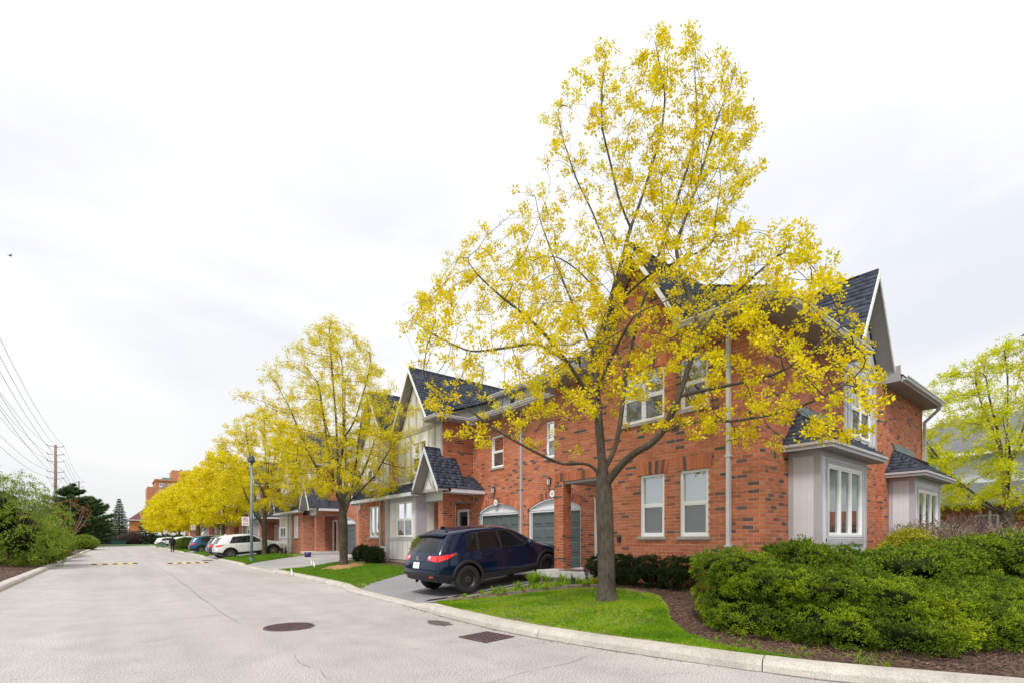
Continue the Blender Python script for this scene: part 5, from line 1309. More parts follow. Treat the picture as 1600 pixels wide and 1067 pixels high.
# ------------------------------------------------------------------ street maples: three individuals, then copies
def street_maple(seed, R_=3.1, H_=10.2, zc=2.9, nat=1100, dense=2, T=T_LEAF, leaf='maple2', lean=0., thick=.165, bark='bark'):
    rng = np.random.default_rng(seed); r = random.Random(seed)
    fork = 2.0+r.uniform(-.15,.3)
    limbs = [[(0,0,-.05), (.02,0,.8), (.0,.03,fork*.8), (.03,.02,fork), (.1+lean*.3,.05,4.2), (.05+lean*.6,-.1,6.0), (.0+lean,0,8.2), (.1+lean,.1,H_-.3)]]
    n = 6
    for k in range(n):
        a = 2*math.pi*k/n+r.uniform(-.35,.35); rr = r.uniform(.62,.85)*R_; h0 = fork*.92+r.uniform(-.1,.9); h1 = r.uniform(3.9,6.4)
        limbs.append([(.02,.02,h0), (.3*rr*math.cos(a),.3*rr*math.sin(a),h0+.7), (.6*rr*math.cos(a),.6*rr*math.sin(a),(h0+h1)/2+.5), (rr*math.cos(a)*.9,rr*math.sin(a)*.9,h1+.9)])
    for k in range(4):
        a = 2*math.pi*k/4+r.uniform(-.4,.4); h0 = 3.6+r.uniform(0,1.2); limbs.append([(.05,.0,h0), (.5*math.cos(a),.5*math.sin(a),h0+1.2), (1.1*math.cos(a),1.1*math.sin(a),h0+3.0), (1.3*math.cos(a),1.3*math.sin(a),h0+4.2)])
    at_ = []; lob = [(r.uniform(0,6.28), r.uniform(.8,1.15)) for _ in range(8)]
    while len(at_) < nat:
        z = rng.uniform(zc, H_); t = (z-zc)/(H_-zc); pr = R_*(math.sin(math.pi*min(1,(t*.80+.20)))**.75)*(1.05 if t < .5 else 1.)
        a = rng.uniform(0, 2*math.pi); lb = 1+.16*math.sin(3*a+lob[0][0]+z)+.12*math.sin(5*a+lob[1][0]-1.7*z)
        q = pr*lb*math.sqrt(rng.uniform(.06,1)); at_.append((q*math.cos(a)+lean*t, q*math.sin(a), z))
    P, par = grow(limbs, np.array(at_), .24, 2.2, .36, 50, rng, .06, .15)
    Q, rad, ch, V, F = wood(P, par, thick, .006, flare=.4)
    tr = npmesh('trunk', V, F, MT[bark], True)
    idx = np.nonzero((rad < .013))[0]; idx = idx[(rng.random(len(idx)) < .85)]
    rep = np.repeat(idx, dense); pos = Q[rep]+rng.normal(0,.10,(len(rep),3)); ax = rng.normal(0,.5,(len(rep),3))+np.array([0,0,1.])
    v, f = scatter(T, pos, ax, rng.uniform(.7,1.2,len(rep)), rng)
    return tr, npmesh('crown', v, f, LF[leaf])
def place_tree(proto, x, y, label, group, rz=0, sc=1., name='maple_tree', leafm=None):
    root = empty(name, (x, y, gz(x, y)), label, 'tree', group, rz); ORG[root] = Vector((0,0,0)); root.scale = (sc,)*3
    link('trunk', proto[0], root); cme = proto[1]
    if leafm: cme = cme.copy(); cme.materials[0] = leafm
    link('crown', cme, root)
    return root
PA = street_maple(5, 3.0, 10.3, 2.9, 1600, 6, T_MID, lean=.5); PB = street_maple(9, 3.3, 10.2, 2.9, 1000, 5, T_LEAF); PC = street_maple(14, 3.4, 9.6, 2.4, 900, 4, T_FAR, 'maple3')
GM = 'maples along the right-hand verge'
place_tree(PA, 7.45, 20.6, 'yellow-green maple in a bark chip ring, before the half-timbered house', GM, R(141), 1.02)
place_tree(PB, 7.9, 36.9, 'maple on the lawn beside the street lamp, before the white SUV', GM, R(40))
place_tree(PC, 7.8, 53.0, 'yellow maple just beyond the white SUV, at the blue SUV', GM, R(10))
place_tree(PC, 7.7, 69.0, 'yellow maple beyond the blue SUV beside the clipped roadside shrubs', GM, R(130), 1.0)
place_tree(PC, 7.2, 87.0, 'yellow maple shading the white car nearest the walking person', GM, R(250), 1.0)
place_tree(PC, 6.9, 104.0, 'second farthest yellow maple on the right verge', GM, R(75), 1.02)
place_tree(PC, 7.2, 120.0, 'farthest yellow maple at the road end beside the spruce', GM, R(160), 1.0)
PD = street_maple(23, 4.4, 9.8, 2.2, 1300, 4, T_LEAF, 'lime', thick=.24)
place_tree(PD, 29.5, 3.32, 'lime-leaved maple with dark trunk at the right edge, before the grey house', None, R(70), .97)

# ------------------------------------------------------------------ shrubs
def ell_points(E, n, rng, inner=.72):
    """points on the skin of a union of ellipsoids, with outward normals"""
    E = [(np.array(c, float), np.array(r, float)) for c, r in E]; w_ = np.array([ (r[0]*r[1]*r[2])**(2/3) for c, r in E]); w_ /= w_.sum(); out = []; nr = []
    for (c, r), k in zip(E, (w_*n*1.6).astype(int)):
        d = unit(rng.normal(0,1,(k,3))); p = c+d*r*rng.uniform(.86,1.06,(k,1)); nn = unit(d/r); ok = np.ones(k, bool)
        for (c2, r2) in E:
            if c2 is c: continue
            ok &= (((p-c2)/r2)**2).sum(1) > inner
        ok &= p[:,2] > .02
        out.append(p[ok]); nr.append(nn[ok])
    return np.vstack(out), np.vstack(nr)
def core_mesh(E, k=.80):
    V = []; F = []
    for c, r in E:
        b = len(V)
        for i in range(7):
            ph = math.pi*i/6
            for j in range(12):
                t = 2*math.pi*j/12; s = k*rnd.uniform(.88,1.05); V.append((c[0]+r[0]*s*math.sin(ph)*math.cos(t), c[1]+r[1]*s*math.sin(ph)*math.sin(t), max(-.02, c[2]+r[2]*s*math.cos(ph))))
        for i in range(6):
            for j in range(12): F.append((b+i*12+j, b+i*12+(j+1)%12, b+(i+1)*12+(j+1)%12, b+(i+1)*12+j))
    return npmesh('light_block_core', V, F, MT['core'])  # dark solid core added inside the foliage to block light, no twigs modelled
def shrub(name, loc, E, n, T, leafm, label, group=None, sc=(.8,1.3), upb=.5, seed=1, core=.8, cat='shrub', noise=.04, stems=None, lump=None):
    rng = np.random.default_rng(seed); root = empty(name, loc, label, cat, group); ORG[root] = Vector((0,0,0))
    if core: link('light_block_core', core_mesh(E, core), root)
    if lump:
        c, cn = ell_points(E, int(n/lump[0]), rng, .8); c = c+rng.normal(0, noise, c.shape); k = lump[0]; rr_ = lump[1]*rng.uniform(.6,1.3,len(c))
        ax0 = unit(cn+np.array([0,0,upb])+rng.normal(0,.2,c.shape)); d = unit(rng.normal(0,1,(len(c)*k,3))); A_ = np.repeat(ax0, k, 0)
        d = np.where((d*A_).sum(1,keepdims=True) < -.15, -d, d); p = np.repeat(c, k, 0)+d*np.repeat(rr_, k)[:,None]*rng.uniform(.45,1,(len(d),1))*np.array([1,1,.8]); nn = d*.9+A_*.8
        v, f = scatter(T, p, nn+rng.normal(0,.25,p.shape), rng.uniform(*sc,len(p)), rng)
    else:
        p, nn = ell_points(E, n, rng); p = p+rng.normal(0, noise, p.shape)
        v, f = scatter(T, p, nn+np.array([0,0,upb])+rng.normal(0,.35,p.shape), rng.uniform(*sc,len(p)), rng)
    link('foliage', npmesh('foliage', v, f, leafm), root)
    if stems:
        m = MB()
        for k in range(stems[0]):
            a = rng.uniform(0,6.28); r = rng.uniform(.2,1)*stems[1]; h = stems[2]*rng.uniform(.7,1.1); b = rng.uniform(-.5,.5)
            q = [(.15*r*math.cos(a), .15*r*math.sin(a), 0), (.55*r*math.cos(a+b*.3), .55*r*math.sin(a+b*.3), h*.5), (r*math.cos(a+b), r*math.sin(a+b), h)]
            m.tube(q, [.022,.014,.005], 5, False)
            for j in range(3):
                t = rng.uniform(.4,.95); o = Vector(q[1]).lerp(Vector(q[2]), t); m.tube([o, o+Vector((rng.normal(0,.25), rng.normal(0,.25), .35))], [.007,.003], 4, False)
        m.build('stem', MT[stems[3]], root, org=(0,0,0))
    return root
# spreading junipers in front of the bays
GJ = 'spreading junipers at the corner bed'
def jun(x, y, E, n, label, seed): return shrub('juniper_shrub', (x, y, gz(x, y)-.04), E, n, T_SPRAY, LF['juniper'], label, GJ, ((.27,.50) if seed == 31 else (.34,.60) if seed == 33 else (.45,.8)), .75, seed, .76, noise=.04, lump=((24,.058) if seed == 31 else (20,.07) if seed == 33 else (20,.09)))
jun(7.30, 2.80, [((-.10,.95,.90),(.56,.52,.22)), ((.0,.35,.74),(.70,.60,.20)), ((.22,-.25,.66),(.74,.60,.20)), ((.48,-.82,.58),(.70,.56,.19)), ((.78,-1.25,.46),(.50,.45,.17)), ((-.06,.85,.46),(.54,.58,.48)), ((.07,.2,.36),(.58,.56,.40)), ((.37,-.5,.32),(.50,.56,.33)), ((-.38,.45,.20),(.50,.62,.26)), ((-.15,-.45,.20),(.60,.60,.28)), ((.25,-1.1,.18),(.70,.60,.26)), ((.95,-1.55,.22),(.62,.50,.28))], 90000, 'tall front juniper mound nearest the kerb, left end of the hedge', 31)
jun(9.05, 3.15, [((-.5,.2,.78),(.62,.5,.24)), ((.3,.1,.72),(.8,.5,.22)), ((.9,-.3,.60),(.8,.6,.22)), ((-.2,-.3,.40),(.8,.5,.36)), ((.4,.1,.36),(.9,.5,.34))], 17000, 'juniper mound right under the brick corner, behind the front one', 32)
jun(8.75, 1.35, [((-.3,.1,.22),(.85,.55,.28)), ((.7,.1,.26),(.9,.55,.30)), ((1.6,-.1,.30),(.9,.55,.34)), ((.1,-.3,.16),(.85,.45,.22)), ((1.2,-.35,.20),(1.,.45,.26))], 44000, 'low dark juniper at the right edge beside the bare mulch', 33)
jun(11.2, 2.35, [((-1.3,-.1,.62),(.8,.6,.22)), ((-.4,.1,.66),(.9,.6,.22)), ((.5,-.1,.70),(.9,.6,.22)), ((1.4,.0,.74),(1.,.6,.24)), ((2.4,-.3,.78),(1.1,.6,.26)), ((-.5,.0,.34),(1.2,.6,.34)), ((1.6,-.1,.36),(1.4,.6,.36))], 16000, 'long juniper mass in front of the near bay window', 34)
jun(15.0, 1.9, [((-1,.0,.70),(1.1,.8,.34)), ((.4,-.1,.80),(1.2,.8,.36)), ((1.8,-.2,.86),(1.2,.8,.36)), ((3.2,-.3,.92),(1.2,.8,.40)), ((.5,0,.4),(1.8,.7,.4)), ((2.6,0,.4),(1.6,.7,.4))], 11000, 'farthest juniper mass at the right edge before the twiggy bush', 35)
# clipped boxwoods under the front windows
for k, (yb, s_) in enumerate(((7.85,.95),(7.20,1.0),(6.50,1.02),(5.80,.95))):
    lab = ['leftmost dark green boxwood beside the maple trunk under the front windows', 'second dark boxwood from the maple trunk under the windows', 'third dark boxwood from the maple trunk under the windows', 'thin right-hand boxwood of four under the front windows'][k]
    shrub('boxwood_shrub', (8.98, yb, gz(8.98, yb)), [((0,0,.30),(.30*s_,.38*s_,.34*s_)), ((.05,.12,.36),(.24,.26,.26)), ((-.05,-.14,.34),(.22,.24,.26))], 4200, T_SPRAY, LF['boxwood'], lab, 'boxwoods under the front windows', (.4,.7), .7, 40+k, .62, noise=.02, lump=(24,.07))
shrub('round_bush', (9.0, 16.7, gz(9,16.7)), [((0,0,.72),(.36,.36,.34)), ((.05,.08,.85),(.26,.26,.24))], 2600, T_SPRAY, LF['hedge'], 'small round clipped bush on a short stem behind the navy SUV', None, (.6,.9), .5, 50, .62, stems=(4,.12,.6,'twig'))
shrub('dark_bush', (8.9, 20.9, gz(9,20.9)), [((0,0,.32),(.40,.5,.36)), ((.0,.35,.3),(.3,.3,.3))], 2200, T_SPRAY, LF['boxwood'], 'low dark bush at the brick wall left of the round bush', None, (.7,1.), .5, 51, .6)
shrub('dark_bush', (8.9, 22.2, gz(9,22.2)), [((0,0,.34),(.40,.45,.38))], 1800, T_SPRAY, LF['boxwood'], 'low dark bush nearest the porch, behind the second maple', None, (.7,1.), .5, 52, .6)
# twiggy and golden shrubs behind the junipers
shrub('twiggy_bush', (16.0, 3.0, gz(16,3)), [((-1.4,0,.95),(1.,.6,.45)), ((0,0,.95),(1.2,.6,.42)), ((1.4,0,.85),(1.,.6,.4))], 900, T_SHRUB, LF['tan'], 'brown leafless twiggy bush between the two bays', None, (.7,1.1), .5, 60, 0, stems=(110,1.9,1.22,'greytwig'))
shrub('golden_shrub', (12.9, 2.95, gz(12.9,2.95)), [((0,0,.92),(.34,.34,.24)), ((.25,-.1,.95),(.28,.28,.22)), ((-.2,.1,.7),(.34,.34,.26))], 700, T_SHRUB, LF['yellowshrub'], 'small golden-green shrub poking above the junipers at the near bay', None, (.8,1.2), .5, 61, .5)
shrub('red_twig_shrub', (23.5, 3.8, gz(23.5,3.8)), [((0,0,1.3),(1.1,.7,.5))], 200, T_SHRUB, LF['purple'], 'sparse reddish shrub below the lime maple by the far bay', None, (.8,1.2), .5, 62, 0, stems=(40,1.1,1.8,'redbark'))
# left-hand bank
def sp(px, d): v = at(px, 841, d); return v.x, v.y
x, y = sp(8, 24); shrub('loose_shrub', (x, y, gz(x,y)), [((-.4,-.6,2.2),(1.9,2.1,1.9)), ((.4,1.2,1.8),(1.7,1.9,1.7)), ((-.3,.2,3.0),(1.4,1.6,1.0)), ((.6,-1.8,1.2),(1.1,1.2,1.1))], 7000, T_SHRUB, LF['shrub'], 'tall loose grey-green shrub with bare stems at the left edge', None, (.9,1.7), .5, 70, .55, noise=.30, stems=(80,2.1,3.9,'greytwig'), lump=(9,.30))
x, y = sp(52, 31); shrub('loose_shrub', (x, y, gz(x,y)), [((-.5,0,1.5),(1.3,1.6,1.3)), ((-.2,1.2,1.2),(1.0,1.3,1.0))], 4200, T_SHRUB, LF['shrub'], 'loose pale green shrub right of the tall one on the left bank', None, (1.,1.7), .5, 71, .55, noise=.28, stems=(60,1.7,3.2,'greytwig'), lump=(9,.30))
x, y = sp(42, 26); shrub('low_bush', (x+.35, y, gz(x,y)), [((0,0,.6),(.75,.9,.7)), ((.2,1.0,.5),(.65,.8,.6))], 1700, T_SHRUB, LF['green'], 'low green bush at the mulch edge under the tall left shrub', None, (.9,1.5), .6, 72, .7, lump=(12,.2))
x, y = sp(76, 31); shrub('low_bush', (x+.1, y, gz(x,y)), [((0,0,.8),(.9,1.3,.85)), ((.1,1.3,.7),(.7,1.,.75))], 1800, T_SHRUB, LF['hedge'], 'bright yellow-green bush on the left bank before the clipped hedge', None, (.9,1.5), .6, 73, .7, lump=(12,.2))
x, y = sp(107, 39); shrub('clipped_hedge', (x-.9, y, gz(x-.5,y)), [((-.2,-3.0,1.0),(1.1,1.9,1.05)), ((0,0,1.05),(1.15,2.4,1.1)), ((.1,2.8,.95),(1.1,1.9,1.0)), ((.1,5.0,.8),(1.,1.6,.85))], 4200, T_SHRUB, LF['hedge'], 'long clipped bright green hedge along the left kerb', None, (1.2,1.9), .7, 74, .86, cat='hedge')
x, y = sp(149, 64); shrub('clipped_hedge', (x-1.1, y, gz(x-.5,y)), [((0,0,.85),(1.3,3.2,.95)), ((.2,3.5,.75),(1.2,2.2,.8))], 1600, T_SHRUB, LF['hedge'], 'small rounded bright hedge farther along the left kerb', None, (1.6,2.6), .7, 75, .86, cat='hedge')
for k, (yk, lb) in enumerate(((69.5,'round green shrub at the kerb left of the blue SUV'), (73.,'small green shrub at the kerb beyond the round one'))):
    shrub('round_bush', (6.35, yk, gz(6.3,yk)), [((0,0,.6),(.95,1.6,.8))], 1500, T_SHRUB, LF['green'], lb, None, (1.3,2.), .6, 80+k, .85)

# conifers and bare trees
def conifer(name, loc, H_, R_, label, kind, seed, group=None, zb=.6):
    rng = np.random.default_rng(seed); root = empty(name, loc, label, 'tree', group); ORG[root] = Vector((0,0,0)); m = MB()
    m.tube([(0,0,-.1),(0,0,H_*.5),(.05,0,H_*.98)], [R_*.06+.05,R_*.035+.03,.015], 8); pos = []; ax = []
    nw = int(H_/(.5 if kind == 'spruce' else .55))
    for k in range(nw):
        z = zb+(H_-zb)*k/nw; t = (z-zb)/(H_-zb)
        L_ = R_*((1-t)**.85 if kind == 'spruce' else (.62+.45*math.sin(math.pi*min(1,t*1.05+.12)))*(1-t**3))+.12
        nb_ = 8 if kind == 'spruce' else 6
        for j in range(nb_):
            a = 2*math.pi*j/nb_+rng.uniform(-.4,.4)+k; l = L_*(rng.uniform(.45,1.15) if kind == 'pine' else rng.uniform(.65,1.12)); dz = -.18*l if kind == 'spruce' else .30*l
            z += rng.normal(0,.12) if kind == 'pine' else 0; e = np.array([l*math.cos(a), l*math.sin(a), z+dz+(.12*l if kind == 'spruce' else 0)]); s = np.array([0,0,z]); mid = (s+e)/2+np.array([0,0,(-.06 if kind == 'spruce' else -.08)*l])
            m.tube([s, mid, e], [.03,.02,.006], 4, False); n = max(3, int(l/.13))
            for q in range(n):
                u = .25+.75*(q+rng.random())/n; c = s*(1-u)**2+2*mid*u*(1-u)+e*u*u; w_ = .30*l*(1-u)+.10; ds = unit(e-s)
                for r_ in range(2 if kind == 'spruce' else 3):
                    side = rng.normal(0,w_*.7); c2 = c+np.array([-math.sin(a)*side, math.cos(a)*side, rng.normal(0,.05)-(.15*abs(side) if kind == 'spruce' else -.15*abs(side))])
                    pos.append(c2); ax.append(ds*.8+np.array([-math.sin(a),math.cos(a),0])*np.sign(side)*.6+np.array([0,0,.5 if kind == 'pine' else -.05]))
    m.build('trunk', MT['pinebark'], root, True, org=(0,0,0)); s = 2.6 if kind == 'pine' else 1.7
    v, f = scatter(T_NEED2, np.array(pos), np.array(ax), rng.uniform(.8,1.3,len(pos))*s, rng); link('crown', npmesh('crown', v, f, LF[kind]), root)
    return root
T_NEED2 = [tmpl_needles(g0, 12, .17, .016, .7) for _ in range(8)]
x, y = sp(118, 86); conifer('pine_tree', (x-.6, y, .4), 10.6, 5.4, 'large dark pine rising behind the left hedge', 'pine', 90)
x, y = sp(150, 96); conifer('pine_tree', (x-.9, y, .4), 9.2, 4.2, 'dark pine on the right flank of the larger one', 'pine', 95)
x, y = sp(186, 150); conifer('spruce_tree', (x, y, .2), 13.6, 3.6, 'tall blue-green spruce behind the road end, left of the red roof', 'spruce', 91)
x, y = sp(186, 118); conifer('spruce_tree', (x, y, .2), 5.4, 3.6, 'squat dark spruce at the road end above the green bin', 'spruce', 92, zb=.2)
x, y = sp(228, 118); conifer('spruce_tree', (x, y, .2), 5.6, 4.0, 'squat dark spruce before the red-roofed house, beside the yellow maple', 'spruce', 93, zb=.2)
x, y = sp(160, 112); conifer('spruce_tree', (x-.5, y, .3), 4.6, 2.6, 'small dark spruce right of the pine at the left kerb end', 'spruce', 94, zb=.2)
def bare_tree(x, y, H_, R_, label, seed, leaf, bark, nleaf=.5, name='bare_tree', T=T_LEAF, nat=420):
    rng = np.random.default_rng(seed); r = random.Random(seed); limbs = [[(0,0,0),(.05,0,H_*.18),(0,.05,H_*.4),(.1,0,H_*.9)]]
    for k in range(6): a = k*1.05+r.uniform(-.3,.3); limbs.append([(0,0,H_*.2), (.5*R_*math.cos(a),.5*R_*math.sin(a),H_*.45), (.85*R_*math.cos(a),.85*R_*math.sin(a),H_*.72)])
    A = unit(rng.normal(0,1,(nat,3)))*np.array([R_,R_,H_*.36])*rng.uniform(.3,1,(nat,1))**.5+np.array([0,0,H_*.62])
    P, par = grow(limbs, A, .3, 3., .4, 40, rng); Q, rad, ch, V, F = wood(P, par, .16, .010)
    root = empty(name, (x, y, gz(x,y)), label, 'tree'); ORG[root] = Vector((0,0,0)); link('trunk', npmesh('trunk', V, F, MT[bark], True), root)
    idx = np.nonzero(rad < .02)[0]; idx = idx[rng.random(len(idx)) < nleaf]; pos = Q[idx]+rng.normal(0,.12,(len(idx),3)); v, f = scatter(T, pos, rng.normal(0,1,(len(idx),3)), rng.uniform(.7,1.3,len(idx)), rng)
    link('crown', npmesh('crown', v, f, LF[leaf]), root)
x, y = sp(121, 62); bare_tree(x-.7, y, 6.6, 2.5, 'small rust-leaved tree with bare branches before the pine', 101, 'orange', 'redbark', .35)
x, y = sp(176, 125); bare_tree(x, y, 6.0, 3.4, 'pale pink blossoming tree between the spruces', 102, 'pinkleaf', 'greytwig', 1., T=T_FAR)
x, y = sp(208, 115); shrub('purple_bush', (x, y, .2), [((0,0,1.4),(1.7,1.7,1.6)), ((-1.6,.5,1.1),(1.3,1.3,1.2))], 1500, T_SHRUB, LF['purple'], 'brownish purple bush between the two squat spruces', None, (1.8,3.), .5, 103, .8)
x, y = sp(196, 128); shrub('clipped_hedge', (x, y+5, .2), [((q*3.,0,1.2),(2.0,1.0,1.5)) for q in range(-6, 9)], 2400, T_SHRUB, LF['boxwood'], 'dark hedge closing the far end of the road', None, (2.,3.2), .5, 104, .88, cat='hedge')
x, y = sp(140, 100); shrub('low_bush', (x-2.5, y, .3), [((0,-4,1.1),(1.6,4.,1.2)), ((0,4,1.2),(1.8,4.,1.4))], 1500, T_SHRUB, LF['boxwood'], 'dark undergrowth at the foot of the pines', None, (1.8,3.), .5, 105, .86)
x, y = sp(95, 55); shrub('low_bush', (x-1.6, y, .3), [((0,-3,1.2),(1.4,3.,1.5)), ((-.3,3,1.3),(1.6,3.4,1.7))], 1600, T_SHRUB, LF['green'], 'dull green bushes behind the clipped hedge', None, (1.8,3.), .5, 106, .86)
# ------------------------------------------------------------------ grass, bed plants, litter
def sample_between(A, B, n, rng, bias=1., fade=False):
    def ev(P, t):
        P = [np.array(p, float) for p in P]; d = np.array([0]+list(np.cumsum([np.linalg.norm(b-a) for a, b in zip(P, P[1:])]))); s = t*d[-1]
        return np.stack([np.interp(s, d, [p[0] for p in P]), np.interp(s, d, [p[1] for p in P])], 1)
    t = rng.random(n); u = rng.random(n)**bias
    if fade: k = (u > .10*rng.random(n))&(u < 1-.12*rng.random(n)**.7)&(t < 1-.25*rng.random(n)**1.5); t, u = t[k], u[k]
    a = ev(A, t); b = ev(B, t); return a+(b-a)*u[:,None]
gr = np.random.default_rng(77)
def grass(A, B, n, leaf, label, hs=1., patch=None):
    xy = sample_between(A, B, n, gr, fade=bool(patch))
    if patch:
        k = np.array([math.sin(x*2.1+1.3*math.sin(y*1.7))*math.sin(y*1.9+x*.7) for x, y in xy]); xy = xy[(k < patch)|(gr.random(len(xy)) < .35)]
    z = np.array([gz(x, y)+.014 for x, y in xy]); pos = np.column_stack([xy, z]); v, f = scatter(T_TUFT, pos, np.tile([0,0,1.],(len(pos),1))+gr.normal(0,.15,(len(pos),3)), gr.uniform(.6,1.25,len(pos))*hs, gr)
    o = link('grass', npmesh('grass', v, f, leaf)); tag(o, label, 'grass', None, 'stuff')
grass(lawn1_out, lawn1_in, 28000, LF['grass'], 'short bright grass of the front lawn under the big maple', .66, .22)
grass(*LAWNS[0], 11000, LF['grassd'], 'deep green grass around the second maple', 1.25)
for k in range(1, 4): grass(*LAWNS[k], 5000, LF['grassd'], ['','green grass around the street lamp and third maple','green verge grass before the blue SUV','far verge grass beyond the blue SUV'][k], 2.2)
# ragged tufts along the worn kerb edge
t_ = np.random.default_rng(5); pos = []
for k in range(160):
    y = t_.uniform(1.6,5.4); x = kx(y)+t_.uniform(.38,.95); pos.append((x, y, gz(x,y)+.01))
v, f = scatter(T_TUFT, np.array(pos), np.tile([0,0,1.],(160,1)), t_.uniform(.6,1.3,160), t_); tag(link('grass_tufts', npmesh('grass_tufts', v, f, LF['grass'])), 'ragged grass tufts along the bare kerb edge', 'grass', None, 'stuff')
# dry leaves and mulch chips
def chips(n, area, mat, label, size, name, cat):
    V = []; F = []
    for k in range(n):
        x, y = area(); z = gz(x, y)+.02; a = rnd.uniform(0,6.28); l = rnd.uniform(*size); w_ = l*rnd.uniform(.25,.5); tl = rnd.uniform(-.4,.4)
        c, s = math.cos(a), math.sin(a); i = len(V)
        for (p, q) in ((-l,-w_),(l,-w_),(l,w_),(-l,w_)): V.append((x+p*c-q*s, y+p*s+q*c, z+p*tl*.5+rnd.uniform(0,.012)))
        F.append((i,i+1,i+2,i+3))
    tag(link(name, npmesh(name, V, F, mat)), label, cat, None, 'stuff')
def a_mulch():
    while True:
        x, y = rnd.uniform(5.4,9.3), rnd.uniform(.4,8.2)
        if x > kx(y)+.45 and not inpoly(x, y, lawn1_out+lawn1_in[::-1]): return x, y
MCH = leaf_mat('mulch_chip', [(0,(.06,.032,.022)), (.6,(.13,.075,.05)), (1,(.26,.17,.12))], .0, .9)
chips(15000, a_mulch, MCH, 'brown mulch chips in the beds below the junipers', (.006,.020), 'mulch_chips', 'mulch')
def a_lawn():
    while True:
        x, y = rnd.uniform(4.9,8.7), rnd.uniform(2.2,9.)
        if inpoly(x, y, lawn1_out+lawn1_in[::-1]): return x, y
chips(320, a_lawn, LF['deadleaf'], 'scattered dry leaves on the front lawn', (.015,.035), 'dry_leaves', 'leaves')
def a_left():
    y = rnd.uniform(15,45); return LX-.35-rnd.random()*2.5, y
chips(6000, a_left, MCH, 'brown mulch chips on the left bank', (.02,.05), 'mulch_chips', 'mulch')
def a_road():
    y = rnd.uniform(3,14); return kx(y)-abs(rnd.gauss(0,.12))-.01, y
def gz0(x, y): return 0
V = []; F = []
for k in range(260):
    x, y = a_road(); a = rnd.uniform(0,6.28); l = rnd.uniform(.006,.02); c, s = math.cos(a)*l, math.sin(a)*l; i = len(V)
    V += [(x-c,y-s,.006),(x+s*.5,y-c*.5,.008),(x+c,y+s,.006),(x-s*.5,y+c*.5,.012)]; F.append((i,i+1,i+2,i+3))
tag(link('road_litter', npmesh('road_litter', V, F, LF['deadleaf'])), 'fine dry debris in the gutter by the kerb', 'debris', None, 'stuff')
# day lilies, tulip and border stones along the path
def lily(x, y, n, h, label, leaf='lily', wd=.011, group='lily clumps along the concrete path'):
    root = empty('lily_plant', (x, y, gz(x,y)), label, 'plant', group); ORG[root] = Vector((0,0,0)); V = []; F = []
    for k in range(n):
        a = rnd.uniform(0,6.28); l = h*rnd.uniform(.6,1.1); r0 = rnd.uniform(0,.07); dx, dy = math.cos(a), math.sin(a); b = rnd.uniform(.15,.6); i = len(V); px_, py_ = -dy*wd, dx*wd
        for (t, w_) in ((0,.8),(.35,1.),(.7,.8),(1.,.08)):
            rr = r0+b*l*t*t; z = l*(t-.35*b*t*t); V += [(rr*dx+px_*w_, rr*dy+py_*w_, z), (rr*dx-px_*w_, rr*dy-py_*w_, z)]
        for q in range(3): F.append((i+2*q, i+2*q+1, i+2*q+3, i+2*q+2))
    link('leaves', npmesh('leaves', V, F, LF[leaf]), root); return root
LP = [(6.0,9.18,9,.12),(6.35,9.15,10,.14),(6.7,9.12,10,.16),(7.05,9.1,10,.17),(7.35,9.05,14,.22),(7.65,9.0,46,.34),(7.85,8.95,40,.36),(8.1,8.8,20,.30),(8.3,8.6,16,.28)]
LL = ['tiny lily shoots nearest the road end of the path','second lily shoots from the road along the path','third lily shoots from the road along the path','fourth lily shoots from the road along the path','fifth lily clump from the road along the path','dense bright green lily clump beside the front wheel','dense lily clump just right of the tallest shoots','loose lily clump before the porch step','last lily clump near the tulip']
for (x, y, n, h), lb in zip(LP, LL): lily(x+rnd.uniform(-.12,.12), y+rnd.uniform(-.10,.06), int(n*2.6), h*1.15, lb)
bs = np.random.default_rng(8); bp_ = []
for k in range(230):
    x = 5.9+2.9*bs.random()**.6; y = np.interp(x, [5.9,7.1,8.0,8.8], [9.05,8.72,8.25,7.7])+bs.uniform(.05,.5); bp_.append((x, min(y, 9.2), gz(x, y)+.01))
bp_ = np.array(bp_); v, f = scatter(T_TUFT, bp_, np.tile([0,0,1.],(len(bp_),1))+bs.normal(0,.15,(len(bp_),3)), bs.uniform(1.2,2.9,len(bp_))*np.clip((bp_[:,0]-5.4)/2.4,.5,1.2), bs)
tag(link('bed_shoots', npmesh('bed_shoots', v, f, LF['lily'])), 'fresh green shoots filling the bed beside the concrete path', 'plants', None, 'stuff')
lily(8.35, 8.15, 12, .30, 'broad grey-green tulip leaves before the porch slab', 'tulip', .028, None)
lily(8.45, 7.6, 30, .26, 'yellow-green leafy clump left of the maple trunk', 'yellowshrub', .02, None)
tr_ = empty('tulip', (8.25, 8.3, gz(8.25,8.3)), 'single orange tulip before the white porch slab', 'flower'); ORG[tr_] = Vector((0,0,0))
m = MB(); m.tube([(0,0,0),(.01,0,.22),(.03,.01,.40)], .004, 5); m.build('stem', LF['tulip'], tr_, org=(0,0,0))
m = MB(); m.lathe([(.004,.40),(.022,.415),(.026,.445),(.016,.475)], (.03,.01,0), n=8); m.build('blossom', LF['orange'], tr_, True, org=(0,0,0))
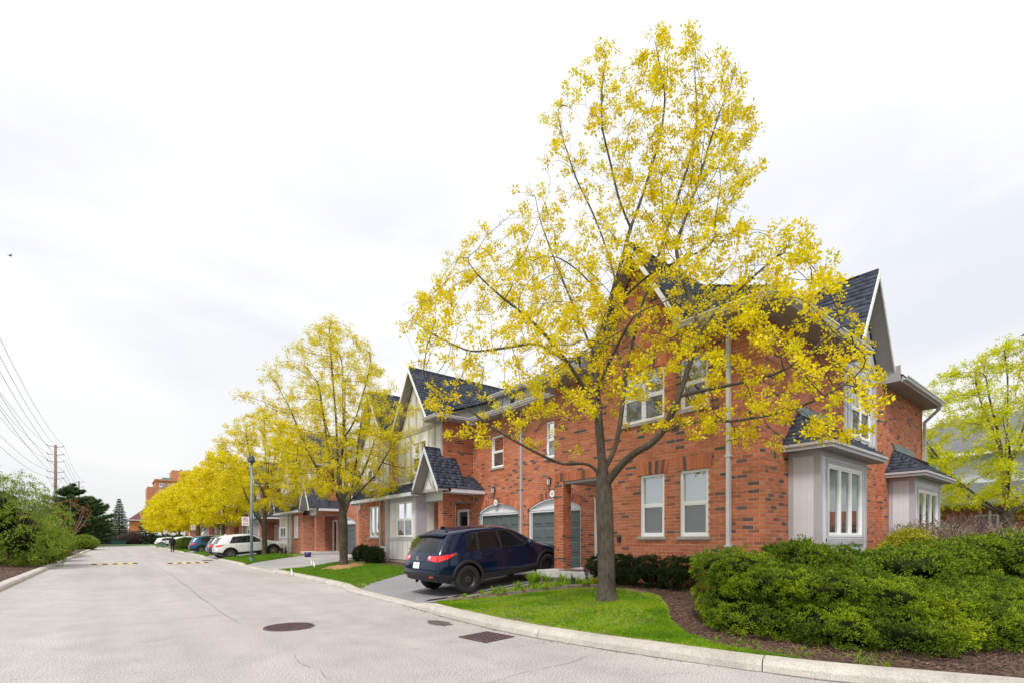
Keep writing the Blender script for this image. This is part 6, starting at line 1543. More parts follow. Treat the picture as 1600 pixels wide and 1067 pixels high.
for k, (px, py, lx, ly, rz, lb) in enumerate(((5.75,9.0,.55,.12,.1,'thin border stone nearest the kerb'),(6.35,8.78,.42,.12,.2,'second border stone from the kerb by the path bed'),(6.9,8.52,.30,.13,-.1,'short border stone left of the flat slab'),(7.35,8.32,.46,.20,.15,'flat pale flagstone edging the lawn'),(7.75,8.1,.34,.14,.05,'narrow brown border stone between the slabs'),(8.08,7.9,.36,.20,-.2,'tilted brown flagstone left of the maple trunk'),(8.4,7.5,.28,.16,.1,'small border stone touching the maple trunk'))):
    v = Vector((px, py, 0)); m = MB(); r_ = random.Random(k); ring = []
    for j in range(9):
        t = 2*math.pi*j/9; q = r_.uniform(.82,1.1); a, b = lx/2*math.cos(t)*q, ly/2*math.sin(t)*q; ring.append((v.x+a*math.cos(.65+rz)-b*math.sin(.65+rz)*-1*-1, v.y-a*math.sin(.65+rz)*1+b*math.cos(.65+rz), gz(v.x,v.y)-.02))
    m.prism(ring, (0,0,.075+r_.uniform(0,.02))); o = m.build('border_stone', MT['stone']); tag(o, lb, 'stone', 'flagstones edging the lawn'); o.rotation_euler = (r_.uniform(-.08,.08), r_.uniform(-.08,.08), 0)
# bark-chip ring at the second maple
def mound(x, y, r_, h, mat, name, label, cat):
    V = []; F = []; n = 26
    for i in range(7):
        for j in range(n):
            t = 2*math.pi*j/n; q = r_*i/6*(1+.12*math.sin(3*t+1)+.06*math.sin(7*t)); X, Y_ = x+q*math.cos(t), y+q*math.sin(t); V.append((X, Y_, gz(X,Y_)+.016+h*(1-(i/6)**2)+rnd.uniform(-.01,.01)*(i < 6)))
    for i in range(6):
        for j in range(n): F.append((i*n+j, i*n+(j+1)%n, (i+1)*n+(j+1)%n, (i+1)*n+j))
    og = np.array([x, y, gz(x,y)]); tag(link(name, npmesh(name, np.array(V)-og, F, mat), None, og), label, cat)
mound(7.45, 20.6, .95, .13, MT['chip'], 'bark_chip_mound', 'orange-brown bark chip mound around the second maple', 'mulch')
mound(8.5, 21.6, .55, .06, MT['chip'], 'bark_chip_mound', 'small bark chip patch before the low dark bushes', 'mulch')

# ------------------------------------------------------------------ vehicles
def catmull_cage(cols, level):
    """cols: list of stations, each a list of (x,y,z) from sill to roof centre (last has y=0)"""
    nl = len(cols[0]); bm = bmesh.new(); vid = {}
    def key(p): return (round(p[0],5), round(p[1],5), round(p[2],5))
    def v(p):
        k = key(p)
        if k not in vid: vid[k] = bm.verts.new(p)
        return vid[k]
    for sg in (1, -1):
        G = [[(p[0], p[1]*sg, p[2]) for p in c] for c in cols]
        for i in range(len(G)-1):
            for j in range(nl-1):
                q = [v(G[i][j]), v(G[i+1][j]), v(G[i+1][j+1]), v(G[i][j+1])]
                bm.faces.new(q if sg == 1 else q[::-1])
    # end caps: rows from flank to centre-line
    for ci, cx in ((0, -1), (len(cols)-1, 1)):
        c = cols[ci]; k = nl-3      # index of roof rail level
        for sg in (1, -1):
            rows = []
            for j in range(k+1):
                p = c[j]
                if j == k: rows.append([(p[0],p[1]*sg,p[2]), (c[k+1][0],c[k+1][1]*sg,c[k+1][2]), c[k+2]])
                else: rows.append([(p[0],p[1]*sg,p[2]), (p[0]+cx*.06,p[1]*sg*.55,p[2]), (p[0]+cx*.08,0,p[2])])
            for j in range(k):
                for t in range(2):
                    q = [v(rows[j][t]), v(rows[j+1][t]), v(rows[j+1][t+1]), v(rows[j][t+1])]
                    try: bm.faces.new(q if (sg == 1) == (cx == -1) else q[::-1])
                    except ValueError: pass
    bmesh.ops.recalc_face_normals(bm, faces=bm.faces)
    cl = bm.edges.layers.float.new('crease_edge')
    for ci in range(len(cols)-1):
        for lv, w_ in ((1,.35),(3,.62),(4,.5)):
            for sg in (1, -1):
                k0, k1 = [key((p[0], p[1]*sg, p[2])) for p in (cols[ci][lv], cols[ci+1][lv])]
                e_ = bm.edges.get((vid[k0], vid[k1])) if k0 in vid and k1 in vid else None
                if e_: e_[cl] = w_
    for ci in (0, len(cols)-1):
        for lv in range(4):
            for sg in (1, -1):
                k0, k1 = [key((p[0], p[1]*sg, p[2])) for p in (cols[ci][lv], cols[ci][lv+1])]
                e_ = bm.edges.get((vid[k0], vid[k1])) if k0 in vid and k1 in vid else None
                if e_: e_[cl] = .35
    me = bpy.data.meshes.new('cage'); bm.to_mesh(me); bm.free()
    o = bpy.data.objects.new('cage', me); COL.objects.link(o); s = o.modifiers.new('s', 'SUBSURF'); s.levels = level; s.render_levels = level
    bpy.context.view_layer.update(); dg = bpy.context.evaluated_depsgraph_get(); out = bpy.data.meshes.new_from_object(o.evaluated_get(dg)); bpy.data.objects.remove(o); return out
SUV = [
 [(.10,.70,.34),(.02,.80,.50),(.04,.82,.78),(.14,.76,1.06),(.50,.60,1.53),(.44,.30,1.60),(.42,0,1.615)],
 [(.36,.82,.28),(.30,.895,.46),(.30,.91,.78),(.40,.855,1.07),(.72,.665,1.575),(.70,.34,1.655),(.69,0,1.67)],
 [(.95,.87,.25),(.92,.93,.44),(.92,.93,.76),(1.0,.885,1.065),(1.15,.69,1.60),(1.15,.36,1.685),(1.15,0,1.70)],
 [(1.75,.87,.24),(1.75,.92,.42),(1.75,.915,.74),(1.8,.88,1.045),(1.85,.695,1.61),(1.85,.36,1.695),(1.85,0,1.71)],
 [(2.5,.87,.24),(2.5,.915,.42),(2.5,.915,.72),(2.5,.88,1.02),(2.42,.675,1.57),(2.42,.35,1.655),(2.42,0,1.67)],
 [(3.1,.87,.24),(3.1,.92,.42),(3.1,.92,.72),(3.1,.875,1.0),(2.92,.66,1.34),(2.95,.35,1.385),(2.97,0,1.395)],
 [(3.5,.87,.25),(3.5,.93,.44),(3.5,.93,.74),(3.46,.865,.97),(3.42,.68,1.055),(3.40,.35,1.085),(3.38,0,1.095)],
 [(4.05,.84,.27),(4.08,.90,.46),(4.06,.895,.74),(4.02,.81,.90),(4.0,.62,.975),(4.0,.33,1.0),(4.0,0,1.01)],
 [(4.40,.68,.32),(4.50,.76,.48),(4.48,.76,.70),(4.36,.70,.83),(4.30,.56,.875),(4.34,.30,.90),(4.36,0,.905)]]
def car(name, loc, rz, label, paint, wheel='steel', lvl=3, parts=True, sx=1., sz=1., cat='car', group='cars parked on the driveways', rear='suv'):
    root = empty(name, loc, label, cat, group, rz); ORG[root] = Vector((0,0,0))
    cols = [[(p[0]*sx, p[1], .24+(p[2]-.24)*sz+(.065 if j == 0 else .03 if j == 1 else 0)) for j, p in enumerate(c)] for c in SUV]
    me = catmull_cage(cols, lvl); bvh = BVHTree.FromPolygons([v.co[:] for v in me.vertices], [p.vertices[:] for p in me.polygons])
    AX = (.88*sx, 3.58*sx); RW = .362; RA = .425
    # open the wheel arches
    bm = bmesh.new(); bm.from_mesh(me); kill = []
    for f_ in bm.faces:
        c = f_.calc_center_median()
        if abs(c.y) > .55 and any((c.x-a)**2+(c.z-RW)**2 < RA**2 for a in AX): kill.append(f_)
    bmesh.ops.delete(bm, geom=kill, context='FACES')
    for v in bm.verts:
        if v.is_boundary and abs(v.co.y) > .5:
            for a in AX:
                d = Vector((v.co.x-a, v.co.z-RW)); 
                if d.length < RA+.09 and d.length > .01: d = d.normalized()*RA; v.co.x = a+d.x; v.co.z = RW+d.y
    for f_ in bm.faces: f_.smooth = True
    bm.to_mesh(me); bm.free(); me.name = 'body'; me.materials.append(paint); body = link('body', me, root)
    def cast(o, d):
        h = bvh.ray_cast(Vector(o), Vector(d)); return h[0]
    def patch(name, corners, mat, par, side, off=.004, nu=8, nv=6):
        """corners (u,v) bl,br,tr,tl. side 'L'/'R': (x,z) cast across Y; 'B': (y,z) cast along +X; 'F': (y,z) along -X; 'T': (x,y) down"""
        c = [Vector(q) for q in corners]; V = []; F = []
        for j in range(nv+1):
            for i in range(nu+1):
                p = c[0].lerp(c[1], i/nu).lerp(c[3].lerp(c[2], i/nu), j/nv)
                if side in 'LR': s = 1 if side == 'L' else -1; o, d = (p.x, 3*s, p.y), (0,-s,0)
                elif side == 'B': o, d = (-3, p.x, p.y), (1,0,0)
                elif side == 'F': o, d = (9, p.x, p.y), (-1,0,0)
                else: o, d = (p.x, p.y, 5), (0,0,-1)
                h = cast(o, d)
                if h is None: h = Vector(o)+Vector(d)*(2.1 if side in 'LR' else 3.1)
                V.append(tuple(h-Vector(d)*off))
        for j in range(nv):
            for i in range(nu): q = j*(nu+1)+i; F.append((q,q+1,q+nu+2,q+nu+1))
        return link(name, npmesh(name, V, F, mat, True), par)
    X = lambda x: x*sx
    Z = lambda z: .24+(z-.24)*sz
    for s in 'LR':
        sg = 1 if s == 'L' else -1
        patch('window_band', [(X(.98),Z(1.085)),(X(3.02),Z(1.045)),(X(2.32),Z(1.545)),(X(1.12),Z(1.535))], MT['cladding'], body, s, .003, 14, 6)
        patch('side_window', [(X(.86),Z(1.10)),(X(1.22),Z(1.095)),(X(1.28),Z(1.50)),(X(1.12),Z(1.49))], MT['carglass'], body, s, .007)
        patch('side_window', [(X(1.29),Z(1.095)),(X(1.95),Z(1.085)),(X(1.93),Z(1.525)),(X(1.36),Z(1.51))], MT['carglass'], body, s, .007)
        patch('side_window', [(X(2.03),Z(1.085)),(X(2.84),Z(1.075)),(X(2.30),Z(1.50)),(X(2.02),Z(1.525))], MT['carglass'], body, s, .007)
        patch('sill_cladding', [(X(1.28),.315),(X(3.18),.315),(X(3.20),.45),(X(1.26),.45)], MT['cladding'], body, s, .012, 10, 3)
        patch('bumper_cladding', [(X(.06),.42),(X(.50),.34),(X(.52),.48),(X(.05),.58)], MT['cladding'], body, s, .012, 8, 4)
        patch('bumper_cladding', [(X(3.97),.28),(X(4.36),.32),(X(4.42),.48),(X(3.97),.42)], MT['cladding'], body, s, .012, 8, 4)
        patch('tail_light', [(X(.10),Z(.88)),(X(.34),Z(.93)),(X(.62),Z(1.055)),(X(.16),Z(1.03))], MT['tail'], body, s, .010)
        patch('headlight', [(X(4.02),Z(.80)),(X(4.36),Z(.72)),(X(4.33),Z(.80)),(X(3.98),Z(.895))], MT['tailclear'], body, s, .008)
        if parts:
            for (xa, za, xb, zb_) in ((1.98,.42,2.0,1.06),(3.08,.44,3.06,1.02),(1.27,1.05,1.30,.80)):
                patch('door_gap', [(X(xa)-.005,Z(za)),(X(xa)+.005,Z(za)),(X(xb)+.005,Z(zb_)),(X(xb)-.005,Z(zb_))], MT['black'], body, s, .002, 1, 8)
            for hx_ in (1.42, 2.18):
                h = cast((X(hx_), 3*sg, Z(.93)), (0,-sg,0))
                if h: m = MB(); m.tube([(X(hx_),h.y-.005*sg,Z(.93)),(X(hx_)+.04,h.y+.028*sg,Z(.935)),(X(hx_)+.16,h.y+.028*sg,Z(.935)),(X(hx_)+.20,h.y-.005*sg,Z(.93))], .013, 6); m.build('door_handle', paint, body, True, org=(0,0,0))
        # mirror
        m = MB(); cy = .94*sg; m.lathe([(0,-.10),(.06,-.09),(.085,-.02),(.08,.05),(.05,.08),(0,.09)], (X(2.86), cy+.06*sg, Z(1.12)), 'Y', 14); m.bar((X(2.86),.82*sg,Z(1.06)), (X(2.86),cy+.02*sg,Z(1.09)), .08, .03); m.build('wing_mirror', paint, body, True, org=(0,0,0))
        # arch lips
        for a in AX:
            m = MB(); n = 22; prof = [(RA-.025,-.03),(RA-.03,.012),(RA+.03,.014),(RA+.05,.004),(RA+.05,-.03)]; rings = []
            for k in range(n+1):
                t = R(-18)+R(216)*k/n; ring = []
                for (r_, o) in prof:
                    x_, z_ = a+r_*math.cos(t), RW+r_*math.sin(t); h = cast((a+(RA+.045)*math.cos(t), 3*sg, max(.33, RW+(RA+.045)*math.sin(t))), (0,-sg,0)); yb = abs(h.y) if h else .9
                    ring.append((x_, sg*(yb+o), z_))
                rings.append(ring)
            for rr_ in rings: m.v += rr_
            w_ = len(prof)
            for k in range(n):
                for j in range(w_-1): m.f.append((k*w_+j, k*w_+j+1, (k+1)*w_+j+1, (k+1)*w_+j)); m.m.append(0)
            m.build('wheel_arch', MT['cladding'], body, True, org=(0,0,0))
    patch('rear_window', [(-.60,Z(1.115)),(.60,Z(1.115)),(.50,Z(1.50)),(-.50,Z(1.50))], MT['carglass'], body, 'B', .006, 10, 6)
    patch('windscreen', [(-.70,Z(1.10)),(.70,Z(1.10)),(.56,Z(1.55)),(-.56,Z(1.55))], MT['carglass'], body, 'F', .006, 10, 6)
    patch('rear_bumper', [(-.74,.41),(.74,.41),(.78,.58),(-.78,.58)], MT['cladding'], body, 'B', .014, 12, 4)
    for sg in (-1, 1):
        patch('tail_light', [(sg*.44,Z(.93)),(sg*.78,Z(.88)),(sg*.76,Z(1.03)),(sg*.42,Z(1.03))], MT['tail'], body, 'B', .010)
        patch('tail_light_lens', [(sg*.46,Z(.96)),(sg*.54,Z(.955)),(sg*.53,Z(1.02)),(sg*.45,Z(1.015))], MT['tailclear'], body, 'B', .014, 3, 3)
        patch('reflector', [(sg*.52,.47),(sg*.68,.48),(sg*.68,.53),(sg*.55,.53)], MT['tail'], body, 'B', .018, 3, 2)
    patch('licence_plate', [(-.15,Z(.72)),(.15,Z(.72)),(.15,Z(.87)),(-.15,Z(.87))], MT['plate'], body, 'B', .016, 2, 2)
    patch('grille', [(-.5,.45),(.5,.45),(.52,Z(.74)),(-.52,Z(.74))], MT['black'], body, 'F', .008, 8, 4)
    # spoiler, fin, wiper
    h = cast((-3,0,Z(1.56)), (1,0,0)); xs_ = h.x if h else X(.5)
    m = MB(); V = []
    for (dx, dz) in ((-.14,-.03),(.20,.055),(.20,.02),(-.12,-.075)):
        for yv in (-.60,-.45,-.2,.2,.45,.60): V.append((xs_+dx+.10*(abs(yv)/.6)**3, yv, Z(1.585)+dz-.055*(abs(yv)/.6)**3))
    m.v = V
    for a in range(4):
        for k in range(5): m.f.append((a*6+k, a*6+k+1, ((a+1)%4)*6+k+1, ((a+1)%4)*6+k)); m.m.append(0)
    m.build('spoiler', paint, body, True, org=(0,0,0))
    if parts:
        m = MB(); m.prism([(X(.72),-.02,Z(1.655)),(X(.92),-.02,Z(1.67)),(X(.84),-.012,Z(1.72)),(X(.76),-.01,Z(1.735))], (0,.035,0)); m.build('antenna_fin', paint, body, org=(0,0,0))
        h = cast((-3,0,Z(.96)), (1,0,0)); ex = h.x if h else .05
        m = MB()
        for k in range(20):
            t0, t1 = 2*math.pi*k/20, 2*math.pi*(k+1)/20; m.bar((ex-.012,.062*math.cos(t0),Z(.965)+.05*math.sin(t0)), (ex-.012,.062*math.cos(t1),Z(.965)+.05*math.sin(t1)), .012, .012, (1,0,0))
        for sg in (-1, 1): m.bar((ex-.012,0,Z(.945)), (ex-.012,.055*sg,Z(.985)), .012, .012, (1,0,0))
        m.build('emblem', MT['chrome'], body, org=(0,0,0))
        m = MB(); m.box(ex-.03, ex+.0, -.34, .34, Z(.885), Z(.905)); m.build('plate_garnish', paint, body, org=(0,0,0))
        m = MB(); m.box(ex+.02, ex+.03, -.62, -.50, Z(.90), Z(.925)); m.build('badge', MT['chrome'], body, org=(0,0,0))
    m = MB(); m.box(X(.5), X(4.2), -.70, .70, .27, .36); m.box(X(.45), X(1.3), -.62, .62, .30, .75); m.box(X(3.15), X(4.0), -.62, .62, .30, .75); m.build('underbody', MT['black'], body, org=(0,0,0))
    for a in AX:
        for sg in (-1, 1):
            c = (a, .79*sg, RW); m = MB()
            m.lathe([(.225,-.10),(.30,-.115),(.345,-.10),(RW,-.06),(RW,.06),(.345,.10),(.30,.115),(.225,.10)], c, 'Y', 36); wo = m.build('wheel', MT['rubber'], root, True, org=c)
            ff = .085*sg; m = MB()
            if wheel == 'steel':
                m.lathe([(.23,.10*sg),(.215,ff-.01*sg),(.20,.03*sg),(.17,.03*sg),(.10,.055*sg),(.05,.06*sg),(0,.06*sg)], c, 'Y', 32); m.build('rim', MT['steelwheel'], wo, True, org=c)
                h_ = MB()
                for k in range(12): t = R(30*k+15); q = (c[0]+.185*math.cos(t), c[1]+.034*sg, c[2]+.185*math.sin(t)); h_.lathe([(0,.002*sg),(.016,.002*sg)], q, 'Y', 8)
                h_.build('vent_hole', MT['dark'], wo, org=c); h_ = MB()
                for k in range(5): t = R(72*k); q = (c[0]+.055*math.cos(t), c[1]+.06*sg, c[2]+.055*math.sin(t)); h_.lathe([(0,.014*sg),(.011,.012*sg),(.011,-.006*sg)], q, 'Y', 6)
                h_.build('lug_nut', MT['chrome'], wo, org=c)
            else:
                m.lathe([(.235,.10*sg),(.225,.095*sg),(.215,.06*sg),(.205,.06*sg)], c, 'Y', 32); m.lathe([(.06,.07*sg),(.05,.085*sg),(0,.085*sg)], c, 'Y', 12)
                for k in range(10): t = R(72*(k//2)+(14 if k % 2 else -14)); t2 = R(72*(k//2)+(5 if k % 2 else -5)); m.bar((c[0]+.04*math.cos(t2), c[1]+.078*sg, c[2]+.04*math.sin(t2)), (c[0]+.215*math.cos(t), c[1]+.072*sg, c[2]+.215*math.sin(t)), .028, .02, (0,1,0))
                m.build('rim', MT['silver'], wo, False, org=c); m = MB(); m.lathe([(.23,.02*sg),(0,.02*sg)], c, 'Y', 24); m.build('brake_disc', MT['dark'], wo, org=c)
    return root
def paintm(name, c, metal=.55, rough=.25, coat=1.): return M(name, c, rough, metal, coat=coat, spec=.35)
NAVY = paintm('navy_paint', (.003,.011,.038), .1, .15, .45); WHT = paintm('white_paint', (.72,.73,.74), .0, .3); BLU = paintm('blue_paint', (.012,.085,.19), .5, .28); GRY = paintm('grey_paint', (.10,.105,.12), .6, .3); RED = paintm('red_paint', (.35,.02,.02), .2, .3)
# driveway slope under the car
def park(x_rear, yc, rz, **k):
    za, zb = gz(x_rear+.9, yc)+.012, gz(x_rear+3.6, yc)+.012; o = car(loc=(x_rear, yc, za-(zb-za)*.9/2.7), rz=rz, **k); o.rotation_euler = (0, -math.atan2(zb-za, 2.7), rz); return o
park(5.85, 10.98, R(1.5), sz=.965, name='parked_suv', label='dark navy SUV with black steel wheels on the near driveway', paint=NAVY, cat='car')
park(5.25, 39.2, 0, name='parked_suv', label='white SUV with silver wheels behind the street lamp', paint=WHT, wheel='alloy', lvl=2, parts=True)
park(5.2, 42.0, 0, name='parked_suv', label='grey car with red tail lights, half hidden behind the white SUV', paint=GRY, wheel='alloy', lvl=2, parts=False)
park(5.35, 55.0, R(-2), name='parked_suv', label='blue SUV with silver wheels beyond the white SUV', paint=BLU, wheel='alloy', lvl=2, parts=False, sx=1.05)
park(5.6, 79.5, 0, name='parked_car', label='white car behind the walking person, under the maples', paint=WHT, wheel='alloy', lvl=2, parts=False, sz=.9)
park(5.0, 100.5, 0, name='parked_car', label='farthest white car, by the green box at the road end', paint=WHT, wheel='alloy', lvl=2, parts=False, sz=.88)
car('parked_car', (37.0, 2.2, .45), R(85), 'red car glimpsed at the right edge beside the grey house', RED, 'alloy', 2, False, group='cars parked on the driveways')

# ------------------------------------------------------------------ person with a bag
def person(loc, rz, label):
    root = empty('person', loc, label, 'person', None, rz); ORG[root] = Vector((0,0,0))
    J = [(0,0,.98),(0,0,1.15),(0,.0,1.38),(0,0,1.50),(0,.01,1.58),
         (.10,0,.94),(.11,.05,.52),(.11,-.02,.09),(.11,.13,.04), (-.10,0,.94),(-.11,-.06,.52),(-.11,-.20,.10),(-.11,-.06,.04),
         (.20,0,1.42),(.26,-.04,1.14),(.27,.06,.90), (-.20,0,1.42),(-.26,.02,1.14),(-.27,.08,.90)]
    E_ = [(0,1),(1,2),(2,3),(3,4),(0,5),(5,6),(6,7),(7,8),(0,9),(9,10),(10,11),(11,12),(2,13),(13,14),(14,15),(2,16),(16,17),(17,18)]
    RR = [(.17,.12),(.17,.12),(.19,.12),(.075,.07),(.06,.06),(.10,.10),(.075,.075),(.055,.055),(.05,.04),(.10,.10),(.075,.075),(.055,.055),(.05,.04),(.075,.075),(.06,.06),(.045,.045),(.075,.075),(.06,.06),(.045,.045)]
    me = bpy.data.meshes.new('body'); me.from_pydata(J, E_, []); o = bpy.data.objects.new('body', me); COL.objects.link(o)
    sk = o.modifiers.new('skin', 'SKIN')
    for i, r in enumerate(RR): me.skin_vertices[0].data[i].radius = r
    me.skin_vertices[0].data[0].use_root = True; o.modifiers.new('s', 'SUBSURF').levels = 2
    bpy.context.view_layer.update(); out = bpy.data.meshes.new_from_object(o.evaluated_get(bpy.context.evaluated_depsgraph_get())); bpy.data.objects.remove(o)
    out.materials.clear(); out.materials.append(MT['cloth'])
    for p in out.polygons: p.use_smooth = True
    body = link('body', out, root)
    m = MB(); m.lathe([(0,1.56),(.06,1.575),(.085,1.64),(.09,1.69),(.08,1.75),(.045,1.79),(0,1.80)], (0,.01,0), n=14); hd = m.build('head', MT['skin'], body, True, org=(0,0,0))
    m = MB(); m.lathe([(.07,1.62),(.097,1.66),(.10,1.71),(.088,1.765),(.05,1.805),(0,1.815)], (0,-.012,0), n=14); m.build('hair', MT['hair'], hd, True, org=(0,0,0))
    for s in (-1, 1):
        m = MB(); hx_ = .27*s; m.tube([(hx_,.07,.92),(hx_,.085,.86),(hx_,.09,.82)], [.035,.042,.03], 8)
        for k in range(4): m.tube([(hx_,.06+.02*k,.83),(hx_-.01*s,.062+.02*k,.78),(hx_-.03*s,.064+.02*k,.755)], [.010,.009,.006], 5)
        m.tube([(hx_-.01*s,.10,.88),(hx_-.035*s,.12,.84),(hx_-.04*s,.12,.80)], [.012,.010,.007], 5); m.build('hand', MT['skin'], body, True, org=(0,0,0))
    m = MB(); m.prism([(-.22,-.02,1.44),(.22,-.02,1.44),(.25,-.03,.80),(-.25,-.03,.80)], (0,.02,0)) if False else m.lathe([(.10,1.46),(.19,1.42),(.20,1.2),(.205,1.0),(.225,.78),(.21,.78)], (0,0,0), n=16)
    for i, v in enumerate(m.v): m.v[i] = (v[0], v[1]*.68, v[2])
    m.build('coat', MT['cloth'], body, True, org=(0,0,0))
    b = empty('shoulder_bag', (0,0,0), 'dark hand bag carried at the walking person\'s right side', 'bag'); b.location = Vector(loc)+Matrix.Rotation(rz,3,'Z')@Vector((.33,.08,.42)); b.rotation_euler = (0,0,rz); ORG[b] = Vector((0,0,0))
    m = MB(); m.hexa([(-.06,-.17,0),(.06,-.17,0),(.06,.17,0),(-.06,.17,0),(-.04,-.15,.26),(.04,-.15,.26),(.04,.15,.26),(-.04,.15,.26)]); m.build('bag_body', MT['cloth'], b, org=(0,0,0))
    m = MB(); m.tube([(0,-.10,.25),(0,-.06,.34),(0,.06,.34),(0,.10,.25)], .009, 6, False); m.build('handle', MT['black'], b, org=(0,0,0))
person((4.75, 64.6, 0.0), 0, 'person in dark clothes walking away along the kerb with a bag')

# ------------------------------------------------------------------ street lamp, signs, poles and wires
LPX, LPY = 5.97, 31.0; z0 = gz(LPX, LPY)
root = empty('street_lamp', (LPX, LPY, z0), 'grey-blue street lamp post on the lawn before the white SUV', 'street lamp')
m = MB(); m.tube([(LPX,LPY,z0),(LPX,LPY,z0+2.4),(LPX,LPY,z0+5.5)], [.085,.075,.055], 14); m.build('post', MT['galv'], root, True)
m = MB(); m.tube([(LPX,LPY,z0),(LPX,LPY,z0+.28)], [.11,.105], 14); m.build('base_sleeve', MT['galv'], root)
m = MB(); m.tube([(LPX,LPY,z0+5.48),(LPX,LPY,z0+5.62)], .045, 10); m.build('collar', MT['dark'], root, True)
m = MB(); m.lathe([(.06,5.62),(.20,5.66),(.20,5.70),(.14,5.95),(.05,6.02),(0,6.03)], (LPX,LPY,z0), n=14); lh = m.build('lamp_head', MT['dark'], root)
m = MB(); m.lathe([(.0,5.63),(.18,5.655)], (LPX,LPY,z0), n=14); m.build('lens', MT['lamp'], lh)
def nopark(x, y, z, label, w_=.38, h=.50, post=None):
    root = empty('no_parking_sign', (x, y, z), label, 'sign', 'white no-parking signs along the row'); fr = Fr('Y', y)
    m = MB(); fr.box(m, x-w_/2, x+w_/2, 0, .008, z, z+h); m.build('plate', MT['signwhite'], root)
    m = MB(); c = fr.p(x, .011, z+h*.66); r_ = w_*.33; n = 26
    for k in range(n):
        t0, t1 = 2*math.pi*k/n, 2*math.pi*(k+1)/n; m.face([c+Vector((r_*math.cos(t0),0,r_*math.sin(t0))), c+Vector((r_*math.cos(t1),0,r_*math.sin(t1))), c+Vector((r_*.78*math.cos(t1),0,r_*.78*math.sin(t1))), c+Vector((r_*.78*math.cos(t0),0,r_*.78*math.sin(t0)))])
    d = Vector((.7071,0,-.7071)); e = Vector((.7071,0,.7071))*r_*.11; q = c+Vector((0,-.001,0)); m.face([q-d*r_*.85-e, q+d*r_*.85-e, q+d*r_*.85+e, q-d*r_*.85+e]); m.build('ring', MT['signred'], root)
    me = text_mesh('P', r_*1.25); me.materials.append(MT['signblack']); o = link('letter', me, root, c+Vector((0,.0015,0))); o.rotation_euler = (R(90),0,0)
    m = MB()
    for k, (a, b) in enumerate(((.80,.012),(.60,.012))): fr.box(m, x-w_*a/2, x+w_*a/2, .009, .011, z+h*(.22-.10*k), z+h*(.22-.10*k)+.02)
    m.build('text_line', MT['signred'], root)
    if post: m = MB(); m.tube([(x, y+.03, post), (x, y+.03, z+h+.05)], .03, 8); m.build('post', MT['galv'], root)
    else: m = MB(); m.bar((x, y+.012, z+h*.8), (LPX, y+.012, z+h*.8), .02, .012); m.bar((x, y+.012, z+h*.2), (LPX, y+.012, z+h*.2), .02, .012); m.build('bracket', MT['galv'], root)
nopark(LPX-.33, LPY-.11, 2.18, 'no-parking sign strapped to the street lamp post')
nopark(5.9, 57.5, 2.3, 'no-parking sign on its own post above the blue SUV', post=.2)
nopark(5.9, 92., 2.2, 'farthest no-parking sign, above the farthest white car', .5, .9, post=.2)
def upole(x, y, label, H_=20.):
    root = empty('utility_pole', (x, y, .2), label, 'utility pole', 'poles of the power line'); m = MB(); m.tube([(x,y,.1),(x,y,H_*.5),(x,y,H_+.3)], [.33,.27,.20], 12); m.build('pole', MT['wood'], root, True)
    for z in (20,18.4,17,14.9,13.6):
        for s in (-1, 1): m = MB(); m.bar((x+.15*s,y,z-.15), (x+1.3*s,y,z+.05), .10, .10); a = m.build('cross_arm', MT['galv'], root); m = MB(); m.tube([(x+1.25*s,y,z+.05),(x+1.25*s,y,z+.28)], .05, 8); m.build('insulator', MT['dark'], a)
PX = -9.5
upole(PX, 135, 'wooden utility pole with paired arms above the left trees'); upole(PX, 55, 'utility pole just outside the left edge carrying the wires'); upole(PX, 215, 'distant utility pole behind the pine')
WLAB = {20:'top', 18.4:'second', 17:'third', 14.9:'fourth', 13.6:'lowest'}
for s in (-1, 1):
    for z in (20,18.4,17,14.9,13.6):
        m = MB(); x = PX+1.25*s; zz = z+.28
        for (ya, yb) in ((55,135),(135,215)):
            pts = [(x, ya+(yb-ya)*k/14, zz-1.6*4*(k/14)*(1-k/14)) for k in range(15)]; m.tube(pts, .018, 4, False)
        m.tube([(x,-25+80*k/10,zz-1.6*4*(k/10)*(1-k/10)) for k in range(11)], .018, 4, False)
        o = m.build('power_line', MT['dark']); tag(o, '%s %s wire of the power line in the left sky' % (WLAB[z], 'road-side' if s > 0 else 'outer'), 'wire', 'wires of the power line')
# small things round the houses
def vent_pipe(x, y, label):
    z = gz(x, y); m = MB(); m.tube([(x+.12,y,z),(x+.12,y,z+.55),(x+.08,y,z+.66),(x-.06,y,z+.68),(x-.12,y,z+.60)], .05, 10); o = m.build('vent_pipe', MT['pvc'], None, True); tag(o, label, 'pipe', 'white vent pipes by the walls')
vent_pipe(9.3, 20.9, 'white bent vent pipe beside the round bush'); vent_pipe(9.2, 37.6, 'white vent pipe at the wall right of the white SUV')
m = MB(); x, y = 8.9, 30.6; z = gz(x,y); m.lathe([(0,0),(.17,0),(.20,.28),(.185,.28),(.17,.25),(0,.25)], (x,y,z), n=16); tag(m.build('flower_pot', MT['pot'], None, True), 'small dark blue pot on the drive by the white porch steps', 'pot')
m = MB(); x, y, z = 9.25, 8.55, .627; r_ = random.Random(4)
for k in range(7): m.lathe([(0,-.05),(.06,-.03),(.07,.02),(0,.06)], (x+r_.uniform(-.12,.12), y+r_.uniform(-.12,.12), z+.06), n=8)
tag(m.build('bundle', MT['pink'], None, True), 'pink bundle lying on the porch slab left of the trunk', 'bundle')
m = MB(); m.box(9.0, 9.55, 8.65, 9.35, .627, .642); tag(m.build('door_mat', MT['mat']), 'dark door mat on the porch slab of the end house', 'mat')
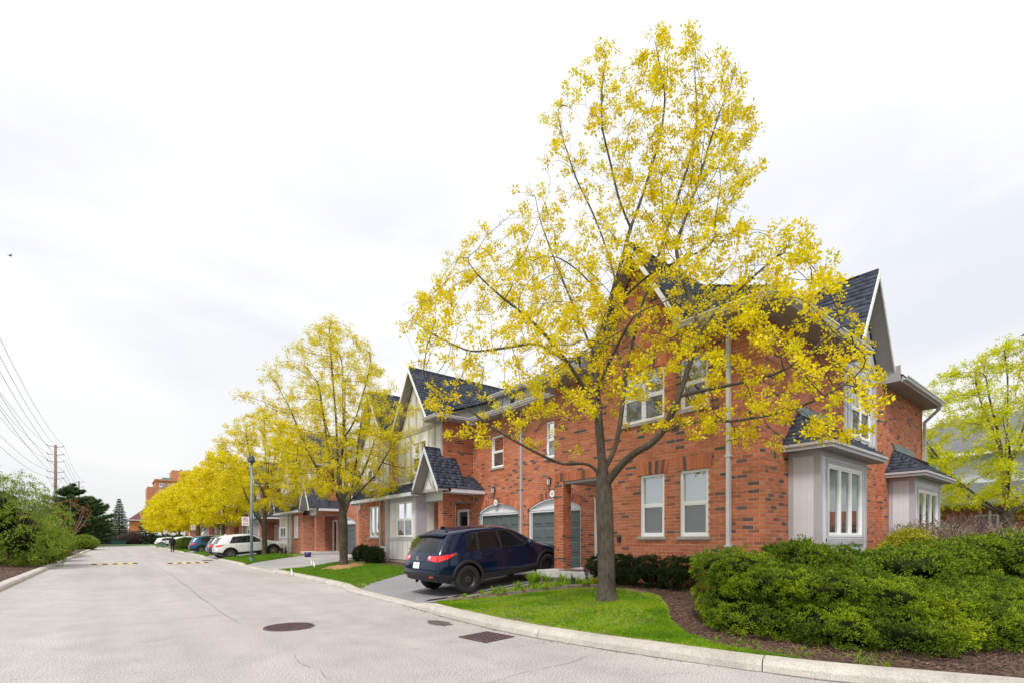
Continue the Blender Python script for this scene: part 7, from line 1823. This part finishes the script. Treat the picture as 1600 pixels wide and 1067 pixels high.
for k, (px, py, lb) in enumerate(((453,893,'white marker flag nearest the kerb on the second lawn'),(484,886,'left of two white marker flags near the second maple'),(488,889,'right of two white marker flags near the second maple'))):
    v = at(px, py, FPX*(EYE-.2)/(py-841)); z = gz(v.x, v.y); root = empty('marker_flag', (v.x, v.y, z), lb, 'flag', 'white marker flags on the lawn')
    m = MB(); m.tube([(v.x,v.y,z),(v.x+.03,v.y,z+.42)], .004, 5); m.build('wire', MT['galv'], root)
    m = MB(); m.hexa([(v.x+.03,v.y,z+.26),(v.x+.035,v.y,z+.26),(v.x+.05,v.y-.13,z+.14),(v.x+.045,v.y-.13,z+.14),(v.x+.03,v.y,z+.41),(v.x+.035,v.y,z+.41),(v.x+.06,v.y-.12,z+.30),(v.x+.055,v.y-.12,z+.30)]); m.build('flag', MT['flag'], root)
m = MB(); x, y = sp(186, 112); m.box(x-1.3, x+1.3, y-.6, y+.6, .05, 1.1); m.box(x-1.36, x+1.36, y-.66, y+.66, 1.1, 1.2); tag(m.build('utility_box', MT['verdigris_dark'] if 'verdigris_dark' in MT else M('dark_green_box', (.012,.045,.045), .6)), 'dark green utility box at the road end under the spruce', 'box')
m = MB(); x, y = 5.6, 97.; m.box(x-.5, x+.5, y-.4, y+.4, .1, .75); m.box(x-.55, x+.55, y-.45, y+.45, .75, .85); tag(m.build('utility_box', M('green_box', (.10,.22,.13), .6)), 'small green box in front of the farthest white car', 'box')
# birds
def bird(p, s, rz, label):
    root = empty('bird', p, label, 'bird', 'birds in the sky', rz); ORG[root] = Vector((0,0,0)); m = MB(); m.tube([(-.5*s,0,0),(-.2*s,0,.02*s),(.15*s,0,.03*s),(.38*s,0,.06*s),(.5*s,0,.05*s)], [.02*s,.10*s,.12*s,.07*s,.015*s], 8)
    m.build('body', MT['dark'], root, True, org=(0,0,0))
    for g in (-1, 1):
        m = MB(); m.hexa([(-.15*s,.08*s*g,.02*s),(.22*s,.08*s*g,.03*s),(.12*s,.55*s*g,.28*s),(-.10*s,.55*s*g,.26*s),(-.15*s,.08*s*g,.05*s),(.22*s,.08*s*g,.06*s),(.12*s,.55*s*g,.30*s),(-.10*s,.55*s*g,.28*s)]); m.build('wing', MT['dark'], root, org=(0,0,0))
bird(at(15,400,40), .35, .8, 'small dark bird flying in the left sky'); bird(at(1598,525,40), .3, 2., 'dark bird at the right edge of the sky')

# ------------------------------------------------------------------ far buildings
def far_house(name, x0, x1, y0, y1, zw, zr_, wallm, roofm, label, wins=(), lower=None):
    root = empty(name, ((x0+x1)/2, (y0+y1)/2, .2), label, 'house'); m = MB(); m.box(x0, x1, y0, y1, lower[0] if lower else .0, zw); m.build('wall', MT[wallm], root)
    if lower: m = MB(); m.box(x0-.05, x1+.05, y0-.05, y1+.05, 0, lower[0]); m.build('lower_wall', MT[lower[1]], root)
    o = .6; hw = min(x1-x0, y1-y0)/2+o; a, b, c, d = (x0-o,y0-o,zw), (x1+o,y0-o,zw), (x1+o,y1+o,zw), (x0-o,y1+o,zw)
    if x1-x0 > y1-y0: p, q = (x0-o+hw*.7,(y0+y1)/2,zr_), (x1+o-hw*.7,(y0+y1)/2,zr_); F_ = [[a,b,q,p],[b,c,q],[c,d,p,q],[d,a,p]]
    else: p, q = ((x0+x1)/2,y0-o+hw*.7,zr_), ((x0+x1)/2,y1+o-hw*.7,zr_); F_ = [[a,b,p],[b,c,q,p],[c,d,q],[d,a,p,q]]
    m = MB()
    for f_ in F_: m.face(f_)
    m.face([d,c,b,a]); ro = m.build('roof', MT[roofm], root)
    m = MB(); m.box(x0-o-.1, x1+o+.1, y0-o-.1, y1+o+.1, zw-.18, zw-.01); m.build('eave', MT['white'], ro)
    for (ax, p0, p1, z0_, z1_) in wins:
        fr = Fr(ax, x0 if ax == 'X' else y0); m = MB(); fr.box(m, p0, p1, .05, .10, z0_, z1_); wo = m.build('window', MT['white'], root); m = MB(); fr.box(m, p0+.1, p1-.1, .10, .11, z0_+.1, z1_-.1); m.build('pane', MT['aptglass'], wo)
    return root
hx, hy = sp(203, 150); far_house('far_house', hx, hx+16, hy, hy+12, 7.2, 11.2, 'orangebrick', 'redroof', 'far orange brick house with dark red roof at the road end', [('Y',hx+3.,hx+4.2,4.,6.6),('Y',hx+5.,hx+8.,4.,6.6),('Y',hx+9.5,hx+12.,4.,6.6)])
m = MB(); m.box(hx+2.3, hx+14, hy-.6, hy-.02, .2, 3.9); o = m.build('garden_wall', MT['signwhite']); tag(o, 'white wall panel in front of the far red-roofed house', 'wall')
gh = far_house('grey_house', 38, 52, -6, 12.5, 6.3, 9.6, 'siding', 'greyroof', 'grey-sided house with brick ground floor behind the lime maple', [('X',6.5,7.6,4.,5.6),('X',4.6,5.6,1.2,2.8),('X',2.2,3.4,4.,5.6)], lower=(3.3,'brick_far'))
m = MB(); m.hexa([(36.6,-2,3.3),(38,-2,3.3),(38,9,3.3),(36.6,9,3.3),(36.6,-2,3.42),(38,-2,4.6),(38,9,4.6),(36.6,9,3.42)]); m.build('porch_roof', MT['greyroof'], gh)
m = MB(); m.bar((37.85,4.95,.2),(37.85,4.95,3.3),.16,.12,(0,1,0)); m.build('downspout', MT['white'], gh)
# apartment block
ax0, ay0 = sp(243, 262); root = empty('apartment_building', (ax0+15, ay0+10, .2), 'tall orange brick apartment building above the yellow maples', 'building')
AW, AD, AZ = 46, 24, 32.2
m = MB(); m.box(ax0, ax0+AW, ay0, ay0+AD, 0, AZ); wl = m.build('wall', MT['aptbrick'], root)
m = MB(); m.box(ax0-.4, ax0+AW+.4, ay0-.4, ay0+AD+.4, AZ, AZ+.9); m.build('parapet', MT['aptbrick'], root)
m = MB(); m.box(ax0+7.5, ax0+AW-6, ay0+4, ay0+AD-3, AZ+.9, AZ+6.6); m.build('penthouse', MT['aptbrick'], root)
m = MB(); m.box(ax0+3.2, ax0+7.4, ay0+3, ay0+10, AZ+.9, AZ+2.2); m.build('green_roof', MT['verdigris'], root)
m = MB(); m.box(ax0-3.4, ax0-.02, ay0+3, ay0+AD-2, 0, AZ-3.2); m.build('wing', MT['aptbrick'], root)
m = MB(); m.box(ax0-.9, ax0-.03, ay0+2.2, ay0+2.98, 0, AZ-12); m.build('stair_glass', MT['aptglass'], root)
for k in range(5): m = MB(); m.tube([(ax0+12+k*3.4,ay0+8,AZ+6.6),(ax0+12+k*3.4,ay0+8,AZ+7.8)], .4, 8); m.build('roof_vent', MT['galv'], root)
fr = Fr('Y', ay0)
for rr_ in range(9):
    for c_ in range(11):
        a = ax0+1.6+c_*3.9; z = AZ-3.4-rr_*3.2
        m = MB(); fr.box(m, a, a+2.3, .02, .10, z, z+1.9); wo = m.build('window', MT['white'], wl); m = MB(); fr.box(m, a+.15, a+1.05, .10, .13, z+.7, z+1.75); fr.box(m, a+1.25, a+2.15, .10, .13, z+.15, z+1.75); m.build('pane', MT['aptglass'], wo)
